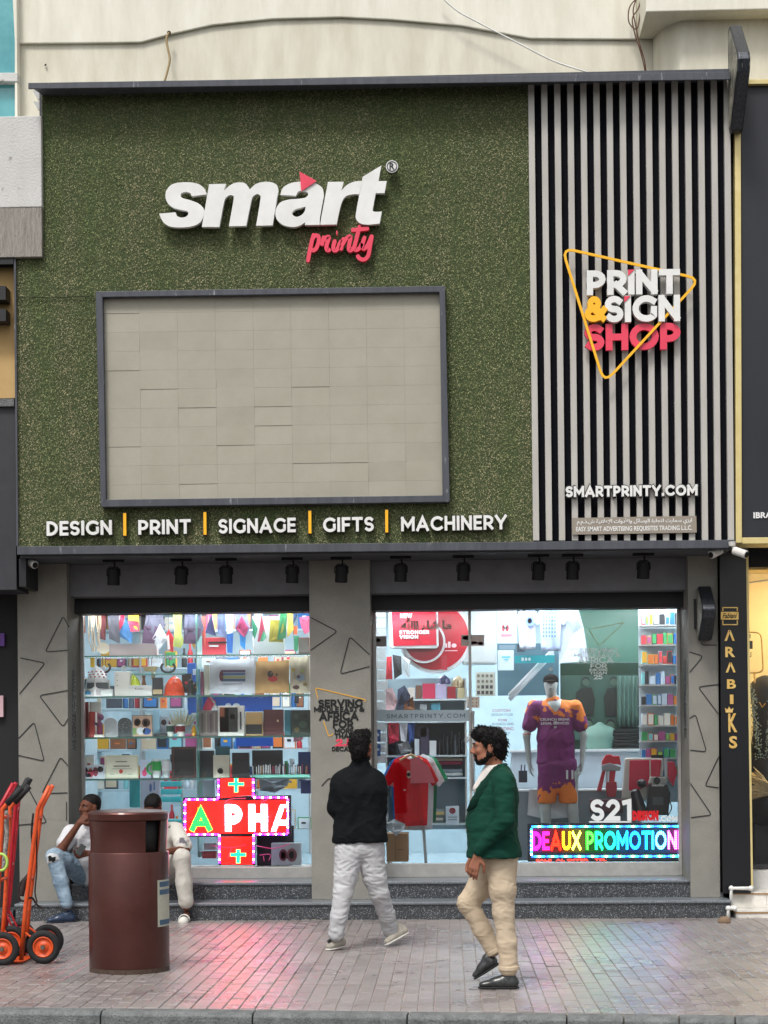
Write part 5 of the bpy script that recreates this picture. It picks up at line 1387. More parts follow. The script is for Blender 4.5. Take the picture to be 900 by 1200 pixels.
MB().tube([at(589, 897, YB4+.05), at(591.5, 896, YB4), at(590, 897, YB4-.055), at(583, 900, YB4-.075), at(577, 906, YB4-.085)], [.018, .022, .022, .022, .018], n=8, flat=.5, fdir=(0, 0, 1)).build('collar', m_grnl, p4, smooth=True)
MB().tube([at(586, 897, YB4-.08), at(579, 905, YB4-.12), at(568, 922, YB4-.142), at(555, 941, YB4-.125), at(548, 951, YB4-.09)], [.016, .028, .036, .03, .01], n=8, flat=.3, fdir=(.3, 1, .1)).build('lapel', m_grnl, p4, smooth=True)
MB().box(*(lambda p: (p.x-.05, p.x+.045, p.y-.006, p.y+.01, p.z-.009, p.z+.009))(at(580, 985, YB4-.2))).build('pocket_flap', m_grnl, p4, bevel=.003)
for k in range(3): MB().ell(wr4+Vector((.03+.004*k, -.045, .045+.014*k)), (.006, .004, .006), 8, 6).build('cuff_button', mat('button_pale', '#a59f90', rough=.3), p4)
m_cr = cloth('cream_cotton', '#c6b59d', '#bdab93', fold=.3)
T = SDF(.008, .03)
T.cap(at(587, 1000, YB4-.03), at(587, 1000, YB4+.03), .12, .12, k=.05)
T.chain([hipN+Vector((0, .01, .02)), at(589, 1042, YB4-.1), kneeN, at(594, 1105, YB4-.1), ankN+Vector((0, 0, .012))], [.112, .086, .067, .062, .062], k=.03)
T.chain([hipF+Vector((-.02, -.01, .02)), at(562, 1040, YB4+.1), kneeF, at(566, 1090, YB4+.1), ankF+Vector((-.01, 0, .02))], [.104, .082, .068, .06, .056], k=.03)
T.ell(ankN+Vector((0, 0, -.075)), (.12, .12, .045), None, .004, sub=True); 
sdf_obj(T, 'trousers', m_cr, p4, rel=1, wr=dict(amp=.0024, freq=13, aniso=(1, 1, 2.2), seed=9))
for a, b, r in ((ankN+Vector((0, 0, .0)), ankN+Vector((0, 0, .03)), .069), (ankF+Vector((.012, 0, -.008)), ankF+Vector((-.004, 0, .02)), .063)): MB().tube([a, b], r, n=18).build('turn_up', m_cr, p4, smooth=False, bevel=.006)
m_bsh = mat('black_leather', '#1c1e1f', rough=.3, var='#2c2f2f', vscale=30, spec=.6, grain=('#5c6060', 90, .62)); m_sole = mat('dark_sole', '#0c0c0d', rough=.7)
hN, tN = G(607, 1154.5, 0), G(557, 1154.5, 0); 
shoe(p4, (hN.x, ankN.y, .0), (tN.x, ankN.y, .0), m_bsh, m_sole, w=.047)
hF, tF = at(585, 1131, YB4+.1), at(561, 1146, YB4+.1)
shoe(p4, hF, tF+Vector((-.03, 0, -.02)), m_bsh, m_sole, w=.045, up=Vector((-.55, 0, .8)))
# ---- man in the black shirt, walking away to the left, seen from behind
Y3 = -2.5
p3 = thing('person', 'man seen from behind in a black shirt and pale grey trousers walking past the pillar', 'person', tuple(G(415, 1111)))
m_skin3 = skin_mat('brown_skin', '#8a5540', '#7d4b38')
A = lambda x, y, d=0: at(x, y, Y3+d)
H = Head(A(423, 875), (.3, .95, 0), (0, 0, 1), 1.06)
S = SDF(.0065, .02); H.skull(S); S.cap(H.p(0, -.012, -.05), A(422, 903, .03), .052, .054, k=.03); S.cap(A(421, 915), A(421, 985), .08, .09, k=.04)
shL, elL, wrL = A(398.5, 917), A(392.5, 947), A(401, 962, .14); shR, elR, wrR = A(441, 917), A(445, 948), A(437, 958, .2)
for a, b, c in ((shL, elL, wrL), (shR, elR, wrR)): S.chain([a, b, c], [.045, .04, .027], k=.03); S.cap(A(421, 914), a, .045, .045, k=.02)
hand(S, wrL, (.3, 1, .2), (.4, 0, 1), 1, .5, 1); hand(S, wrR, (-.5, 1, .3), (-.4, 0, 1), 1, .5, -1)
hipL, kneL, ankL = A(409, 1000, -.02), A(402, 1046, -.08), A(394, 1096, -.1)
hipR, kneR, ankR = A(434, 1000, .02), A(444, 1046, .05), A(459, 1090, .22)
S.cap(A(421, 985), A(421, 998), .085, .08); S.chain([hipL, kneL, ankL], [.08, .052, .036]); S.chain([hipR, kneR, ankR], [.08, .052, .036])
sdf_obj(S, 'body', m_skin3, p3); H.details(p3, m_eye, m_hair, m_lip)
Q = SDF(.006, .02); Q.ell(H.p(0, -.024, .045), (.085, .1, .082), H.M); Q.ell(H.p(0, -.05, -.01), (.08, .068, .08), H.M); Q.cap(H.p(-.035, .04, .1), H.p(.035, .04, .1), .035); Q.cap(H.p(0, -.07, -.04), H.p(0, -.075, -.07), .05, .035)
locks(sdf_obj(Q, 'hair', m_hair, p3, wr=dict(amp=.003, freq=50)), p3, H, m_hair, 380, .016, .003, 2)
m_blk = cloth('black_cotton', '#04080b', '#060b0f', b=.15)
J = SDF(.008, .04); fl = ((0.3, .95, 0), 1.25)
J.cap(A(404, 915), A(437, 915), .08, .08, k=.05); J.cap(A(421, 899), A(402, 912), .05, .055, k=.05); J.cap(A(423, 899), A(439, 912), .05, .055, k=.05); J.cap(A(408, 925), A(434, 925), .13, .13, k=.05, flat=((0, 1, 0), 1.15))
J.chain([A(411, 930), A(411, 975), A(410, 987)], [.14, .128, .13], k=.05, flat=((0, 1, 0), 1.1)); J.chain([A(433, 930), A(432, 965), A(434, 982)], [.14, .128, .132], k=.05, flat=((0, 1, 0), 1.1))
J.cap(A(422.5, 892), A(422, 905, -.01), .068, .085, k=.03)
for a, b, c in ((shL, elL, wrL), (shR, elR, wrR)): J.chain([a+Vector((0, 0, -.01)), b, c+Vector((0, -.03, 0))], [.078, .06, .048], k=.022)
J.chain([A(411, 980), A(411, 1000)], [.135, .138], k=.04); J.chain([A(434, 980), A(435, 996)], [.132, .13], k=.04); J.ell(A(422, 989.5)+Matrix.Rotation(-.2, 3, 'Y')@Vector((0, 0, -1)), (3, 3, 1), None, .008, sub=True)
sdf_obj(J, 'shirt', m_blk, p3, rel=2, wr=dict(amp=.0045, freq=8.5, aniso=(1.2, .8, 1.1), seed=21))
MB().tube([A(422.5, 890)+Vector((math.cos(t)*.07, math.sin(t)*.068, .012*math.cos(t*2))) for t in [i*math.pi/10 for i in range(20)]], .02, n=8, flat=.35, fdir=None, closed=True).build('collar', m_blk, p3, smooth=True)
m_gr = cloth('pale_grey_denim', '#bdbec0', '#b0b1b4', fold=.22)
T = SDF(.008, .03); T.cap(A(411, 992), A(432, 992), .125, .125, k=.04, flat=((0, 1, 0), 1.15))
T.chain([hipL+Vector((0, 0, .02)), A(405, 1028, -.05), kneL, A(397, 1075, -.1), ankL+Vector((0, 0, .01))], [.115, .094, .076, .066, .062], k=.02)
T.chain([hipR+Vector((0, 0, .02)), A(439, 1028, .03), kneR, A(453, 1072, .15), ankR+Vector((-.01, 0, .0))], [.115, .094, .078, .068, .064], k=.02)
sdf_obj(T, 'trousers', m_gr, p3, rel=1, wr=dict(amp=.0042, freq=13, aniso=(1, 1, 2.1), seed=33))
m_snk = mat('pale_suede', '#a59f93', rough=.8, var='#8b867c', vscale=25); m_ssole = mat('white_sole', '#c9c7c0', rough=.6)
hl = A(402, 1108, .02); tl = A(383, 1113, -.15)
shoe(p3, (hl.x, hl.y, .012), (tl.x, tl.y, .0), m_snk, m_ssole, w=.052)
hr = A(478, 1092, .3); tr = A(452, 1107, .12)
shoe(p3, hr+Vector((0, 0, -.02)), (tr.x, tr.y, .005), m_snk, m_ssole, w=.052, up=Vector((-.4, 0, .9)))
MB().tube([A(384, 1104, -.14), A(390, 1100, -.1), A(396, 1104, -.02)], .012, n=6, flat=.4).build('shoe_stripe', m_bsh, p3)
# ---- man in the white T-shirt seated on the steps, ripped jeans
Y1_ = .12
p1 = thing('person', 'man in white T-shirt and ripped blue jeans sitting on the step, hand at his chin', 'person', tuple(G(95, 1079)))
m_skin1 = skin_mat('dark_skin', '#633a29', '#583224')
A = lambda x, y, d=0: at(x, y, Y1_+d)
H = Head(A(105, 946), (-.62, -.75, .02), (.08, .05, 1), .99)
S = SDF(.006, .02); H.skull(S); S.cap(H.p(0, -.03, -.05), A(109, 965, .12), .055, .06, k=.03); S.cap(A(108, 975, .12), A(108, 1018, .28), .11, .12, k=.04)
shA, elA, wrA = A(83, 976, .05), A(71.5, 996, -.12), A(93, 964.5, -.13)
shB, elB, wrB = A(127, 976, .1), A(124, 1003, -.05), A(103, 1000, -.2)
for a, b, c in ((shA, elA, wrA), (shB, elB, wrB)): S.chain([a, b, c], [.05, .044, .028], k=.02); S.cap(A(106, 973, .1), a, .06, .05)
hand(S, wrA, (.5, .15, .55), (.4, .7, .2), 1.0, 1.0, -1)
hand(S, wrB, (-.8, -.2, -.15), (0, -.6, .4), 1.0, .8, 1)
hA, kA, aA = A(98, 1022, .22), A(64, 1004, -.2), A(78, 1062, -.28); hB, kB, aB = A(122, 1022, .22), A(134, 1006, -.25), A(140, 1062, -.3)
S.chain([hA, kA, aA], [.085, .056, .036]); S.chain([hB, kB, aB], [.085, .056, .036])
sdf_obj(S, 'body', m_skin1, p1); H.details(p1, m_eye, m_hair, mat('lips_dark', '#3a1c18', rough=.45))
Q = SDF(.005, .015); Q.ell(H.p(0, -.024, .05), (.079, .098, .079), H.M); Q.ell(H.p(0, -.055, .01), (.073, .055, .065), H.M)
Q.ell(H.p(0, .11, .0), (.09, .05, .095), H.M, .01, sub=True)
sdf_obj(Q, 'hair', m_hair, p1, wr=dict(amp=.0015, freq=120))
MB().ell(H.p(.083, .0, -.028), (.006, .006, .006), 8, 6).build('earring', mat('silver', '#d0d0d0', rough=.2, metal=1), p1)
m_tee = cloth('white_tshirt', '#c9c9cc', '#bfbfc3')
J = SDF(.008, .035); J.cap(A(91, 977, .1), A(122, 976, .12), .085, .085, k=.05); J.chain([A(106, 985, .1), A(106, 1002, .14), A(107, 1020, .25)], [.15, .155, .16], k=.05)
J.chain([shA, shA+(elA-shA)*.62], [.078, .076]); J.chain([shB, shB+(elB-shB)*.62], [.078, .076]); J.cap(H.p(0, 0, -.06), A(106, 962, .08), .062, .068, k=.008, sub=True)
sdf_obj(J, 'tshirt', m_tee, p1, rel=2, wr=dict(amp=.004, freq=11, seed=5))
m_jean = cloth('faded_denim', '#92a5b4', '#64798c', b=.4)
T = SDF(.008, .03); T.cap(A(98, 1020, .26), A(120, 1020, .26), .14, .14, k=.05)
for h_, k_, a_ in ((hA, kA, aA), (hB, kB, aB)): T.chain([h_, k_+(h_-k_)*.25, k_, k_+(a_-k_)*.5, a_+Vector((0, 0, .03))], [.125, .094, .078, .066, .057], k=.03)
sdf_obj(T, 'jeans', m_jean, p1, rel=1, wr=dict(amp=.003, freq=13, aniso=(1, 1, 1.6), seed=14))
d_ = (kA-CAM).normalized()
m_fray = cloth('frayed_white', '#c4c6c8'); m_rip = mat('ripped_dark', '#0b0b0f', rough=.9)
def patch(px, depth, m_, nm_):
    """ragged patch that follows the knee"""
    mb = MB(); c_ = A(sum(p[0] for p in px)/len(px), sum(p[1] for p in px)/len(px), -.2)
    ring_ = [c_]
    for f_ in (.5, 1):
        for a, b in px: q = A(a, b, -.2); ring_.append(c_+(q-c_)*f_)
    kc = kA; out = []
    for q in ring_: 
        dx_, dz_ = q.x-kc.x, q.z-kc.z; rr = .097+depth; y_ = kc.y-math.sqrt(max(.0004, rr*rr-min(dx_*dx_+dz_*dz_, rr*rr*.92))); out.append((q.x, y_, q.z))
    n = len(px); mb.v = out; mb.f = [(0, 1+(i+1)%n, 1+i) for i in range(n)]+[(1+i, 1+(i+1)%n, 1+n+(i+1)%n, 1+n+i) for i in range(n)]
    return mb.build(nm_, m_, p1)
patch([(56.5, 1002), (60, 999.5), (65, 999), (70, 1001), (72, 1006), (71, 1012), (66, 1015.5), (60, 1016), (56.5, 1011)], .003, m_fray, 'frayed_edge')
patch([(59, 1003), (61.5, 1001.5), (64, 1004), (68, 1003), (67.5, 1008), (64, 1010), (63, 1008), (59.5, 1009)], .006, m_rip, 'knee_rip')
patch([(60, 1011.5), (64, 1012), (68, 1011), (66, 1014), (61, 1014)], .006, m_rip, 'knee_rip')
m_navy = mat('navy_leather', '#1c2c42', rough=.35, var='#243650', vscale=25)
g1, g2 = G(84, 1078), G(53, 1079)
shoe(p1, (aA.x+.07, aA.y+.06, 0), (aA.x-.19, aA.y-.08, 0), m_navy, mat('navy_sole', '#121a26', rough=.6), w=.05)
shoe(p1, (aB.x+.05, aB.y+.06, 0), (aB.x-.14, aB.y-.14, 0), m_navy, mat('navy_sole', '#121a26'), w=.05)
ph = thing('phone', 'black phone in the hand of the seated man in ripped jeans', 'phone', tuple(A(94, 1000, -.25)))
mbp = MB().box(-.03, .03, -.005, .005, -.055, .055); mbp.xf(Matrix.Translation(A(94.5, 996, -.27)) @ Matrix.Rotation(.5, 4, 'Y') @ Matrix.Rotation(-.4, 4, 'X')); mbp.build('phone_body', mat('phone_black', '#0a0a0c', rough=.25), ph, bevel=.003)
# ---- man half hidden behind the bin
p2 = thing('person', 'man with bowed head in white patterned shirt and white trousers, sitting behind the litter bin', 'person', tuple(G(212, 1077)))
A = lambda x, y, d=0: at(x, y, .12+d)
H = Head(A(179, 947, -.12), (-.12, -.8, -.6), (0, -.5, .85), .98)
S = SDF(.0065, .02); H.skull(S); S.cap(H.p(0, -.05, -.04), A(184, 968, .12), .055, .06); S.cap(A(184, 975, .12), A(186, 1018, .28), .12, .13, k=.04)
shA, elA, wrA = A(164, 976, .05), A(160, 1000, -.12), A(176, 1006, -.26); shB, elB, wrB = A(206, 973, .05), A(217, 996, -.1), A(196, 998, -.26)
for a, b, c in ((shA, elA, wrA), (shB, elB, wrB)): S.chain([a, b, c], [.05, .044, .028]); S.cap(A(185, 970, .1), a, .06, .05)
hand(S, wrA, (.8, -.2, .1), (0, 0, 1), 1, .7, 1); hand(S, wrB, (-.9, -.2, 0), (0, 0, 1), 1, .7, -1)
hA, kA, aA = A(176, 1022, .22), A(160, 1006, -.25), A(158, 1062, -.3); hB, kB, aB = A(196, 1022, .22), A(213, 1005, -.2), A(218, 1064, -.2)
S.chain([hA, kA, aA], [.085, .056, .034]); S.chain([hB, kB, aB], [.085, .056, .034])
for a, q in ((aA, -1), (aB, 1)):
    S.cap(a+Vector((0, .02, -.075)), a+Vector((0, -.12, -.1)), .035, .028); 
    for t in range(5): S.cap(a+Vector((-.03+t*.014, -.13, -.105)), a+Vector((-.032+t*.015, -.17+abs(t-1)*.006, -.11)), .012, .01, k=.004)
sdf_obj(S, 'body', m_skin1, p2); H.details(p2, m_eye, m_hair)
Q = SDF(.005, .015); Q.ell(H.p(0, -.024, .05), (.08, .1, .08), H.M); Q.ell(H.p(0, -.055, .01), (.074, .058, .07), H.M); Q.ell(H.p(0, .11, .0), (.09, .05, .1), H.M, .01, sub=True)
sdf_obj(Q, 'hair', m_hair, p2, wr=dict(amp=.0015, freq=120))
J = SDF(.008, .035); J.cap(A(170, 975, .1), A(200, 974, .1), .085, .085, k=.05); J.chain([A(185, 985, .1), A(186, 1002, .14), A(186, 1020, .25)], [.16, .165, .17], k=.05)
J.chain([shA, shA+(elA-shA)*.8], [.08, .082]); J.chain([shB, shB+(elB-shB)*.8], [.08, .082]); J.cap(H.p(0, 0, -.06), A(184, 962, .06), .062, .068, k=.008, sub=True)
sdf_obj(J, 'shirt', mat('white_print_shirt', '#c6c3bb', rough=.85, grain=('#5d5860', 9, .61), bump=.2, bscale=250), p2, rel=2, wr=dict(amp=.004, freq=11, seed=45))
m_wt = cloth('white_trousers', '#c2beb6', '#b9b5ad', fold=.3)
T = SDF(.008, .03); T.cap(A(176, 1020, .26), A(196, 1020, .26), .14, .14, k=.05)
for h_, k_, a_ in ((hA, kA, aA), (hB, kB, aB)): T.chain([h_, k_+(h_-k_)*.25, k_, k_+(a_-k_)*.5, a_+Vector((0, 0, .06))], [.125, .094, .08, .074, .07], k=.03)
sdf_obj(T, 'trousers', m_wt, p2, rel=1, wr=dict(amp=.003, freq=12, seed=54))
for a in (aA, aB):
    MB().tube([(a.x-.005, a.y+.06, .013), (a.x-.005, a.y-.05, .013), (a.x-.006, a.y-.15, .013), (a.x-.006, a.y-.185, .013)], [.034, .044, .048, .034], n=14, flat=1, fdir=(1, 0, 0)).xf(Matrix.Scale(1, 4)).build('sandal_sole', m_ssole, p2, smooth=True).scale = (1, 1, 1)
    tt = [Vector((a.x-.005+math.cos(t)*.052, a.y-.09, .02+math.sin(t)*.055)) for t in [i*math.pi/8 for i in range(9)]]
    MB().tube(tt, .03, n=8, flat=.18, fdir=(0, 0, 1)).build('sandal_strap', m_ssole, p2, smooth=True)
# ------------------------------------------------------------------ display in the windows
_c = {}
def cm(col, rough=.55, metal=0):
    k = 'paint_'+col.strip('#')+('_m' if metal else '')+('_g' if rough < .3 else '')
    return mat(k, col, rough=rough, metal=metal, var=None, bump=.05, bscale=90)
def em(col, st): return mat('led_'+col.strip('#')+'_%d' % int(st*10), col, emit=col, estr=st)
m_shelf = mat('shelf_glass_edge', '#6fae9f', rough=.15, spec=.8); m_shelfg = glass_mat('shelf_glass', (.9, .97, .95))
YS_ = 1.05
SY = [767.5, 815, 863, 912]
SZ = [U(230, y, YS_).z for y in SY]
xa, xb = U(97, 850, YS_).x, U(367, 850, YS_).x
for k, z in enumerate(SZ):
    r_ = thing('glass_shelf', ('top', 'second', 'third', 'lowest')[k]+' glass shelf across the left window', 'shelf', (xa, YS_, z-.02), 'glass shelves in the left window')
    MB().box(xa, xb, YS_+.014, YS_+.34, z-.014, z-.001).build('shelf_glass', m_shelfg, r_)
    MB().box(xa, xb, YS_-.004, YS_-.0005, z-.016, z+.001).build('shelf_edge', m_shelf, r_)
    MB().box(xa+.02, xb-.03, YS_+.002, YS_+.012, z-.0155, z-.002).build('shelf_light', m_strip2, r_)  # added emitter hidden behind the edge, brightens the fronts of the goods
pst = thing('glass_divider', 'upright glass divider between the two bays of the left window', 'divider', tuple(U(231, 1010, YS_)))
dx0 = U(231, 860, YS_-.01).x
MB().box(dx0-.006, dx0+.006, YS_-.01, YS_+.34, Z2+.2, U(231, 716, YS_).z).build('divider_glass', m_shelf, pst)
# low plinth behind the kick rail
MB().box(px1+.05, c0-.05, YG+.06, YG+.6, Z2, U(230, 1016, YS_).z-.01).build('window_plinth', m_white_conc, shop)
def slot(name, label, cat, x0, x1, yt, base, Y=1.13, group=None):
    """base: shelf index or a pixel row"""
    zb_ = SZ[base]+.002 if base in (0, 1, 2, 3) else U((x0+x1)/2, base, Y).z
    a, c_ = U(x0, (yt+SY[1])/2, Y).x, U(x1, (yt+SY[1])/2, Y).x; zt_ = U((x0+x1)/2, yt, Y).z
    r_ = thing(name, label, cat, ((a+c_)/2, Y, zb_), group); return r_, a, c_, zb_, zt_
def marks(root, L, Y):
    for q in L:
        x0, y0, x1, y1, col = q[:5]; a, c_, z0, z1 = RX(x0, y0, x1, y1, Y)
        if len(q) > 5:
            n = 14; MB().prism([((a+c_)/2+(c_-a)/2*math.cos(2*math.pi*i/n), (z0+z1)/2+(z1-z0)/2*math.sin(2*math.pi*i/n)) for i in range(n)], Y-.0025, Y-.0005).build('print_mark', cm(col), root)
        else: MB().box(a, c_, Y-.0025, Y-.0005, z0, z1).build('print_mark', cm(col), root)
def boxy(name, label, cat, x0, x1, yt, base, col, dep=.06, Y=1.13, mk=(), lean=0, col2=None, bev=.004, part='body', group=None):
    r_, a, c_, z0, z1 = slot(name, label, cat, x0, x1, yt, base, Y, group)
    MB().box(a, c_, Y, Y+dep, z0, z1).build(part, cm(col), r_, bevel=bev)
    if col2: MB().box(a+(c_-a)*.08, c_-(c_-a)*.08, Y-.004, Y-.001, z0+(z1-z0)*.08, z1-(z1-z0)*.08).build('panel', cm(col2), r_)
    marks(r_, mk, Y-.005)
    return r_
def book(label, x0, x1, yt, base, col, Y=1.13, mk=(), spine=None, dep=.035, name='notebook', cat='notebook'):
    r_, a, c_, z0, z1 = slot(name, label, cat, x0, x1, yt, base, Y)
    MB().box(a, c_, Y, Y+.006, z0, z1).build('cover', cm(col), r_, bevel=.002)
    MB().box(a+.004, c_-.004, Y+.0065, Y+dep, z0+.004, z1-.004).build('pages', cm('#d8d2c4'), r_)
    MB().box(a, c_, Y+dep+.001, Y+dep+.006, z0, z1).build('cover', cm(col), r_)
    if spine: MB().box(a-.001, a+(c_-a)*.1, Y-.003, Y-.0005, z0, z1).build('spine', cm(spine), r_)
    marks(r_, mk, Y-.003); return r_
def picture(label, x0, x1, yt, base, frame, inner, mk=(), Y=1.13, name='picture_frame', cat='picture', fw=1.6):
    r_, a, c_, z0, z1 = slot(name, label, cat, x0, x1, yt, base, Y); w_ = fw/PXM(Y)
    for q in ((a, c_, z0, z0+w_), (a, c_, z1-w_, z1), (a, a+w_, z0+w_, z1-w_), (c_-w_, c_, z0+w_, z1-w_)): MB().box(q[0], q[1], Y, Y+.02, q[2], q[3]).build('frame_bar', cm(frame), r_, bevel=.002)
    MB().box(a+w_, c_-w_, Y+.008, Y+.014, z0+w_, z1-w_).build('sheet', cm(inner), r_)
    marks(r_, mk, Y+.007); return r_
def helmet(label, x0, x1, yt, base, col, brim=True, Y=1.2, mk=None, name='hard_hat', cat='hard hat', lift=0):
    r_, a, c_, z0, z1 = slot(name, label, cat, x0, x1, yt, base, Y); cx = (a+c_)/2; R0_ = (c_-a)/2; z0 += lift
    prof = [(R0_*.92*math.cos(t), (z1-z0)*math.sin(t)) for t in [i*math.pi/2/8 for i in range(9)]]; prof[-1] = (.001, z1-z0)
    MB().lathe([(R0_*.92, 0)]+prof, (cx, Y, z0+.006), 28).build('shell', cm(col, .25), r_, smooth=True)
    if brim: MB().lathe([(R0_*.9, 0), (R0_, .001), (R0_, .009), (R0_*.9, .012)], (cx, Y, z0), 28).build('brim', cm(col, .25), r_, smooth=True)
    MB().tube([Vector((cx+R0_*.0, Y-R0_*.93*math.cos(t), z0+.01+(z1-z0)*1.0*math.sin(t))) for t in [i*math.pi/10 for i in range(11)]], .008, n=6).build('ridge', cm(col, .25), r_, smooth=True)
    return r_
def mug(label, x0, x1, yt, base, col, band=None, tall=False, handle=1, Y=1.15):
    r_, a, c_, z0, z1 = slot('tumbler' if tall else 'mug', label, 'tumbler' if tall else 'mug', x0, x1, yt, base, Y); cx = (a+c_)/2; R0_ = (c_-a)/2; h_ = z1-z0
    MB().lathe([(R0_*.85 if tall else R0_*.9, 0), (R0_*.95, h_*.1), (R0_, h_), (R0_*.9, h_), (R0_*.86, h_*.5), (.001, h_*.45)], (cx, Y, z0), 20).build('cup', cm(col, .3), r_, smooth=True)
    if band: MB().lathe([(R0_*1.02, h_*.4), (R0_*1.035, h_*.42), (R0_*1.04, h_*.86), (R0_*1.02, h_*.88)], (cx, Y, z0), 20).build('band', cm(band, .4), r_, smooth=True)
    if handle: MB().tube([Vector((cx-handle*(R0_*.95+h_*.28*math.sin(t)), Y, z0+h_*.5+h_*.28*math.cos(t))) for t in [i*math.pi/8 for i in range(9)]], h_*.06, n=6).build('handle', cm(band or col, .4), r_, smooth=True)
    return r_
def cloth_poly(name, label, cat, pts, col, Y=1.1, th=.006, stripes=(), group=None, wave=.012):
    """hanging cloth cut to the pixel outline, with waves; stripes: further coloured pieces"""
    top = min(pts, key=lambda p: p[1]); r_ = thing(name, label, cat, tuple(U(top[0], top[1], Y)), group)
    def piece(P_, c_, off, nm):
        P3_ = [U(a, b, Y) for a, b in P_]; cx = sum(p.x for p in P3_)/len(P3_); cz = sum(p.z for p in P3_)/len(P3_); mb = MB(); n = len(P3_)
        ring = []
        for f_ in (0, .5, 1):
            for p in P3_:
                x_, z_ = cx+(p.x-cx)*f_, cz+(p.z-cz)*f_; ring.append((x_, Y+off+wave*math.sin(x_*60+z_*9)+wave*.6*math.sin(z_*25), z_))
        mb.v = ring+[(q[0], q[1]+th, q[2]) for q in ring]; N_ = 3*n
        for s0_ in (0, 1):
            for l in (0, 1):
                for i in range(n):
                    j = (i+1) % n; q = (l*n+i, l*n+j, (l+1)*n+j, (l+1)*n+i); mb.f.append(tuple(s0_*N_+t for t in (q if s0_ else reversed(q))))
        for i in range(n): j = (i+1) % n; mb.f.append((2*n+i, 2*n+j, N_+2*n+j, N_+2*n+i))
        mb.build(nm, cm(c_, .8), r_)
    piece(pts, col, 0, 'cloth')
    for k, (P_, c_) in enumerate(stripes): piece(P_, c_, -.009-.002*k, 'stripe')
    return r_
def L1(*p): return [(80+a/5.625, 690+b/5.625) for a, b in p]
def L2(*p): return [(230+a/5.625, 690+b/5.625) for a, b in p]
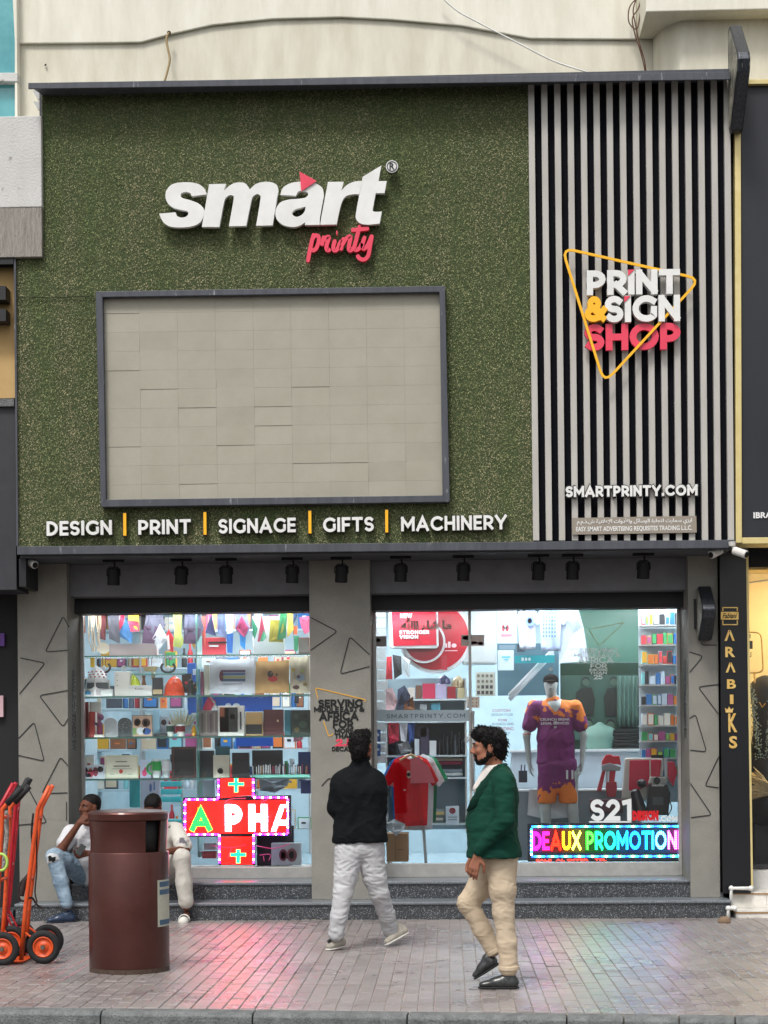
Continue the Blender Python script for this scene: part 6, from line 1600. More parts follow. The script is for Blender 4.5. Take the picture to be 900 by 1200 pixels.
# top row: flags, pennants and bags hanging over the top shelf
FL = 'flags and bags hanging above the top shelf'
rail = thing('hanging_rail', 'thin rail at the top of the left window that carries the flags', 'rail', tuple(U(230, 714, 1.16)))
MB().tube([U(97, 714.5, 1.16), U(366, 713, 1.16)], .008, n=6).build('rail', m_alu, rail, smooth=True)
for nm, lab, pts, col, st in (
 ('pennant', 'small orange pennant at the far left end of the flag row', L1((85,130),(108,180),(112,290),(92,290)), '#d8542a', []),
 ('cloth_strip', 'maroon cloth strip beside the bundle of cream cords', L1((210,120),(250,130),(245,340),(212,330)), '#6b2a30', []),
 ('mesh_bag', 'dark grey drawstring bag behind the striped flag', L1((255,120),(330,120),(340,360),(270,330)), '#4a4c55', []),
 ('flag', 'yellow, white and red flag slanting at the left of the flag row', L1((283,120),(375,120),(368,220),(330,292),(285,255)), '#d9d5d0', [(L1((283,122),(312,122),(306,200),(285,250)), '#e3bd17'), (L1((350,122),(375,122),(366,222),(332,290),(318,270),(345,200)), '#c9284b')]),
 ('pennant', 'light blue pointed pennant left of the yellow and pink flag', L1((375,185),(425,300),(418,358),(320,305)), '#3f7fb8', []),
 ('flag', 'flag with a yellow upper and pink lower half', L1((388,115),(462,115),(468,275),(410,282)), '#dcc43a', [(L1((398,210),(466,215),(468,278),(412,284)), '#d8405f')]),
 ('mesh_bag', 'plum and grey drawstring bag left of the white diamond pennant', L1((520,120),(600,120),(640,240),(570,362),(488,358),(500,260)), '#5d5f70', [(L1((500,245),(600,250),(568,362),(488,360)), '#4c3550')]),
 ('pennant', 'white diamond shaped pennant in front of the plum bag', L1((605,230),(655,330),(595,402),(550,340)), '#cfd2d8', []),
 ('pennant', 'narrow red and white pennant right of the white diamond', L1((660,265),(700,330),(690,420),(652,400),(645,300)), '#c0202c', [(L1((648,320),(662,300),(672,400),(655,400)), '#d8d8d8')]),
 ('scarf', 'lime yellow scarf draped with frayed lower end', L1((680,110),(750,110),(745,300),(768,350),(740,390),(690,380),(700,260)), '#b9c46c', []),
 ('mesh_bag', 'dusky grey drawstring bag right of the lime scarf', L1((770,120),(860,120),(895,260),(850,365),(760,360)), '#62657a', [(L1((762,260),(880,262),(850,365),(762,362)), '#553f5c')]),
 ('pennant', 'mustard pennant with a dark edge in front of the dusky bag', L1((825,215),(838,300),(835,402),(797,335)), '#d89a1e', []),
 ('pennant', 'coral pennant at the glass divider', L1((880,180),(905,180),(905,400),(885,395)), '#d05a50', []),
 ('pennant', 'navy and orange pennant just right of the glass divider', L2((100,170),(132,312),(60,290),(75,230)), '#28305e', [(L2((40,200),(62,210),(58,300),(36,310)), '#d88640')]),
 ('pennant', 'pale yellow long pennant in the right bay of the flag row', L2((98,120),(142,120),(126,290)), '#d6c65e', []),
 ('cloth_strip', 'slate blue cloth strip beside the white sail flag', L2((135,120),(185,120),(200,330),(140,300)), '#5d6c8e', []),
 ('flag', 'white flag like a sail with a blue lower piece', L2((185,120),(248,120),(240,290),(205,302)), '#c6cdd2', [(L2((200,300),(245,292),(238,425),(205,420)), '#2c6fc0')]),
 ('flag', 'grey blue striped flag above the bright blue pennant', L2((250,115),(325,115),(355,260),(320,325),(255,270)), '#6a7597', [(L2((300,180),(345,260),(318,322),(262,262)), '#8f2a55')]),
 ('pennant', 'bright blue pennant low in the right bay', L2((285,300),(328,310),(320,405),(290,370)), '#2a8fd8', []),
 ('pennant', 'salmon orange pennant with a pointed tip', L2((320,110),(362,110),(350,262)), '#df8560', []),
 ('pennant', 'green and white pennant beside the glass pane joint', L2((368,190),(405,262),(385,335),(370,300)), '#1c7c5c', []),
 ('pennant', 'red and green pennant left of the olive bag', L2((430,170),(462,320),(440,345),(405,350)), '#a43a55', [(L2((445,270),(464,320),(440,345),(420,348)), '#4c9a78')]),
 ('bag', 'olive green flat bag with dark vertical print', L2((488,205),(578,208),(572,352),(480,350)), '#8a8424', []),
 ('pennant', 'dark green pennant overlapping the olive bag', L2((560,110),(600,170),(590,325),(535,338)), '#1d6e43', []),
 ('pennant', 'yellow pennant with navy upper corner right of the green one', L2((600,110),(645,180),(640,270),(600,325)), '#c9b64c', [(L2((630,120),(680,140),(640,240)), '#1d3a5c')]),
 ('pennant', 'small orange square pennant under the navy one', L2((638,245),(668,245),(665,302),(640,300)), '#e06a35', []),
 ('pennant', 'green narrow pennant lowest at the right end', L2((640,310),(678,312),(668,410),(645,412)), '#2f8f62', []),
 ('scarf', 'bright pink ruffled scarf at the right end of the flag row', L2((680,190),(745,180),(745,285),(715,300),(690,250)), '#c9587e', [])):
    o_ = cloth_poly(nm, lab, nm.replace('_', ' '), pts, col, 1.08+.02*(hash(lab[0:3]) % 3), stripes=st, group=FL) if False else cloth_poly(nm, lab, nm.replace('_', ' '), pts, col, 1.1+.012*(len(lab) % 4), stripes=st, group=FL)
    tp = min(pts, key=lambda p: p[1])
    if tp[1] > 712: MB().tube([U(tp[0], tp[1]+1, 1.11), U(tp[0], 714, 1.16)], .002, n=4).build('string', m_dk, o_)
cords = thing('lanyard_bundle', 'bundle of cream lanyard cords hanging at the left end of the window', 'lanyards', tuple(U(108, 716, 1.06)))
for k in range(9):
    x_ = 104+k*1.6; MB().tube([U(a, b, 1.07+.004*k) for a, b in smooth_path([(x_, 714), (x_+1.5*math.sin(k), 730), (x_+3*math.sin(k*2.3), 748), (x_+3+2*math.cos(k), 764)])], .005, n=5).build('cord', cm('#c7b59a', .8), cords, smooth=True)
dsk = thing('round_plaque', 'round cream plaque leaning in front of the lanyards', 'plaque', tuple(U(121, 766, 1.09)))
c_ = U(121, 759.5, 1.09); MB().cyl(c_+Vector((0, .01, 0)), c_-Vector((0, .002, 0)), .058, n=28).build('disc', cm('#c5bba6'), dsk)
boxy('gift_box', 'long dusty pink box lying on the top shelf under the pennants', 'box', 128, 184, 754.5, 0, '#b3a2a0', .12, 1.22)
boxy('card_box', 'red card with a black bar standing on the top shelf', 'card', 237, 265, 747, 0, '#cf3a48', .02, 1.12, mk=[(244, 752, 268, 754, '#14141a'), (245, 756, 256, 758, '#d8d8d8')])
boxy('light_panel', 'white luminous backing sheet behind the right flags', 'sheet', 297, 334, 722, 0, '#d9e6e6', .01, 1.3)
boxy('card_box', 'brown and grey cards stacked at the right end of the top shelf', 'cards', 350, 363, 747, 0, '#8d6c5c', .06, 1.2, col2='#77706c')
# second row
helmet('white embossed hard hat with red lattice print, resting on the grey one', 98, 130, 782, 1, '#d8d4d2', lift=.0, Y=1.22)
hh, a, c_, z0, z1 = slot('cap', 'white and grey peaked cap under the lattice hard hat', 'cap', 98, 132, 800, 1, 1.14)
MB().box(a, c_, 1.11, 1.2, z0, z0+(z1-z0)*.55).build('cap_base', cm('#cfd0cc'), hh, bevel=.01); MB().box(a+.04, c_-.05, 1.1, 1.2, z0+(z1-z0)*.56, z1).build('cap_band', cm('#474d50'), hh, bevel=.005)
MB().box(a+.02, a+.08, 1.097, 1.1, z0+.02, z0+.05).build('cap_mark', cm('#2f6d8d'), hh)
for k in range(14):
    t = -.9+1.8*k/13; c0_ = U(114+13*math.sin(t), 791.5+3*(k % 3-1)-1.5*math.cos(t*1.2), 1.095); 
    MB().ell(c0_, (.011, .006, .007), 6, 4).build('lattice_mark', cm('#a83a4c'), hh)
boxy('carton', 'tall white carton with dots beside the hard hats', 'box', 134, 152, 787, 1, '#cfc9c0', .1, 1.16, mk=[(137, 791, 138, 792, '#555555'), (137, 797, 138, 798, '#555555'), (137, 803, 138, 804, '#555555')])
helmet('lime yellow hard hat half hidden behind the white cartons', 146, 167, 792, 1, '#c4d02a', Y=1.3)
boxy('carton', 'low white carton with small logo in front of the lime hard hat', 'box', 150.5, 178, 803, 1, '#c8c5bf', .12, 1.13, mk=[(158, 806, 160, 808, '#8a8a8a'), (161, 807, 168, 808, '#8a8a8a')])
r_ = boxy('desk_calendar', 'black desk calendar on a kraft base between carton and orange hard hat', 'calendar', 178.5, 190.5, 794, 1, '#26282d', .05, 1.15); 
marks(r_, [(179, 808, 190, 813.5, '#a38c68')], 1.143)
helmet('orange red hard hat on the second shelf', 191.5, 217.5, 793.5, 1, '#d8431c', Y=1.22)
r_, a, c_, z0, z1 = slot('black_figurine', 'small knobbly black figurine beside the orange hard hat', 'figurine', 217, 230, 794, 1, 1.16)
F_ = SDF(.006, .012); cx = (a+c_)/2
F_.cap((cx, 1.16, z0+.02), (cx, 1.16, z0+.1), .03, .026); F_.ell((cx, 1.16, z0+.14), (.025, .022, .028)); F_.cap((cx-.05, 1.16, z0+.09), (cx-.02, 1.16, z0+.11), .014); F_.cap((cx+.05, 1.16, z0+.12), (cx+.02, 1.16, z0+.1), .014); F_.cap((cx-.02, 1.16, z0), (cx+.03, 1.16, z0+.005), .018)
sdf_obj(F_, 'figure', cm('#131417', .4), r_)
for k, (x_, w_, lab, col) in enumerate(((122, 14, 'white horseshoe trophy with brown ribbon hanging above the lattice hard hat', '#3a2a2a'), (145, 8, 'small round white medal hanging on a dark ribbon', '#d0d0d0'), (176, 18, 'wooden boat shaped plaque hanging above the black calendar', '#c2a878'), (197, 16, 'black and white wreath shaped emblem hanging above the orange hard hat', '#1a1c22'))):
    r_ = thing('hanging_emblem', lab, 'emblem', tuple(U(x_, 788, 1.34)))
    MB().tube([U(x_-2, 770, 1.34), U(x_-1.5, 780, 1.34)], .004, n=4).build('ribbon', cm('#4c3030'), r_); MB().tube([U(x_+2, 770, 1.34), U(x_+1.5, 780, 1.34)], .004, n=4).build('ribbon', cm('#4c3030'), r_)
    if k == 2: quad([(x_-9, 781), (x_+9, 781), (x_+6, 787), (x_-6, 787)], 1.33, 1.35).build('plaque', cm(col), r_, bevel=.003)
    elif k == 1: c0_ = U(x_, 783, 1.34); MB().cyl(c0_, c0_+Vector((0, .01, 0)), .028, n=18).build('medal', cm(col), r_)
    else:
        pts_ = [(x_+w_/2*math.cos(t), 782-5.5*math.sin(t)*1.1) for t in [math.pi*(.75+i*1.5/14) for i in range(15)]]
        MB().tube([U(q[0], q[1], 1.335) for q in pts_], .012, n=6).build('ring', cm(col), r_, smooth=True); c0_ = U(x_, 783, 1.34); MB().ell(c0_, (.02, .01, .028), 10, 6).build('centre', cm('#d8d8d8'), r_)
r_ = thing('small_shelf', 'small glass shelf under the hanging emblems in the left bay', 'shelf', tuple(U(180, 790, 1.3)))
a, c_, z0, z1 = RX(150, 789, 217, 790.5, 1.3); MB().box(a, c_, 1.3, 1.45, z0, z1).build('shelf_plate', m_shelf, r_)
boxy('card_stand', 'yellow card strip hanging above the cap at the left end', 'card', 106, 111, 769, 782, '#d0a72c', .01, 1.2)
boxy('blue_board', 'tall blue board behind the black figurine', 'board', 219.5, 229.5, 777, 842, '#1663c7', .02, 1.45, mk=[(226, 784, 229.5, 791, '#d6e2ee')])
for k, (x0, x1, yt, col, lab) in enumerate(((231.5, 234.5, 784, '#5a8aa8', 'slim steel blue booklet right after the divider on the second shelf'), (234.8, 238.8, 787, '#6b2f4c', 'slim plum booklet beside the steel blue one'), (239.2, 245.5, 779, '#a8a396', 'slim grey marbled booklet left of the white tote'))):
    book(lab, x0, x1, yt, 1, col, name='booklet', cat='booklet', dep=.09)
def tote(label, P_, col, Y=1.1, mk=(), hand=False, name='tote_bag'):
    r_ = thing(name, label, 'bag', tuple(U((P_[2][0]+P_[3][0])/2, P_[2][1], Y)))
    c4 = [U(a, b, Y) for a, b in P_]; n = 8
    def fn(u, v):
        top = c4[0].lerp(c4[1], u); bot = c4[3].lerp(c4[2], u); p = top.lerp(bot, v); bulge = .03*math.sin(math.pi*u)*math.sin(math.pi*min(1, v*1.15))
        return (p.x, Y-bulge+.004*math.sin(u*19+v*3), p.z+.004*math.sin(u*9))
    MB().sheet(fn, n*2, n, th=.05).build('bag', cm(col, .8), r_)
    if mk: marks(r_, mk, Y-.032)
    return r_
tote('white paper bag with a printed stripe logo on the second shelf', [(246, 773), (297.5, 772), (299, 812.5), (245.5, 813)], '#b9bcc2', mk=[(259, 785, 287.5, 788, '#5c4a68'), (258, 788.5, 287.5, 791.5, '#4a6c9a'), (259, 792, 287.5, 795, '#9aa06a'), (260, 795.5, 287.5, 798.5, '#3f5a7c'), (257, 786, 262, 798.5, '#7a2c44', 1), (261, 801, 284, 802, '#77788a')])
tote('tan jute bag with a small red and black figure print', [(299.5, 775), (338.5, 774), (338.5, 811.5), (299, 812.5)], '#a98452', mk=[(314, 792, 325.5, 799, '#c0242c', 1), (313.5, 786, 320, 794, '#1c1512', 1), (316.5, 787, 319, 791, '#d8b090', 1), (323, 789, 325.5, 792.5, '#3a2c20', 1)])
tote('beige bag with scattered floral print beside the pillar', [(339.5, 770), (362.5, 769), (363, 812), (340, 812.5)], '#aca28c', mk=[(341, 783, 346, 787, '#b7a032', 1), (347, 790, 357, 798, '#8fa3b5', 1), (348, 791, 352, 795, '#b85c5c', 1), (343, 803, 351, 808, '#5c3a3c', 1), (355, 800, 360, 804, '#8a7c3a', 1), (352, 784, 356, 788, '#a8b060', 1)])
# third row
for k, (x0, x1, yt, col, lab) in enumerate(((95.5, 99.5, 823, '#7b2622', 'dark red upright folder at the left end of the third shelf'), (100, 103.5, 822.5, '#5c1c1c', 'maroon folder second from the left end'), (104, 111.5, 834, '#9a3a34', 'brick red lower folder with white top label'))):
    r_ = book(lab, x0, x1, yt, 2, col, name='folder', cat='folder', dep=.12)
boxy('white_card', 'white card behind the brick red folder', 'card', 104, 118.5, 822.5, 2, '#cfcdc2', .02, 1.35)
r_, a, c_, z0, z1 = slot('red_figurine', 'red and purple cartoonish trophy figure on the third shelf', 'trophy', 112, 121.5, 829, 2, 1.13)
F_ = SDF(.006, .012); cx = (a+c_)/2; F_.cap((cx, 1.13, z0+.04), (cx, 1.13, z0+.13), .032, .03); F_.ell((cx+.008, 1.13, z0+.2), (.035, .03, .035)); F_.cap((cx-.05, 1.13, z0+.14), (cx, 1.13, z0+.12), .014)
sdf_obj(F_, 'figure', mat('red_plum_paint', '#7a1c34', rough=.4, var='#4a2f5c', vscale=14), r_); MB().box(cx-.05, cx+.05, 1.09, 1.17, z0, z0+.025).build('base', cm('#b8b2a8'), r_)
def archp(label, x0, x1, yt, col, rim):
    r_, a, c_, z0, z1 = slot('arch_plaque', label, 'plaque', x0, x1, yt, 2, 1.13); cx = (a+c_)/2; w_ = (c_-a)/2
    P_ = [(a, z0), (c_, z0)]+[(cx+w_*math.cos(t), z1-w_*.8+w_*.8*math.sin(t)) for t in [i*math.pi/10 for i in range(11)]]
    MB().prism(P_, 1.13, 1.15).build('plaque', cm(rim), r_, bevel=.003); MB().prism([(cx+(p[0]-cx)*.86, z0+.01+(p[1]-z0)*.93) for p in P_], 1.125, 1.129).build('face', mat('speckle_'+col.strip('#'), col, rough=.5, grain=('#888c8c', 60, .6)), r_)
archp('pale grey arched plaque on the third shelf', 121.5, 137.5, 841, '#9c9fa0', '#b8baba'); archp('dark grey arched plaque on the third shelf', 138, 154, 841, '#3c4244', '#4c5254')
picture('couple photo print with green and blue edges on the third shelf', 154.5, 178.5, 838, 2, '#5c6c70', '#c8a58c', mk=[(157, 842, 165, 851, '#4a3226', 1), (158, 843, 164, 851, '#c49478', 1), (166, 842, 176, 852, '#3c2018', 1), (168, 844, 173, 851, '#d8ac90', 1), (160, 852, 170, 861, '#cfd4d8', 1), (167, 853, 177, 861, '#24508c', 1), (155, 853, 160, 861, '#7a9a5c')], fw=.6)
boxy('blue_bottle_box', 'pale blue slim box beside the couple photo', 'box', 179, 187, 832, 2, '#8fb8cc', .05, 1.2)
picture('tilted portrait print of a girl leaning behind the mugs', 187.5, 197, 840, 2, '#b8c4cc', '#a5b0bc', mk=[(189, 843, 195, 850, '#3c2a30', 1), (190, 845, 193, 850, '#c8a090', 1)], Y=1.25, fw=.6)
mug('white mug with black and green band on the third shelf', 195, 203.5, 849, 2, '#c4c8c0', '#1c3c34', handle=0); mug('white mug with red and black band on the third shelf', 207, 216.5, 849, 2, '#c8c6c2', '#6e1c24', handle=0)
boxy('black_tray', 'thin black tray in front of the mugs', 'tray', 180, 196, 859.5, 2, '#15171a', .06, 1.12)
r_, a, c_, z0, z1 = slot('yellow_jug', 'small yellow jug at the divider on the third shelf', 'jug', 224, 230, 848, 2, 1.14); MB().lathe([(.012, 0), (.028, .03), (.024, .07), (.012, .095), (.016, .11)], ((a+c_)/2, 1.14, z0), 16).build('jug', cm('#c88a14', .3), r_, smooth=True)
vs = thing('dried_grass_vase', 'clear vase of pale dried grass plumes behind the mugs', 'vase', tuple(U(212, 863, 1.28)))
vb = U(212, 862, 1.28); MB().lathe([(.03, 0), (.045, .05), (.03, .1), (.035, .12)], tuple(vb), 16).build('vase', cm('#a8c4c4', .2), vs, smooth=True)
for k in range(9):
    t = (k-4)*.16; tip = vb+Vector((math.sin(t)*.25, .01*(k % 3), .22+.06*math.cos(t*3))); MB().tube([vb+Vector((0, 0, .08)), vb.lerp(tip, .6), tip], [.003, .014, .003], n=5).build('plume', cm('#b8b49c', .9), vs, smooth=True)
book('brown and grey marbled notebook just right of the divider', 233, 254.5, 832.5, 2, '#6f6460', mk=[(236, 836, 238, 859, '#4c4240'), (241, 835, 242.5, 859, '#8c8078'), (246, 836, 248.5, 860, '#54494a'), (250.5, 836, 252, 859, '#90857d')])
r_ = boxy('gift_box', 'open white gift box with a rust and black diary and a pen', 'gift box', 255, 286, 827, 2, '#cbc8c0', .06, 1.12)
marks(r_, [(257.5, 829, 268, 858, '#8a4426'), (263, 829, 278.5, 858, '#1f2320'), (257.5, 840, 265.5, 858, '#8a4426'), (269, 836.5, 275.5, 843.5, '#b59a64', 1), (281, 834, 283, 855, '#3a3a3c')], 1.115)
book('tan notebook with a black lower half on the third shelf', 287.5, 307.5, 834.5, 2, '#b08f5c', mk=[(288, 849, 307, 860.5, '#1b1c1c')])
book('maroon leather organiser with a clasp on the third shelf', 308.5, 332, 831.5, 2, '#4a1c1e', mk=[(324.5, 843.5, 326.5, 846, '#b8a078')], spine='#3c1416')
boxy('camouflage_box', 'dark green and black camouflage box beside the pillar on the third shelf', 'box', 341, 363.5, 832, 2, '#1c2a22', .08, 1.12, mk=[(344, 836, 350, 843, '#2f4034', 1), (350, 845, 360, 853, '#344638', 1), (345, 852, 351, 858, '#5c5434', 1), (355, 836, 361, 842, '#0c120e', 1)])
boxy('teal_box', 'narrow teal box between the maroon organiser and the camouflage box', 'box', 333, 340.5, 832, 2, '#1d5c68', .08, 1.14)
boxy('blue_board', 'wide bright blue sign panel standing behind the notebooks of the right bay', 'board', 237, 319, 815.5, 834, '#1560d0', .03, 1.42, mk=[(264, 824, 271, 829, '#d8e6f4', 1), (273, 824, 281, 829, '#d8e6f4', 1)])
cloth_poly('paper_bag', 'pink and white folded paper bag in front of the blue panel', 'bag', L2((40,790),(80,705),(130,740),(100,800),(60,815)), '#d8405c', 1.3, stripes=[(L2((82,708),(110,722),(150,800),(100,800),(125,745)), '#d6d6da')])
boxy('desk_lamp', 'black desk lamp shade with white arm near the pillar', 'lamp', 345, 350, 815.5, 824, '#17191c', .04, 1.2)
# fourth row
picture('family photo print with four people at the left end of the lowest shelf', 95, 122.5, 896.5, 3, '#c8ccd0', '#b8c0c8', mk=[(96.5, 899, 103, 907, '#2c1c1c', 1), (97.5, 901, 102, 907, '#b88870', 1), (102.5, 902, 110, 911, '#b84858', 1), (104, 900, 108, 905, '#a87860', 1), (109, 899, 115, 910, '#883048', 1), (110.5, 900, 114, 904.5, '#b48068', 1), (114, 898, 121, 905, '#241c20', 1), (115.5, 899.5, 119, 904.5, '#a8785c', 1), (100, 906, 107, 911, '#3c4450', 1)], fw=.8)
picture('pale certificate in a cream frame with a small red seal', 123, 161.5, 885, 3, '#c3bfa5', '#cfcdb8', mk=[(135.5, 892, 149, 893.2, '#6c6c60'), (133, 897, 152, 898.6, '#7c7c6e'), (131, 900.5, 154, 901.3, '#9a9a8a'), (139.5, 901.5, 144, 906.5, '#a83428', 1), (129, 907, 134, 907.8, '#9a9a8a'), (150, 907, 155, 907.8, '#9a9a8a')], fw=1.8, name='certificate', cat='certificate')
boxy('greeting_card', 'pale lilac greeting card with a pink bird beside the certificate', 'card', 163.5, 176, 890.5, 3, '#b9c3d8', .01, 1.16, mk=[(166.5, 902, 172, 910, '#c83c6c', 1), (169, 899, 171.5, 903, '#c83c6c', 1)])
mug('green banded steel travel mug on the lowest shelf', 178, 188.5, 889.5, 3, '#a9b2b0', '#1c8a3c', tall=True, handle=1); mug('white banded steel tumbler on the lowest shelf', 189.5, 199, 889.5, 3, '#a5adae', '#c8c8cc', tall=True, handle=0)
picture('dark walnut plaque with mirrored brown frame on the lowest shelf', 200.5, 229.5, 875, 3, '#3a221c', '#130d0f', Y=1.15, fw=3)
r_ = boxy('black_box', 'black flat box with a grey lower band right after the divider', 'box', 232.5, 250, 879.5, 3, '#12161a', .08, 1.2)
book('pale notebook with a round emblem and teal band on the lowest shelf', 249.5, 268, 885, 3, '#bdb8a6', mk=[(255, 900, 261.5, 907, '#3a3c3a', 1), (256, 901, 260.5, 906, '#bdb8a6', 1)], Y=1.12)
book('dark teal notebook behind the pale emblem notebook', 252, 268.5, 874.5, 3, '#16424a', Y=1.2)
book('black notebook standing left of the pens', 271.5, 291.5, 882, 3, '#14161a', Y=1.13, dep=.05)
boxy('black_board', 'black felt board behind the row of pens', 'board', 295, 331, 879, 3, '#101014', .02, 1.3)
RP = random.Random(5)
pen0 = None; stand = thing('pen_stand', 'long clear rack holding the row of pens on the lowest shelf', 'rack', tuple(U(330, 911, 1.12)))
a, c_ = U(296, 905, 1.1).x, U(363, 905, 1.1).x; MB().box(a, c_, 1.1, 1.16, SZ[3]+.001, SZ[3]+.03).build('rack', m_shelf, stand)
for k in range(32):
    x_ = 296.5+k*2.07; col = RP.choice(['#c9cccf', '#c9cccf', '#1a1a1c', '#b9936c', '#d8d8d8', '#2c2c30', '#8f3a4c'])
    p = U(x_, 905, 1.13); p.z = SZ[3]+.032; h_ = .1+RP.uniform(-.015, .012)
    r_ = thing('pen', {'#c9cccf': 'silver', '#1a1a1c': 'black', '#b9936c': 'wooden', '#d8d8d8': 'white', '#2c2c30': 'charcoal', '#8f3a4c': 'wine red'}[col]+' slim pen standing in the pen rack on the lowest shelf', 'pen', tuple(p), 'pens in the rack on the lowest shelf')
    ln = Vector((RP.uniform(-.006, .006), 0, h_)); MB().cyl(p, p+ln*.9, .005, n=6).build('barrel', cm(col, .3), r_); MB().cyl(p+ln*.9, p+ln*1.05, .006, .004, n=6).build('cap', cm('#1a1a1c', .3), r_)
boxy('navy_box', 'navy blue box between pens and pillar', 'box', 349, 363.5, 881, 3, '#152a5c', .05, 1.3)
cloth_poly('scarf', 'pink and brown scarf draped over a stand beside the pillar', 'scarf', L2((640,875),(680,850),(725,880),(700,1000),(640,1010)), '#c78a9a', 1.28, stripes=[(L2((655,850),(700,850),(690,905),(650,890)), '#6e4436')])
boxy('blue_board', 'ragged blue panel behind the pens of the right bay', 'board', 276, 319.5, 863.5, 874.5, '#1862d4', .02, 1.6)
ORDS = 'first second third fourth fifth sixth seventh eighth ninth tenth eleventh twelfth thirteenth fourteenth fifteenth sixteenth seventeenth eighteenth nineteenth twentieth'.split()
ORDS += ['twenty-'+o for o in ORDS[:9]]+['thirtieth']+['thirty-'+o for o in ORDS[:9]]+['fortieth']+['forty-'+o for o in ORDS[:9]]
# second rows on the shelves and the racks further back
def clutter(rows, xs0, xs1, Y, names, where, seed, hmax, grp, wr_=(5, 12)):
    R_ = random.Random(seed); cols = pal+[('#5c6c80', 'slate'), ('#c8b89c', 'beige'), ('#8c5a3c', 'brown'), ('#d8dde0', 'white'), ('#b8c8d0', 'pale grey'), ('#3c4450', 'charcoal')]
    for k, (y, rn_) in enumerate(rows):
        x_ = xs0+R_.uniform(0, 4); j = 0
        while x_ < xs1-6:
            w_ = R_.uniform(*wr_); h_ = R_.uniform(.4, 1)*hmax; col, cn = R_.choice(cols); kind = R_.choice(names); lab = '%s %s, %s from the left on %s %s' % (cn, kind, ORDS[j], rn_, where)
            if kind in ('box', 'carton', 'folder'): boxy(kind, lab, kind, x_, x_+w_-.7, y-h_, y, col, .06, Y, col2=R_.choice(cols)[0] if R_.random() < .6 else None, group=grp, bev=.002, mk=[(x_+w_*.3, y-h_*.6, x_+w_*.6, y-h_*.45, R_.choice(cols)[0])])
            else:
                w_ = min(w_, 7); r_, a, c_, z0, z1 = slot(kind, lab, kind, x_, x_+w_-.7, y-h_, y, Y, grp); q = (c_-a)/2; h2 = z1-z0
                pr_ = {'bottle': [(q*.9, 0), (q, .01), (q, h2*.6), (q*.4, h2*.78), (q*.4, h2)], 'vase': [(q*.5, 0), (q, h2*.35), (q*.5, h2*.8), (q*.75, h2)], 'trophy': [(q, 0), (q, h2*.1), (q*.25, h2*.16), (q*.25, h2*.5), (q*.9, h2*.7), (q, h2)]}[kind]
                MB().lathe(pr_, ((a+c_)/2, Y+.05, z0), 12).build('vessel', cm(col, .3), r_, smooth=True)
            x_ += w_+(R_.uniform(0, 7) if R_.random() < .35 else 0); j += 1
pal = [('#2c6fae', 'blue'), ('#cf3540', 'red'), ('#d8a428', 'amber'), ('#e0dccf', 'off-white'), ('#3c9a5c', 'green'), ('#d87838', 'orange'), ('#1c2026', 'black'), ('#7cc4c8', 'aqua'), ('#a04a7c', 'magenta')]
clutter([(U2, n) for U2, n in ((812, 'the second'), (860, 'the third'), (909, 'the lowest'))], 98, 362, 1.31, ('box', 'bottle', 'vase', 'trophy', 'folder'), 'shelf, rear row', 4, 26, 'goods in the rear rows of the left window')
brk = thing('back_rack', 'wide white rack of goods deep behind the left window', 'rack', tuple(U(230, 1000, 3.0)))
for y in (738, 782, 830, 878, 925, 972): a, c_, z0, z1 = RX(98, y, 362, y+2, 3.0); MB().box(a, c_, 3.0, 3.25, z0, z1).build('shelf', cm('#a9bcc4', .3), brk)
for x_ in (98, 164, 231, 297, 361): a, c_, z0, z1 = RX(x_, 722, x_+2, 1000, 2.99); MB().box(a, c_, 2.99, 3.25, z0, z1).build('upright', m_alu, brk)
clutter([(y-.2, n) for y, n in ((738, 'the top'), (782, 'the second'), (830, 'the third'), (878, 'the fourth'), (925, 'the fifth'), (972, 'the lowest'))], 100, 360, 3.02, ('box', 'carton', 'bottle', 'folder'), 'shelf of the back rack', 9, 30, 'goods on the back rack', (8, 19))
# below the lowest shelf: things seen behind the sign
boxy('turquoise_banner', 'turquoise narrow panel hanging below the lowest shelf', 'panel', 151, 163.5, 914, 946, '#1f9aa0', .02, 1.7)
boxy('roller_banner', 'pale lilac banner with blue ink drawing below the lowest shelf', 'banner', 165, 187, 914, 1010, '#b4bcd0', .02, 1.75, mk=[(175, 918, 178, 928, '#4a6aa0', 1), (180, 916, 181.5, 926, '#4a6aa0')])
def chair_back(label, x0, x1, yt, yb, Y=2.2):
    r_ = thing('turquoise_chair', label, 'chair', tuple(U((x0+x1)/2, yb+40, Y)), 'turquoise chairs inside the shop'); 
    for k in range(3):
        a, c_, z0, z1 = RX(x0, yt+k*(yb-yt)/3+1.5, x1, yt+(k+1)*(yb-yt)/3-1, Y); MB().box(a, c_, Y, Y+.02, z0, z1).build('back_slat', cm('#3fb0b4', .3), r_, bevel=.008)
    a, c_, z0, z1 = RX(x0, yt, x1, yb+45, Y)
    for q in (a, c_): MB().cyl((q, Y+.03, z0), (q, Y+.03, z1), .014).build('leg', m_alu, r_)
    MB().box(a, c_, Y, Y+.4, z0+(z1-z0)*.3, z0+(z1-z0)*.3+.03).build('seat', cm('#3fb0b4', .3), r_)
chair_back('turquoise chair with slatted back between the seated men', 188, 213, 914, 941)
boxy('white_carton', 'white carton with grey blue lines right of the divider below the shelves', 'carton', 231, 251.5, 914, 934, '#b9c6d4', .1, 1.5)
cloth_poly('umbrella', 'folded silver grey umbrella cloth behind the cross sign', 'umbrella', L2((410,1240),(470,1255),(620,1240),(600,1300),(520,1345),(420,1330)), '#77828c', 1.5)
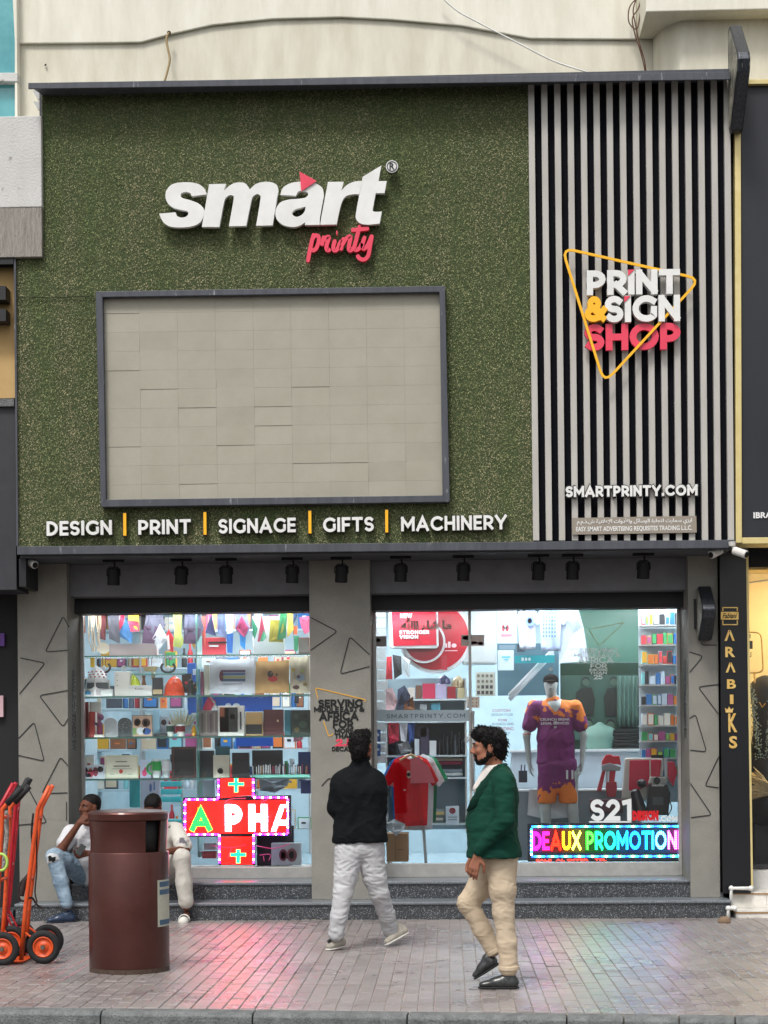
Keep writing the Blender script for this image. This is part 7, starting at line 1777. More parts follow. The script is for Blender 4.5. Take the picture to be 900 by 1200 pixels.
# open fan of red and white magazines, lower left of the cross sign
for k, (x0, x1, y0, lab, col) in enumerate(((238, 252, 988, 'white and red magazine lying upper left of the lower plus sign', '#b8b4b8'), (236, 252, 998, 'white and crimson magazine lying lower left of the lower plus sign', '#a8404c'))):
    boxy('magazine', lab, 'magazine', x0, x1, y0, y0+8, col, .12, 1.2)
boxy('white_bag', 'white gift bag with looped maroon letters right of the cross sign', 'bag', 317, 352, 988, 1014, '#b8c6cc', .1, 1.15, mk=[(327, 995, 337, 1009, '#7a3c50', 1), (329, 998, 335, 1007, '#b8c6cc', 1), (336, 994, 348, 1010, '#7a3c50', 1), (338.5, 997, 345, 1007, '#b8c6cc', 1)])
boxy('dark_case', 'dark plum display case behind the cross sign', 'case', 300, 343, 968, 1014, '#2c2433', .1, 1.35)
boxy('navy_folder', 'navy folder right of the cross sign under the pens', 'folder', 352, 363.5, 914, 930, '#1a2c66', .04, 1.4)
# ------------------------------------------------------------------ LED cross sign
def led_beads(path, Y, step, cols, root, r=1.1, st=6):
    pts_ = [U(a, b, Y) for a, b in path]; s_ = step/PXM(Y); out = {c: MB() for c in cols}; n = 0
    for i in range(len(pts_)-1):
        L = (pts_[i+1]-pts_[i]).length; k = int(L/s_)
        for j in range(k):
            p = pts_[i].lerp(pts_[i+1], (j+.5)/k); w_ = r/PXM(Y); c = cols[n % len(cols)]; n += 1
            out[c].box(p.x-w_, p.x+w_, Y-.008, Y-.001, p.z-w_, p.z+w_)
    for c, mb in out.items():
        if mb.v: mb.build('led_beads', em(c, st), root, kind='stuff')
YLd = 1.0
cs = thing('led_cross_sign', 'lit red LED pharmacy cross with a plus above and below and white letters A PHA', 'LED sign', tuple(U(275, 1014, YLd)))
a_ = lambda *p: [(210+x/5.625, 900+y/5.625) for x, y in p]
quad(a_((25,195),(735,180),(738,450),(25,455)), YLd, YLd+.06).build('case', m_black, cs, bevel=.004)
quad(a_((250,65),(500,60),(500,178),(252,192)), YLd, YLd+.06).build('case', m_black, cs, bevel=.004); quad(a_((255,457),(495,452),(498,640),(258,640)), YLd, YLd+.06).build('case', m_black, cs, bevel=.004)
m_ledr = em('#ff0c08', 9)
quad(a_((45,220),(712,212),(712,428),(45,432)), YLd-.004, YLd-.001).build('red_field', m_ledr, cs)
quad(a_((275,72),(480,70),(480,176),(276,196)), YLd-.004, YLd-.001).build('red_field', m_ledr, cs); quad(a_((275,457),(485,455),(488,632),(277,632)), YLd-.004, YLd-.001).build('red_field', m_ledr, cs)
for P_ in (((362,68),(388,68),(388,95),(428,95),(428,118),(388,118),(388,160),(362,160),(362,118),(322,118),(322,95),(362,95)), ((375,535),(402,535),(402,560),(440,560),(440,584),(402,584),(402,628),(375,628),(375,584),(335,584),(335,560),(375,560))):
    quad(a_(*P_), YLd-.012, YLd-.005).build('plus', em('#18f090', 3), cs)
bx4 = a_((70,250),(215,245),(215,420),(70,420)); 
caps('A', (bx4[0][0], 947, bx4[1][0], 974), YLd-.014, .008, em('#20f050', 3.5), cs, t=.26)
caps('PH', (263.5, 942.5, 313.5, 974.5), YLd-.014, .008, em('#ffe6fa', 7), cs, t=.3, track=.3)
shape_prism([(317.5, 974.5), (323.5, 974.5), (326, 967), (337.5, 967), (337.5, 942.5), (328.5, 942.5)], [[(328, 961), (333, 946.5), (337, 946.5), (337, 961)]], YLd-.014, .008, 'letter', em('#ffe6fa', 7), cs)
for P_ in (((38,215),(38,435)), ((38,208),(258,206),(258,70)), ((488,68),(488,195),(716,195)), ((716,200),(716,435)), ((38,438),(265,438),(265,630)), ((490,630),(490,436),(716,436))):
    led_beads(a_(*P_), YLd, 3.1, ('#ff30e8', '#f8d0ff', '#7020ff'), cs, r=.95, st=14)
def led_grid(boxes, Y, pitch, root):
    """dark gaps between the diodes: a fine black lattice just in front of the lit field"""
    mb = MB(); w_ = .22/PXM(Y)
    for x0, y0, x1, y1 in boxes:
        a, c_, z0, z1 = RX(x0, y0, x1, y1, Y); p = pitch/PXM(Y)
        for i in range(1, int((c_-a)/p)): mb.box(a+i*p-w_, a+i*p+w_, Y-.001, Y, z0, z1)
        for i in range(1, int((z1-z0)/p)): mb.box(a, c_, Y-.0025, Y-.0015, z0+i*p-w_, z0+i*p+w_)
    mb.build('diode_lattice', m_dk, root, kind='stuff')
led_grid([(218, 938, 336.5, 976.5), (259, 912.5, 295, 933), (259.5, 981.5, 296, 1012)], YLd-.016, 2.1, cs)
fl_ = thing('wire_ornament', 'pink neon wire ornament twisting over the arms of the cross sign', 'ornament', tuple(U(300, 1000, .985)))
for P_ in (((300,225),(340,205),(440,200)), ((540,225),(610,200),(680,195)), ((330,230),(350,262),(320,320)), ((560,230),(590,262),(560,320)), ((495,170),(520,195),(570,215)), ((210,510),(340,525),(440,505)), ((510,512),(620,530),(730,500)), ((345,520),(320,600)), ((530,575),(600,570),(590,610)), ((555,580),(560,615))):
    MB().tube([U(a, b, .98) for a, b in smooth_path(a_(*P_), 5)], .0045, n=5).build('wire', mat('pink_wire', '#d86a9a', rough=.4, emit='#d83a80', estr=.25), fl_, smooth=True)  # wires coloured pink with a faint emission
# ------------------------------------------------------------------ LED running text sign
pm = thing('led_text_sign', 'lit rainbow LED strip sign reading DEAUX PROMOTION at the foot of the right window', 'LED sign', tuple(U(712, 1010, YLd)))
b_ = lambda *p: [(600+x/4.2857, 860+y/4.2857) for x, y in p]
quad(b_((78,450),(862,446),(866,640),(80,642)), YLd, YLd+.07).build('case', mat('led_case', '#1c1e26', rough=.4), pm, bevel=.004)
quad(b_((88,458),(856,456),(858,632),(90,634)), YLd-.003, YLd-.001).build('screen', mat('led_screen', '#1a1d2b', rough=.35, emit='#30405c', estr=.2), pm)
x0, x1 = 624, 793; txt = 'DEAUX PROMOTION'; hues = ['#f010e0', '#ff1070', '#ff1808', '#e8a010', '#d0d040', None, '#30d028', '#10c868', '#10c0a8', '#1098e0', '#1070e8', '#1090e8', '#20a8e8', '#4898e8', '#f050d8']
caps(txt, (x0, 974, x1, 996), YLd-.012, .008, None, pm, t=.19, track=.1, space=.35, mats=[em(h, 13) for h in hues if h])
led_beads(b_((97,466),(838,464)), YLd-.002, 2.6, ('#1858ff', '#20a8ff', '#30f0a0', '#e0ffe0', '#30f0a0', '#1858ff', '#1838c8'), pm, r=1.0, st=14)
led_beads(b_((97,616),(838,614)), YLd-.002, 2.6, ('#1838c8', '#1858ff', '#30f0a0', '#e0ffe0', '#30f0a0', '#20a8ff'), pm, r=1.0, st=14)
led_beads(b_((97,475),(97,610)), YLd-.002, 2.6, ('#20a8ff', '#e0f0ff'), pm, r=1.0, st=14); led_beads(b_((838,475),(838,610)), YLd-.002, 2.6, ('#20a8ff', '#e0f0ff'), pm, r=1.0, st=14)
for k in range(14): xk = 623+k*12.5; quad([(xk, 971), (xk+12.5, 971), (xk+12.5, 999), (xk, 999)], YLd-.0045, YLd-.0035).build('lit_segment', mat('segment_%d' % k, '#0c0c10', emit=[h for h in hues if h][k], estr=.22), pm)  # tinted glow behind the letters, put in as faint coloured emission
text_box('SALE  AL OFFER   TEL', (628, 1006.5, 711, 1009), YLd-.006, .004, 'running_text', em('#ff4030', 2.5), pm)
led_grid([(622, 970, 797, 1000)], YLd-.014, 2.1, pm)
# ------------------------------------------------------------------ right window: things behind the glass
ZF = Z2
wall = thing('slat_wall', 'white slatted display wall at the left end of the right window', 'display wall', tuple(U(445, 1000, 1.6)))
for k in range(16):
    a, c_, z0, z1 = RX(437, 700+k*12.2, 452+(k > 9)*0, 711.2+k*12.2, 1.4); MB().box(a-.1, c_, 1.4, 1.42, z0, z1).build('slat', cm('#c6d2d6'), wall)
rs = thing('round_sign', 'big round red sign with a silver rim hanging high behind the glass', 'round sign', tuple(U(508, 787, 2.0)))
def disc(cx, cy, rx, Y, m, name, root, th=.02, n=40):
    c_ = U(cx, cy, Y); r0_ = rx/PXM(Y); return MB().prism([(c_.x+r0_*math.cos(2*math.pi*i/n), c_.z+r0_*math.sin(2*math.pi*i/n)) for i in range(n)], Y, Y+th).build(name, m, root)
disc(510, 746, 43, 1.9, cm('#c9cfd0'), 'rim', rs, .08); disc(510, 746, 39, 1.893, cm('#b8142c', .25), 'face', rs, .006)
quad([(455.5, 712), (513, 712), (514, 757), (511, 760), (459, 760), (456, 757)], 1.72, 1.78).build('square_rim', cm('#c9cfd0'), rs, bevel=.01)
quad([(458.5, 714), (510.5, 714), (511.5, 756), (461, 757)], 1.712, 1.719).build('square_face', mat('crimson_gloss', '#c01030', rough=.25, var='#7a1024', vscale=2), rs)
caps('NEW', (469, 719, 483, 724), 1.7, .008, m_wl, rs, t=.25, joined=True); caps('STRONGER', (468, 738.5, 503, 743), 1.7, .008, m_wl, rs, t=.25, joined=True); caps('VISION', (468, 744, 490, 748.5), 1.7, .008, m_wl, rs, t=.25, joined=True)
disc(497, 752, 25, 1.80, cm('#c9cfd0'), 'inner_ring', rs, .05); disc(497, 752, 22.5, 1.794, cm('#8a1226', .25), 'inner_face', rs, .005)
marks(rs, [(521, 754, 524, 759, '#d0b8bc'), (525, 752, 528, 759, '#d0b8bc'), (529, 754, 535, 759, '#d0b8bc', 1), (521, 762, 536, 763, '#d0a8b0'), (480, 752, 494, 753.5, '#b87888'), (517, 768, 524, 785, '#a01028')], 1.78)
arb = thing('glass_sticker', 'Arabic calligraphy sticker in silver on the glass over the red sign', 'sticker', tuple(U(498, 737, YG-.004)))
text_box('\ufe8e\ufeb8\ufee3 \ufe80\ufe8e\ufeb7 \ufe8e\ufee3', (999, 999, 1000, 1000), YG, .001, 'x', m_dk, arb) if False else None
text_box('ﷲﺍ ﺀﺎﺷ ﺎﻣ', (470, 723.5, 529, 738.5), YG-.0035, .0015, 'outline', mat('brown_outline', '#4c3838', rough=.5), arb, bold=.05); text_box('ﷲﺍ ﺀﺎﺷ ﺎﻣ', (471, 724.5, 528, 737.5), YG-.0055, .0015, 'lettering', cm('#d8ccc0'), arb, bold=.01)
stk = thing('glass_sticker', 'small pink and black sticker on the glass right of the round red sign', 'sticker', tuple(U(554, 757, YG-.004)))
marks(stk, [(540.5, 744, 567.5, 757, '#c4b4ae'), (541.5, 745, 553, 750, '#3c2c30', 1), (548, 751.5, 560, 755, '#c07888', 1), (560, 752, 566, 756, '#a86a70', 1)], YG-.001)
stk = thing('glass_sticker', 'small brown sticker on the glass beside the middle pillar', 'sticker', tuple(U(445, 758, YG-.004)))
marks(stk, [(438, 745.5, 453, 757.5, '#8c8884'), (440, 748, 446, 752.5, '#a8735a', 1)], YG-.001)
pnl = thing('white_pillar_panel', 'white rounded upright panel right of the round red sign', 'panel', tuple(U(561, 779, 2.2))); a, c_, z0, z1 = RX(541, 700, 582, 778.5, 2.1); MB().box(a, c_, 2.1, 2.3, z0, z1).build('panel', cm('#cdd6d6'), pnl, bevel=.03, seg=4)
def sheet(name, label, cat, box, col, Y, mk=(), th=.01): 
    r_ = thing(name, label, cat, tuple(U((box[0]+box[2])/2, box[3], Y+.005))); a, c_, z0, z1 = RX(*box, Y); MB().box(a, c_, Y, Y+th, z0, z1).build('sheet', cm(col), r_); marks(r_, mk, Y-.001); return r_
sheet('poster', 'white poster with a red emblem beside the white panel', 'poster', (583, 716, 605.5, 753.5), '#c9d4dc', 1.6, [(588, 732, 592, 740, '#b84452', 1), (589.5, 731.5, 595, 738, '#c9d4dc', 1), (592.5, 732, 596.5, 740, '#b84452', 1), (587, 743, 600, 746, '#b87a86')])
sheet('notice', 'pale notice with a cyan logo under the emblem poster', 'notice', (583.5, 762, 602, 785.5), '#c4dbe4', 1.55, [(588, 769, 598, 771, '#58b4cc'), (590, 772, 596, 774, '#6cc0d4', 1)])
sheet('wall_board', 'grey blue dark panel behind the notice', 'panel', (583, 754, 655, 815), '#4f7684', 2.3, [(585, 756, 604, 761, '#7e95a2'), (606, 755, 615, 764, '#2a3c48')])
sheet('teal_sign', 'teal sign strip with white lettering behind the mannequin', 'sign', (603, 768, 650, 777), '#1aa8b0', 2.0, [(611, 770.5, 614, 774.5, '#d8f0f0'), (615, 770.5, 618, 774.5, '#d8f0f0', 1), (619, 770.5, 622, 774.5, '#d8f0f0', 1)])
sheet('shop_poster', 'tall pale poster of small black icons below the round red sign', 'poster', (557.5, 787.5, 580.5, 815.5), '#b2b8ac', 1.7, [(559+5*(k % 4), 790+6.5*(k//4), 562.5+5*(k % 4), 794+6.5*(k//4), '#3a3c3c') if k > 8 else (559+5*(k % 4), 790+6.5*(k//4), 562.5+5*(k % 4), 794+6.5*(k//4), '#6c6c60', 1) for k in range(16)])
sheet('dotted_card', 'cream card with red dots hanging in the doorway', 'card', (547, 816.5, 562, 829.5), '#c3bba8', 1.4, [(549+4.4*(k % 3), 818.5+4*(k//3), 550.5+4.4*(k % 3), 820+4*(k//3), '#a84c4c', 1) for k in range(9)])
# T-shirts hanging high
def tshirt(name, label, cat, x0, x1, yt, yb, col, Y, mk=(), sleeve=.27, col2=None, hanger=True, arm=None):
    r_ = thing(name, label, cat, tuple(U((x0+x1)/2, yb, Y))); w_ = x1-x0; h_ = yb-yt; cx = (x0+x1)/2
    P_ = [(cx-w_*.12, yt), (cx-w_*.05, yt+h_*.06), (cx+w_*.05, yt+h_*.06), (cx+w_*.12, yt), (cx+w_*.3, yt+h_*.06), (x1, yt+h_*.36), (x1-w_*.1, yt+h_*.45), (cx+w_*.29, yt+h_*.36), (cx+w_*.31, yb), (cx, yb+1.2), (cx-w_*.31, yb), (cx-w_*.29, yt+h_*.36), (x0+w_*.1, yt+h_*.45), (x0, yt+h_*.36), (cx-w_*.3, yt+h_*.06)]
    def fold(x, z): return .02*math.sin(x*38+1.3*z)+.012*math.sin(x*77+z*6)
    pts_ = [U(a, b, Y) for a, b in P_]; tris = tessellate_polygon([[Vector((p.x, p.z, 0)) for p in pts_]])
    # subdivide by a grid: fill with columns of quads clipped to the outline
    xs_ = np.linspace(min(p.x for p in pts_), max(p.x for p in pts_), 34); mb = MB(); zmin = min(p.z for p in pts_); zmax = max(p.z for p in pts_)
    def span(x):
        zs2 = []
        for i in range(len(pts_)):
            p, q = pts_[i], pts_[(i+1) % len(pts_)]
            if (p.x <= x < q.x) or (q.x <= x < p.x): zs2.append(p.z+(q.z-p.z)*(x-p.x)/(q.x-p.x))
        return (min(zs2), max(zs2)) if len(zs2) > 1 else None
    sp = [span(min(max(x, xs_[0]+1e-4), xs_[-1]-1e-4)) for x in xs_]; nn = 10
    for i in range(len(xs_)):
        lo_, hi_ = sp[i] or (0, 0)
        for j in range(nn+1): z_ = lo_+(hi_-lo_)*j/nn; mb.v.append((xs_[i], Y+fold(xs_[i], z_), z_))
    N_ = len(mb.v); mb.v += [(v[0], v[1]+.035, v[2]) for v in mb.v]
    for i in range(len(xs_)-1):
        if not sp[i] or not sp[i+1]: continue
        for j in range(nn):
            a = i*(nn+1)+j; b2 = a+nn+1; mb.f += [(a, b2, b2+1, a+1), (N_+a, N_+a+1, N_+b2+1, N_+b2)]
        a = i*(nn+1); b2 = a+nn+1; mb.f += [(a, N_+a, N_+b2, b2), (a+nn, b2+nn, N_+b2+nn, N_+a+nn)]
    mb.build('shirt', cloth('jersey_'+col.strip('#'), col) if isinstance(col, str) else col, r_, smooth=True)
    marks(r_, mk, Y-.034)
    if hanger:
        MB().tube([U(cx-w_*.2, yt+h_*.07, Y-.02), U(cx, yt-1, Y-.02), U(cx+w_*.2, yt+h_*.07, Y-.02)], .012, n=6).build('hanger', cm('#c0a070'), r_); MB().tube([U(cx, yt-1, Y-.02), U(cx, yt-6, Y-.02), U(cx+2, yt-8, Y-.02)], .004, n=5).build('hanger_hook', m_alu, r_)
    return r_
tshirt('hanging_shirt', 'white T-shirt with a blue round print hanging left of the mannequin head', 'T-shirt', 603, 634, 712, 760, '#c4d0e0', 1.75, [(615.5, 721, 626, 734, '#5c78b8', 1), (618, 724, 623.5, 731, '#c4d0e0', 1)])
tshirt('hanging_shirt', 'white T-shirt with dense blue lattice print above the mannequin', 'T-shirt', 626, 664, 710, 762, '#a8bcd8', 1.66, [(636+3.4*(k % 5), 717+4.5*(k//5), 637.6+3.4*(k % 5), 719.8+4.5*(k//5), '#4a6aa8') for k in range(35)])
cloth_poly('hanging_gown', 'plain pale grey gown hanging over the dark green wall', 'gown', [(656, 712), (678, 712), (684, 735), (690, 775), (655, 777)], '#aebfce', 1.7, wave=.03)
gwall = thing('green_partition', 'dark green glazed partition behind the mannequin with a pale upper band', 'partition', tuple(U(702, 868, 2.6)))
a, c_, z0, z1 = RX(657, 777, 750, 880, 2.5); MB().box(a, c_, 2.5, 2.56, z0, z1).build('dark_band', cm('#0f3a28', .25), gwall)
a, c_, z0, z1 = RX(657, 700, 750, 776.6, 2.5); MB().box(a, c_, 2.5, 2.56, z0, z1).build('pale_band', cm('#4c7a68', .3), gwall)
a, c_, z0, z1 = RX(658, 791, 747, 867, 2.47); MB().box(a, c_, 2.47, 2.49, z0, z1).build('poster_field', cm('#33564a'), gwall)
gp = thing('fashion_poster', 'green tinted poster of four dark dressed figures behind the mannequin', 'poster', tuple(U(703, 868, 2.46)))
def fig(P_, c_, Y=2.455): quad(P_, Y, Y+.004).build('printed_figure', cm(c_), gp)
g_ = lambda *p: [(600+x/4.2857, 690+y/4.2857) for x, y in p]
fig(g_((345,500),(400,495),(418,560),(410,640),(345,640),(318,600),(322,520)), '#14221c'); disc(686.5, 799.5, 4.2, 2.449, cm('#46604f'), 'printed_head', gp, .003, 16); disc(686.5, 797.6, 4.4, 2.452, cm('#16221c'), 'printed_hair', gp, .002, 16)
fig(g_((480,500),(525,495),(528,640),(470,640),(460,545)), '#14221c'); disc(719, 799.5, 4.2, 2.449, cm('#46604f'), 'printed_head', gp, .003, 16); disc(719, 797.5, 4.6, 2.452, cm('#16221c'), 'printed_hair', gp, .002, 16)
fig(g_((362,705),(405,700),(415,740),(360,760)), '#1b2c24'); disc(689.5, 849, 4.6, 2.447, cm('#52705f'), 'printed_head', gp, .003, 16); disc(689.5, 846.5, 5, 2.450, cm('#16221c'), 'printed_hair', gp, .002, 16); disc(715.5, 850, 4.6, 2.447, cm('#52705f'), 'printed_head', gp, .003, 16); disc(715.5, 847.5, 5, 2.450, cm('#16221c'), 'printed_hair', gp, .002, 16)
ts = thing('bust_stand', 'pale green headless bust stand in front of the dark poster', 'bust', tuple(U(703, 876, 2.3))); Bq = SDF(.015, .05); Bq.cap(U(692, 862, 2.3), U(714, 862, 2.3), .09, .09); Bq.chain([U(703, 866, 2.3), U(703, 880, 2.3)], [.15, .14]); Bq.cap(U(703, 850, 2.3), U(703, 860, 2.3), .035, .05); sdf_obj(Bq, 'bust', cm('#6f9486'), ts)
ct = thing('curtain', 'grey green curtain with vertical folds at the right of the poster', 'curtain', tuple(U(735, 850, 2.42)))
def cf(u, v): p = U(723+u*24, 792+v*60, 2.42); return (p.x, 2.42+.02*math.sin(u*30), p.z)
MB().sheet(cf, 40, 4, th=.01).build('curtain_cloth', cm('#64867a', .8), ct, smooth=True)
blk = thing('folded_black_garments', 'stack of folded black garments on the counter under the curtain', 'garments', tuple(U(738, 878, 2.2)))
for k in range(6): a, c_, z0, z1 = RX(719-(k % 2), 855+k*4, 757+(k % 3), 858.4+k*4, 2.2); MB().box(a, c_, 2.2, 2.4, z0, z1).build('garment', cm('#0e1012', .4), blk, bevel=.006)
# triangle and slogan sticker on the glass in white
gs = thing('glass_lettering', 'white slogan letters and thin yellow triangle on the glass above the mannequin', 'lettering', tuple(U(702, 800, YG-.003)))
for s_, bx_ in (('SERVING', (679, 759.5, 724, 765.5)), ('MIDDLE EAST &', (673, 766, 727, 770)), ('AFRICA', (677, 770, 719, 777)), ('FOR', (692, 777.5, 711, 783)), ('MORE', (691, 783.5, 712, 786.5)), ('THAN', (691, 787, 711, 790)), ('25', (696, 790.5, 706, 796))):
    caps(s_, bx_, YG-.004, .002, mat('vinyl_white', '#e6efec', rough=.5), gs, 'lettering', joined=True, t=.17, track=.08)
poly_tube([(695, 737), (732, 729), (702, 757.5), (690, 737)], YG-.003, .5, 'outline', mat('vinyl_pale_yellow', '#b3b06a', rough=.5), gs, n=4, corner=2)
# right shelf racks with small goods
rk = thing('goods_rack', 'tall narrow rack of coloured packets along the right side of the window', 'rack', tuple(U(775, 940, 1.4)))
a, c_, z0, z1 = RX(749, 712, 797, 940, 1.75); MB().box(a, c_, 1.75, 1.77, z0, z1).build('back_panel', cm('#b9c9cf'), rk)
rk_rows = (732, 755, 778, 802, 826, 850, 868, 888, 910)
for k, y in enumerate(rk_rows): a, c_, z0, z1 = RX(751, y, 797, y+1.6, 1.5); MB().box(a, c_, 1.5, 1.74, z0, z1).build('shelf', m_alu, rk)
RG = random.Random(8); pal = [('#b9c9d8', 'pale blue'), ('#2c6fae', 'blue'), ('#cf3540', 'red'), ('#d8a428', 'amber'), ('#e0dccf', 'off-white'), ('#3c9a5c', 'green'), ('#d87838', 'orange'), ('#1c2026', 'black'), ('#7cc4c8', 'aqua'), ('#a04a7c', 'magenta'), ('#8ab04a', 'lime')]
ordn = ('top', 'second', 'third', 'fourth', 'fifth', 'sixth', 'seventh', 'eighth', 'lowest')
xordn = ('first', 'second', 'third', 'fourth', 'fifth', 'sixth', 'seventh', 'eighth')
for k, y in enumerate(rk_rows):
    x_ = 752; j = 0
    while x_ < 792:
        w_ = RG.uniform(4.2, 8); h_ = RG.uniform(9, 16) if k < 6 else RG.uniform(7, 12); col, cn = RG.choice(pal)
        r_ = boxy('packet', '%s packet, %s from the left on the %s shelf of the right rack' % (cn, xordn[min(j, 7)], ordn[k]), 'packet', x_, x_+w_-.8, y-h_, y-.2, col, .05, 1.52, col2=RG.choice(pal)[0] if RG.random() < .5 else None, group='packets on the right rack', bev=.002)
        x_ += w_; j += 1
# counter, machines
cnt = thing('white_counter', 'long white counter across the back of the right window display', 'counter', tuple(U(690, 1000, 1.9)))
a, c_, z0, z1 = RX(600, 878, 752, 1000, 1.9); MB().box(a, c_, 1.9, 2.4, z0, z1-.03).build('front', cm('#b4c6cf'), cnt); MB().box(a-.02, c_+.02, 1.87, 2.42, z1-.029, z1).build('top', cm('#d3dde0'), cnt, bevel=.004)
lc = thing('grey_cabinet', 'low grey display cabinet under the mannequin', 'cabinet', tuple(U(650, 1005, 1.4))); a, c_, z0, z1 = RX(603, 925, 745, 1008, 1.5); MB().box(a, c_, 1.5, 1.86, z0, z1-.02).build('body', cm('#7c8d94'), lc); MB().box(a-.01, c_+.01, 1.47, 1.865, z1-.019, z1).build('top', cm('#cfd8da'), lc, bevel=.003)
cloth_poly('white_cloth', 'white cloth hanging in a curve below the mannequin shorts', 'cloth', [(620, 925), (668, 925), (666, 958), (640, 960), (618, 955)], '#c3ced2', 1.42)
hp = thing('heat_press', 'red and grey upright cap press machine behind the white S21 letters', 'machine', tuple(U(716, 950, 1.3)))
m_ = lambda *p: [(690+x/7.5, 870+y/7.5) for x, y in p]
for P_, col, y0 in ((((150,110),(190,105),(215,120),(270,118),(285,200),(250,190),(115,200),(118,165)), '#c0182c', 1.3), (((115,200),(185,180),(285,215),(278,250),(115,250)), '#8a8c90', 1.28), (((120,250),(150,250),(110,430),(72,425)), '#b81a2e', 1.32), (((185,240),(240,240),(225,350),(180,350)), '#b81a2e', 1.3), (((155,350),(245,345),(250,400),(235,480),(165,480),(150,400)), '#a0142a', 1.27), (((155,240),(180,240),(170,350),(150,350)), '#c8ccd0', 1.31), (((10,500),(300,500),(300,620),(10,620)), '#5c3a40', 1.4)):
    quad(m_(*P_), y0, y0+.06).build('machine_part', cm(col, .3), hp, bevel=.006)
rb = thing('red_press', 'large flat press with red plate in a pale rounded frame', 'machine', tuple(U(750, 940, 1.45)))
quad(m_((330,135),(600,135),(650,150),(660,200),(640,500),(290,500),(315,150)), 1.45, 1.5).build('frame', cm('#b3b2a9', .35), rb, bevel=.012); quad(m_((360,158),(640,152),(625,300),(640,330),(410,430),(352,420)), 1.44, 1.449).build('plate', cm('#b8183a', .3), rb, bevel=.004)
r2 = thing('red_tray', 'red narrow tray standing right of the black machine', 'tray', tuple(U(788, 925, 1.45))); quad(m_((690,170),(750,170),(780,260),(745,390),(700,330)), 1.46, 1.49).build('tray', cm('#c02c44', .35), r2, bevel=.006)
bm = thing('black_machine', 'black printing machine with glass dome and grey head at the right of the window', 'machine', tuple(U(770, 955, 1.2)))
quad(m_((525,370),(690,370),(720,450),(700,640),(520,640)), 1.2, 1.38).build('body', cm('#15181b', .3), bm, bevel=.01); quad(m_((545,300),(685,310),(690,365),(530,365)), 1.22, 1.34).build('head', cm('#a0a29c', .35), bm, bevel=.008)
quad(m_((550,110),(655,110),(655,138),(550,138)), 1.25, 1.3).build('top_plate', cm('#101214'), bm); quad(m_((535,140),(545,140),(545,300),(535,300)), 1.25, 1.27).build('rod', m_alu, bm); quad(m_((660,140),(690,140),(690,305),(670,305)), 1.25, 1.28).build('arm', cm('#b8beC0'), bm)
disc(690+598/7.5, 870+335/7.5, 4.2, 1.212, cm('#1c1e22', .2), 'knob', bm, .006, 18); F_ = SDF(.008, .02); F_.cap(U(745, 930, 1.22), U(750, 950, 1.22), .05, .07); F_.ell(U(752, 918, 1.22), (.05, .05, .045)); sdf_obj(F_, 'motor', cm('#16181c', .3), bm)
text_box('mecolour', (764, 918.5, 779, 921.5), 1.185, .003, 'lettering', m_wl, bm); quad(m_((560,480),(655,480),(655,550),(560,550)), 1.19, 1.199).build('slot', cm('#4c565a', .2), bm)
MB().tube([U(a, b, 1.17) for a, b in smooth_path(m_((690,470),(725,560),(715,610),(690,650)))], .006, n=5).build('cable', m_dk, bm, smooth=True)
s2 = thing('glass_lettering', 'big white S21 with a red word and .COM on the glass above the rainbow sign', 'lettering', tuple(U(745, 963, YG-.004)))
m_vw = mat('vinyl_bright', '#dfe3e3', rough=.4)
caps('S21', (692, 936.5, 740, 962), YG-.005, .003, m_vw, s2, t=.22, track=.1); quad([(690.5, 962.3), (740, 962.3), (740, 964), (690.5, 964)], YG-.005, YG-.002).build('underline', m_vw, s2)
caps('DESIGN', (741, 950, 771.5, 961.8), YG-.005, .003, mat('vinyl_red', '#d0141c', rough=.4), s2, t=.33, track=.0); caps('.COM', (772.5, 956, 794, 962.5), YG-.005, .003, m_vw, s2, t=.26, track=.1)
# stair rail inside, door
hr_ = thing('stair_rail', 'white diagonal stair handrail inside the shop', 'handrail', tuple(U(620, 815, 2.1)))
for d_ in (0, 5): MB().tube([U(597, 815+d_, 2.1), U(648, 762+d_*.6, 2.1)], .026, n=8).build('rail', cm('#ccd6da', .3), hr_, smooth=True)
hr2 = thing('stair_rail', 'white diagonal lower stair handrail inside the doorway', 'handrail', tuple(U(545, 880, 2.1))); MB().tube([U(534, 880, 2.1), U(553, 860, 2.1)], .03, n=8).build('rail', cm('#ccd6da', .3), hr2, smooth=True)
dh = thing('door_handle', 'long vertical steel door handle on the glass door beside the walking man', 'door handle', tuple(U(554, 925, YG-.06)))
MB().cyl(U(554, 835, YG-.06), U(554.5, 925, YG-.06), .016, n=12).build('bar', m_alu, dh, smooth=True)
for y in (852, 915): MB().cyl(U(554, y, YG-.06), U(554, y, YG-.001), .009, n=8).build('stand_off', m_alu, dh)
for q in (835, 925): MB().ell(U(554.3, q, YG-.06), (.018, .018, .018), 10, 8).build('end_knob', m_alu, dh, smooth=True)
fb = thing('frosted_band', 'frosted band with the shop web address across the glass door', 'glass band', tuple(U(494, 845, YG-.003)))
quad([(438, 832), (551.5, 832), (551.5, 845), (438, 845)], YG-.003, YG-.002).build('band', mat('frosted_band', '#a9bac2', rough=.6), fb)
caps('SMARTPRINTY.COM', (453, 836.5, 545, 841.5), YG-.006, .002, mat('band_letter', '#5c6a74', rough=.5), fb, 'lettering', joined=True, t=.14, track=.3)
rt = thing('glass_lettering', 'small red and grey words on the glass behind the man in green', 'lettering', tuple(U(590, 862, YG-.003)))
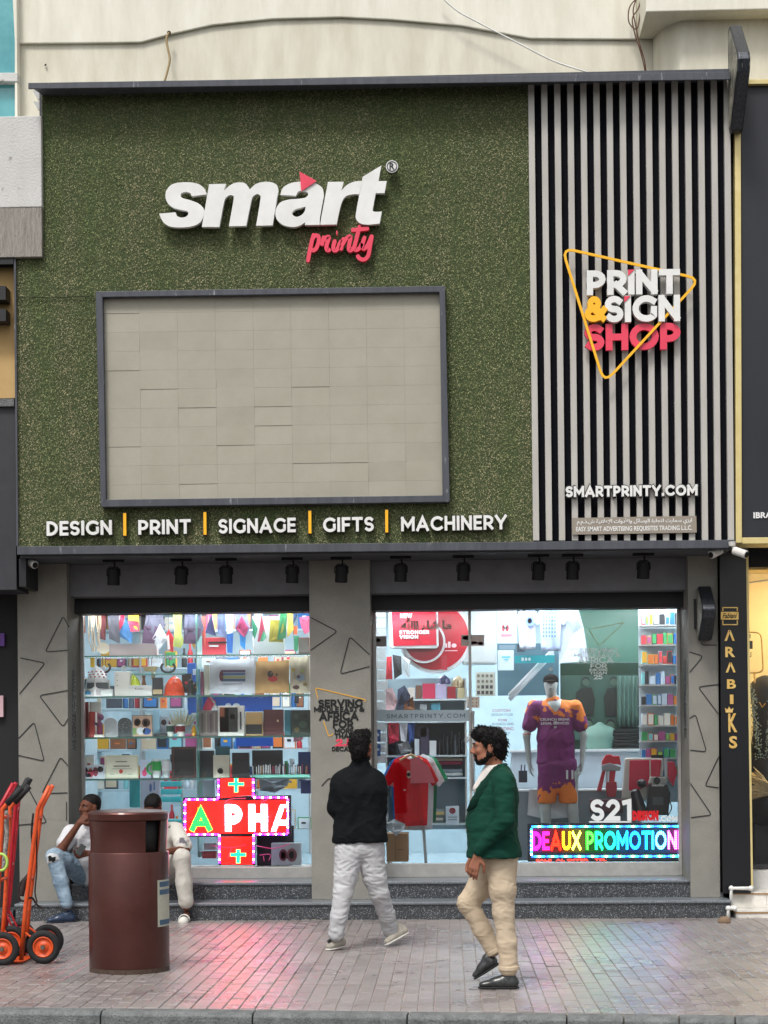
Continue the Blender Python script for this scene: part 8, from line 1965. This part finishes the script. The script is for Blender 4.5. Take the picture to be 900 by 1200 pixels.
for s_, bx_, col in (('CUSTOM', (577, 831, 598, 834.5), '#b05060'), ('DESIGN YOUR', (576, 836, 601, 839), '#68707a'), ('FOR', (584, 842.5, 594, 845.5), '#b05060'), ('BUSINESS AND', (577, 847, 602, 850), '#68707a'), ('BRANDING', (577, 852, 602, 856), '#b05060'), ('EVENT', (580, 858, 598, 861), '#68707a')): caps(s_, bx_, YG-.004, .002, cm(col), rt, 'lettering', joined=True, t=.14, track=.12)
MB().box(U(550, 900, YG).x, U(553.5, 900, YG).x, YG-.02, YG+.03, Z2+.02, zb-.1).build('door_stile', m_alu, shop)
# shelving unit in the doorway
su = thing('shelf_unit', 'dark backed shelf unit with books, bottles and folded clothes in the doorway', 'shelf unit', tuple(U(500, 970, 2.0)))
a, c_, z0, z1 = RX(452, 795, 547, 972, 2.25); MB().box(a, c_, 2.25, 2.27, z0, z1).build('back_panel', cm('#8fa5ae'), su)
sur = (819, 845, 885, 911, 965)
for k, y in enumerate(sur): a, c_, z0, z1 = RX(452, y, 547, y+2, 1.9); MB().box(a, c_, 1.9, 2.24, z0, z1).build('shelf', cm('#b9c8cc', .3), su)
for x_ in (453, 546): a, c_, z0, z1 = RX(x_-1, 795, x_+1, 975, 1.92); MB().box(a, c_, 1.92, 2.24, z0, z1).build('side', m_alu, su)
a, c_, z0, z1 = RX(455, 847.5, 545, 884, 2.2); MB().box(a, c_, 2.2, 2.24, z0, z1).build('dark_back', cm('#3a4850'), su)
for x0, x1, yt, y, col, lab in ((487, 494, 803, 819, '#6c4c3a', 'brown box with pale top on the upper doorway shelf'), (495, 510, 801, 819, '#c02a50', 'bright pink box on the upper doorway shelf'), (510.5, 523, 801.5, 819, '#a8a2c0', 'white and purple box on the upper doorway shelf'), (524, 534, 804.5, 819, '#8a1020', 'dark red box on the upper doorway shelf'), (536, 547, 806, 819, '#b8b088', 'beige stack of cards on the upper doorway shelf'), (478, 486, 806, 819, '#c8c2b8', 'cream box at the left of the upper doorway shelf'),
    (492, 500, 825, 845, '#b8c4c8', 'pale grey box on the second doorway shelf'), (505, 516, 824, 845, '#5cb0c8', 'light blue mug box on the second doorway shelf'), (484, 490, 832, 845, '#a8504c', 'small red tin on the second doorway shelf'),
    (485.5, 491, 866, 885, '#c8d0d4', 'small white leaflet box on the bottle shelf'), (503, 511, 868, 885, '#c8cccc', 'white leaflet box right on the bottle shelf'), (492, 502, 853, 885, '#3a3448', 'dark plum box on the bottle shelf'), (486, 500, 850, 864, '#241c22', 'black and maroon box high on the bottle shelf')):
    boxy('box', lab, 'box', x0, x1, yt, y-.2, col, .08, 1.95)
helmet('navy blue cap on the upper doorway shelf', 512, 529, 792, 802, '#23265c', Y=2.05, name='cap', cat='cap', brim=False); helmet('straw coloured hat on the upper doorway shelf', 528, 546, 793, 806, '#b3a27c', Y=2.1, name='straw_hat', cat='hat')
for k in range(7):
    x_ = 513+k*4.6; h_ = (18, 26, 22, 30, 24, 28, 20)[k]; r_, a, c_, z0, z1 = slot('bottle', ('matt black slim', 'tall black', 'grey topped black', 'tallest black', 'dark steel', 'long necked black', 'short black')[k]+' bottle on the bottle shelf in the doorway', 'bottle', x_, x_+3.8, 885-h_, 884.8, 1.98, 'bottles on the doorway shelf')
    R0_ = (c_-a)/2; hh_ = z1-z0; MB().lathe([(R0_*.95, 0), (R0_, .01), (R0_, hh_*.65), (R0_*.45, hh_*.8), (R0_*.45, hh_)], ((a+c_)/2, 1.98, z0), 14).build('bottle_body', cm(('#14161a', '#101216', '#2c3034', '#121418', '#3a4046', '#16181c', '#1c2024')[k], .3), r_, smooth=True)
for k, (y, col, lab) in enumerate(((887.5, '#b8a898', 'beige folded garment on top of the clothes pile'), (892, '#9a3450', 'wine red folded garment in the clothes pile'), (896.5, '#2c3038', 'charcoal folded garment in the clothes pile'), (901, '#7c8c98', 'grey blue folded garment in the clothes pile'), (905.5, '#c0c8c8', 'white folded garment at the bottom of the clothes pile'))):
    r_ = thing('folded_garment', lab, 'garment', tuple(U(526, y+4.5, 1.95)), 'folded clothes in the doorway'); a, c_, z0, z1 = RX(509+(k % 2)*2, y, 545-(k % 3), y+4.3, 1.95); S_ = SDF(.012, .01); S_.cap((a+.03, 2.0, (z0+z1)/2), (c_-.03, 2.0, (z0+z1)/2), (z1-z0)*.55, flat=None); S_.cap((a+.03, 2.1, (z0+z1)/2), (c_-.03, 2.1, (z0+z1)/2), (z1-z0)*.5); sdf_obj(S_, 'fold', cloth('fold_'+col.strip('#'), col), r_)
bp2 = boxy('pouch', 'black slumped pouch beside the clothes pile', 'pouch', 486, 508, 884, 910.8, '#1c1c20', .1, 1.96, bev=.03)
ns = sheet('no_smoking_sign', 'white no smoking notice standing on the lowest doorway shelf', 'notice', (522.5, 944.5, 538, 966), '#bcd0da', 1.8, [(526.5, 946.5, 534, 953.5, '#b0404c', 1), (527.6, 947.6, 532.9, 952.4, '#bcd0da', 1), (525, 957, 536, 958, '#7c8c98'), (525, 960, 536, 961, '#7c8c98')])
MB().tube([U(528, 948.5, 1.79), U(532.6, 952, 1.79)], .006, n=4).build('red_slash', cm('#b0404c'), ns)
bk = thing('magazine_pile', 'untidy pile of magazines left of the no smoking notice', 'magazines', tuple(U(513, 966, 1.95)))
for k, col in enumerate(('#3c5048', '#b8b4a8', '#5c6c60', '#c0a868', '#8c9a94')): a, c_, z0, z1 = RX(506+(k*2) % 3, 962-k*3.4, 522-(k*3) % 4, 964.8-k*3.4, 1.95); MB().box(a, c_, 1.95, 2.15, z0, z1).build('magazine', cm(col), bk)
# shirts on hangers at the left
tshirt('hanging_shirt', 'red polo shirt with a pale pink shoulder on a wooden hanger', 'polo shirt', 449, 514, 885, 967, '#cf0f1c', 1.3, [(476.5, 903, 481.5, 912, '#c8b49c', 1), (476.5, 905, 481.5, 910, '#5c5048', 1), (473, 925, 475.5, 926.5, '#d8c8c8')])
quad([(481, 889), (491, 887), (503, 899), (510, 917.5), (501, 917.5), (481, 918)], 1.262, 1.268).build('x', cm('#c8606c', .8), [o for o in bpy.data.objects if o.name.startswith('hanging_shirt') and 'red polo' in o.get('label', '')][0]).name = 'pink_patch'
tshirt('hanging_shirt', 'white polo shirt just behind the red one', 'polo shirt', 452, 521, 883, 972, '#c9ccd0', 1.42, hanger=False); tshirt('hanging_shirt', 'green T-shirt behind the white polo shirt', 'T-shirt', 456, 525, 884, 962, '#157a4c', 1.54, hanger=False); tshirt('hanging_shirt', 'blue T-shirt deepest behind the red polo shirt', 'T-shirt', 446, 515, 885, 965, '#2c6cb0', 1.66, hanger=False)
for lab, P_, col in (('red and white cap hanging on the slatted wall', [(453, 770), (459, 769), (460, 796), (452, 796)], '#b81c2c'), ('black and white shirt hanging beside the red cap', [(460, 767), (470, 769), (471, 790), (462, 796)], '#20282c'), ('white scarf hanging right of the black shirt', [(470, 768), (481, 774), (480, 795), (472, 790)], '#b4c0c4'), ('navy cap hanging below the black shirt', [(466, 808), (474, 803), (481, 815), (479, 830), (465, 832)], '#28344c'), ('white and red shirt hanging low on the slatted wall', [(450, 808), (460, 806), (466, 822), (462, 832), (449, 832)], '#b89a9c'), ('brown leather pouch hanging low by the band', [(474, 824), (484, 816), (486, 832), (473, 833)], '#7a4c2c'), ('crimson bag hanging below the frosted band', [(455, 847), (467, 847), (468, 868), (456, 872)], '#9a1c34'), ('white trousers hanging below the frosted band', [(468, 847), (478, 847), (476, 870), (470, 868)], '#bcc4cc'), ('navy vest hanging below the frosted band', [(478, 847), (486, 847), (485, 868), (479, 872)], '#1c3c78'), ('grey wool beanie on a rack over the red shirt', [(466, 872), (478, 868), (483, 880), (470, 884)], '#8c9298')):
    cloth_poly('hanging_garment', lab, lab.split(' hanging')[0].split(' on ')[0].split()[-1], P_, col, 1.6)
for k, y in enumerate((863, 880)): sheet('blue_notice', ('upper', 'lower')[k]+' blue and white notice beside the middle pillar', 'notice', (439, y-8, 446, y+6), '#1c5aa0', 1.2, [(440.5, y-3, 444.5, y, '#c8d8e8', 1)])
bxx = boxy('cardboard_box', 'brown cardboard box on the floor under the hanging shirts', 'cardboard box', 452, 477.5, 977, 1010, '#9a7850', .35, 1.15, mk=[(463, 978, 464, 1009, '#86683f'), (466, 995, 473, 996, '#6c5232')])
cloth_poly('plastic_bag', 'crumpled white plastic bag on top of the cardboard box', 'bag', [(444, 962), (450, 966), (462, 960), (475, 966), (473, 972), (464, 980), (458, 974), (446, 972)], '#b9c6cc', 1.12, wave=.03)
tb = thing('folding_table', 'small white table with metal legs behind the cardboard box', 'table', tuple(U(500, 1000, 1.7))); a, c_, z0, z1 = RX(450, 968, 505, 972, 1.6); MB().box(a, c_, 1.6, 2.1, z0, z1).build('top', cm('#c4d0d4'), tb, bevel=.004)
for q in (a+.05, c_-.05):
    for y in (1.63, 2.06): MB().cyl((q, y, ZF), (q+(.03 if q > 0 else -.03), y, z0), .013).build('leg', m_alu, tb)
th = thing('threshold_mat', 'cream threshold board lying inside the glass door', 'threshold', tuple(U(490, 1018, 1.0))); a, c_, z0, z1 = RX(452, 1008, 551, 1016, 1.0); MB().box(a, c_, .98, 1.1, Z2, Z2+.03).build('board', cm('#b8b6a6'), th, bevel=.004)
wp = thing('wall_phone', 'small dark cabinet with upright pen pots beside the mannequin', 'cabinet', tuple(U(612, 925, 1.5))); a, c_, z0, z1 = RX(608, 903, 618, 917, 1.5); MB().box(a, c_, 1.5, 1.6, z0, z1).build('pot', cm('#24303c'), wp, bevel=.006)
for q in (.3, .7): MB().cyl((a+(c_-a)*q, 1.55, z1), (a+(c_-a)*q+.005, 1.55, z1+.06), .006).build('pen', cm('#1c2834'), wp)
# ---- mannequin in football kit
Ym = 1.25
mq = thing('mannequin', 'white mannequin in a black cap and purple and orange football kit', 'mannequin', tuple(U(655, 1000, Ym)))
A = lambda x, y, d=0: U(x, y, Ym+d)
m_man = mat('mannequin_white', '#b9c3c0', rough=.4, var='#aeb8b6', vscale=4)
H = Head(A(645.5, 804), (-.12, -1, 0), (0, 0, 1), 1.0)
S = SDF(.007, .02); S.ell(H.p(0, -.018, .035), (.07, .088, .08), H.M); S.ell(H.p(0, .025, -.02), (.058, .066, .085), H.M, .03); S.cap(H.p(0, .05, -.085), H.p(0, .05, -.08), .028, k=.03); S.cap(H.p(0, .085, .01), H.p(0, .1, -.025), .006, .01, k=.01)
S.cap(H.p(0, -.02, -.06), A(648, 822), .05, .06, k=.03); S.cap(A(649, 830), A(653, 900), .11, .12, k=.04)
aL = (A(626, 828), A(617, 862), A(620, 893)); aR = (A(674, 828), A(684, 862), A(682, 893, -.02))
for q in (aL, aR): S.chain(list(q), [.045, .036, .024]); S.cap(A(650, 826), q[0], .06, .045)
hand(S, aL[2], (.1, -.05, -1), (.9, -.2, 0), .95, .35, -1); hand(S, aR[2], (-.1, -.05, -1), (-.9, -.2, 0), .95, .35, 1)
S.chain([A(641, 905), A(639, 950), A(641, 985)], [.085, .055, .05]); S.chain([A(668, 905), A(671, 950), A(675, 985)], [.085, .055, .05])
sdf_obj(S, 'figure', m_man, mq)
K = SDF(.006, .02); K.ell(H.p(0, -.012, .062), (.078, .096, .062), H.M); K.ell(H.p(0, .1, .045), (.06, .07, .012), H.M, .01); K.ell(H.p(0, 0, -.03), (.12, .14, .068), H.M, .01, sub=True); sdf_obj(K, 'cap', mat('cap_black', '#050506', rough=.85, spec=.1), mq); marks(mq, [(643, 782, 648, 786.5, '#a8b0ac', 1)], Ym-.105)
def kit(name, stops):
    m_ = mat(name, '#5a1f55', rough=.7); t = m_.node_tree; b = t.nodes['Principled BSDF']; tc = t.nodes.new('ShaderNodeTexCoord'); sp_ = t.nodes.new('ShaderNodeSeparateXYZ'); n = t.nodes.new('ShaderNodeTexNoise'); n.inputs['Scale'].default_value = 11; n.inputs['Detail'].default_value = 3
    t.links.new(tc.outputs['Object'], sp_.inputs[0]); t.links.new(tc.outputs['Object'], n.inputs['Vector'])
    ma = t.nodes.new('ShaderNodeMath'); ma.operation = 'MULTIPLY_ADD'; ma.inputs[1].default_value = stops[0]; ma.inputs[2].default_value = stops[1]; t.links.new(sp_.outputs['Z'], ma.inputs[0])
    mb_ = t.nodes.new('ShaderNodeMath'); mb_.operation = 'MULTIPLY_ADD'; mb_.inputs[1].default_value = .8; t.links.new(sp_.outputs['X'], mb_.inputs[0]); t.links.new(ma.outputs[0], mb_.inputs[2])
    ad = t.nodes.new('ShaderNodeMath'); ad.operation = 'MULTIPLY_ADD'; ad.inputs[1].default_value = 2.2; t.links.new(n.outputs[0], ad.inputs[0]); t.links.new(mb_.outputs[0], ad.inputs[2])
    r = t.nodes.new('ShaderNodeValToRGB'); r.color_ramp.interpolation = 'LINEAR'; e = r.color_ramp.elements; e[0].position = .47; e[0].color = lin('#6f1862'); e[1].position = .53; e[1].color = lin('#e07a20'); t.links.new(ad.outputs[0], r.inputs[0]); t.links.new(r.outputs[0], b.inputs['Base Color']); return m_
mo = ORG[mq.name].z; zj = A(650, 835).z-mo; zs2 = A(650, 925).z-mo
J = SDF(.008, .03); J.cap(A(634, 829), A(666, 829), .07, .07, k=.04); J.chain([A(644, 836), A(644, 865), A(644, 892)], [.115, .12, .13], k=.04); J.chain([A(658, 836), A(658, 865), A(659, 892)], [.115, .12, .13], k=.04)
for q in (aL, aR): J.chain([q[0], q[0]+(q[1]-q[0])*.62], [.07, .078], k=.02)
J.ell(A(652, 895)-Vector((0, 0, .6)), (1.5, 1.5, .6), None, .01, sub=True); J.cap(A(648, 823, -.01), A(649, 832), .075, .08, k=.02); J.cap(H.p(0, 0, -.07), A(647.5, 819), .052, .05, k=.006, sub=True)
jz = 3.0; sdf_obj(J, 'jersey', kit('jersey_print', (jz, -jz*zj-.62)), mq, rel=2, wr=dict(amp=.004, freq=10, seed=2))
Tq = SDF(.008, .03); Tq.chain([A(644, 893), A(641, 937)], [.115, .095], k=.015); Tq.chain([A(661, 893), A(666, 937)], [.115, .095], k=.015); Tq.cap(A(648, 897), A(660, 897), .13, k=.05); Tq.cap(A(653, 905), A(655, 916), .1, k=.04); Tq.ell(A(652, 941)-Vector((0, 0, .6)), (1.5, 1.5, .6), None, .01, sub=True); Tq.ell(A(652, 890)+Vector((0, 0, .6)), (1.5, 1.5, .6), None, .01, sub=True)
sdf_obj(Tq, 'shorts', kit('shorts_print', (-3.2, 3.2*zs2-.55)), mq, wr=dict(amp=.003, freq=10, seed=7))
text_box('CRUNCH BREAK', (633, 841.5, 668, 844.5), Ym-.185, .003, 'lettering', m_vw, mq); text_box('LEGAL SERVICES', (634, 846, 667, 849), Ym-.187, .003, 'lettering', m_vw, mq); text_box('11', (663.5, 902.5, 672, 913), Ym-.145, .003, 'number', m_vw, mq, bold=.04)
MB().tube([aL[0].lerp(aL[1], .95)+Vector((math.cos(t)*.037, math.sin(t)*.037, 0)) for t in [i*math.pi/8 for i in range(16)]], .007, n=5, closed=True).build('arm_band', cm('#c04434'), mq)
# ---- boutique window contents
gm = thing('gold_mirror_sign', 'gold rimmed rounded sign with black brackets hanging in the boutique window', 'sign', tuple(U(884, 795, .95)))
poly_tube([(866, 741), (892, 741), (894.5, 788), (866, 789)], .95, .9, 'rim', m_goldl, gm, closed=True, corner=7, n=6); marks(gm, [(876, 751, 882, 760.5, '#2c2418')], .95); MB().tube([U(884, 789, .95), U(884.5, 800, .95)], .01, n=6).build('stem', m_goldl, gm)
for P_ in ([(872, 743), (879, 743.5), (879, 748)], [(872, 770), (880, 769.5), (880, 764)]): poly_tube(P_, .945, .6, 'bracket', m_dk, gm, n=4, corner=.2)
dr = thing('dress_form', 'dress form in a dark gown with silver sequins in the boutique window', 'dress form', tuple(U(895, 945, 1.25)))
Q = SDF(.01, .04); Q.cap(U(888, 806, 1.25), U(908, 806, 1.25), .07); Q.chain([U(898, 810, 1.25), U(898, 850, 1.25), U(898, 940, 1.25)], [.16, .12, .24]); sdf_obj(Q, 'gown', cm('#0e1114', .6), dr)
RS = random.Random(2); mbs = MB()
for k in range(420):
    t = RS.random(); side = RS.choice((0, 1)); x_ = (881+t*9+RS.gauss(0, 2.2)) if side == 0 else (907-t*7+RS.gauss(0, 2)); y_ = 808+t*78+RS.gauss(0, 3)
    p = U(x_, y_, 1.04); mbs.ell(p+Vector((0, RS.uniform(-.02, .04), 0)), (.009, .005, .009), 5, 3)
mbs.build('sequins', mat('sequin_silver', '#a9b8ac', rough=.2, metal=.8), dr, kind='stuff')
MB().tube([U(890, 823, 1.05), U(893, 829, 1.05), U(897, 824, 1.05)], .006, n=5).build('gold_brooch', m_goldl, dr)
pg = thing('pampas_plume', 'cream pampas grass plumes beside the gold edge of the boutique window', 'pampas grass', tuple(U(900, 940, .9)))
for k in range(46):
    b0 = U(908, 930, .9); ang = RS.uniform(-.3, .9); L_ = RS.uniform(.18, .36); tip = b0+Vector((-math.cos(ang)*L_, RS.uniform(-.05, .05), math.sin(ang)*L_+.02))
    MB().tube([b0, b0.lerp(tip, .6)+Vector((0, 0, .01)), tip], [.004, .017, .002], n=5).build('plume', mat('pampas_cream', '#e6d6ae', rough=.95, var='#cdb98a', vscale=40, bump=.6, bscale=200), pg, smooth=True)
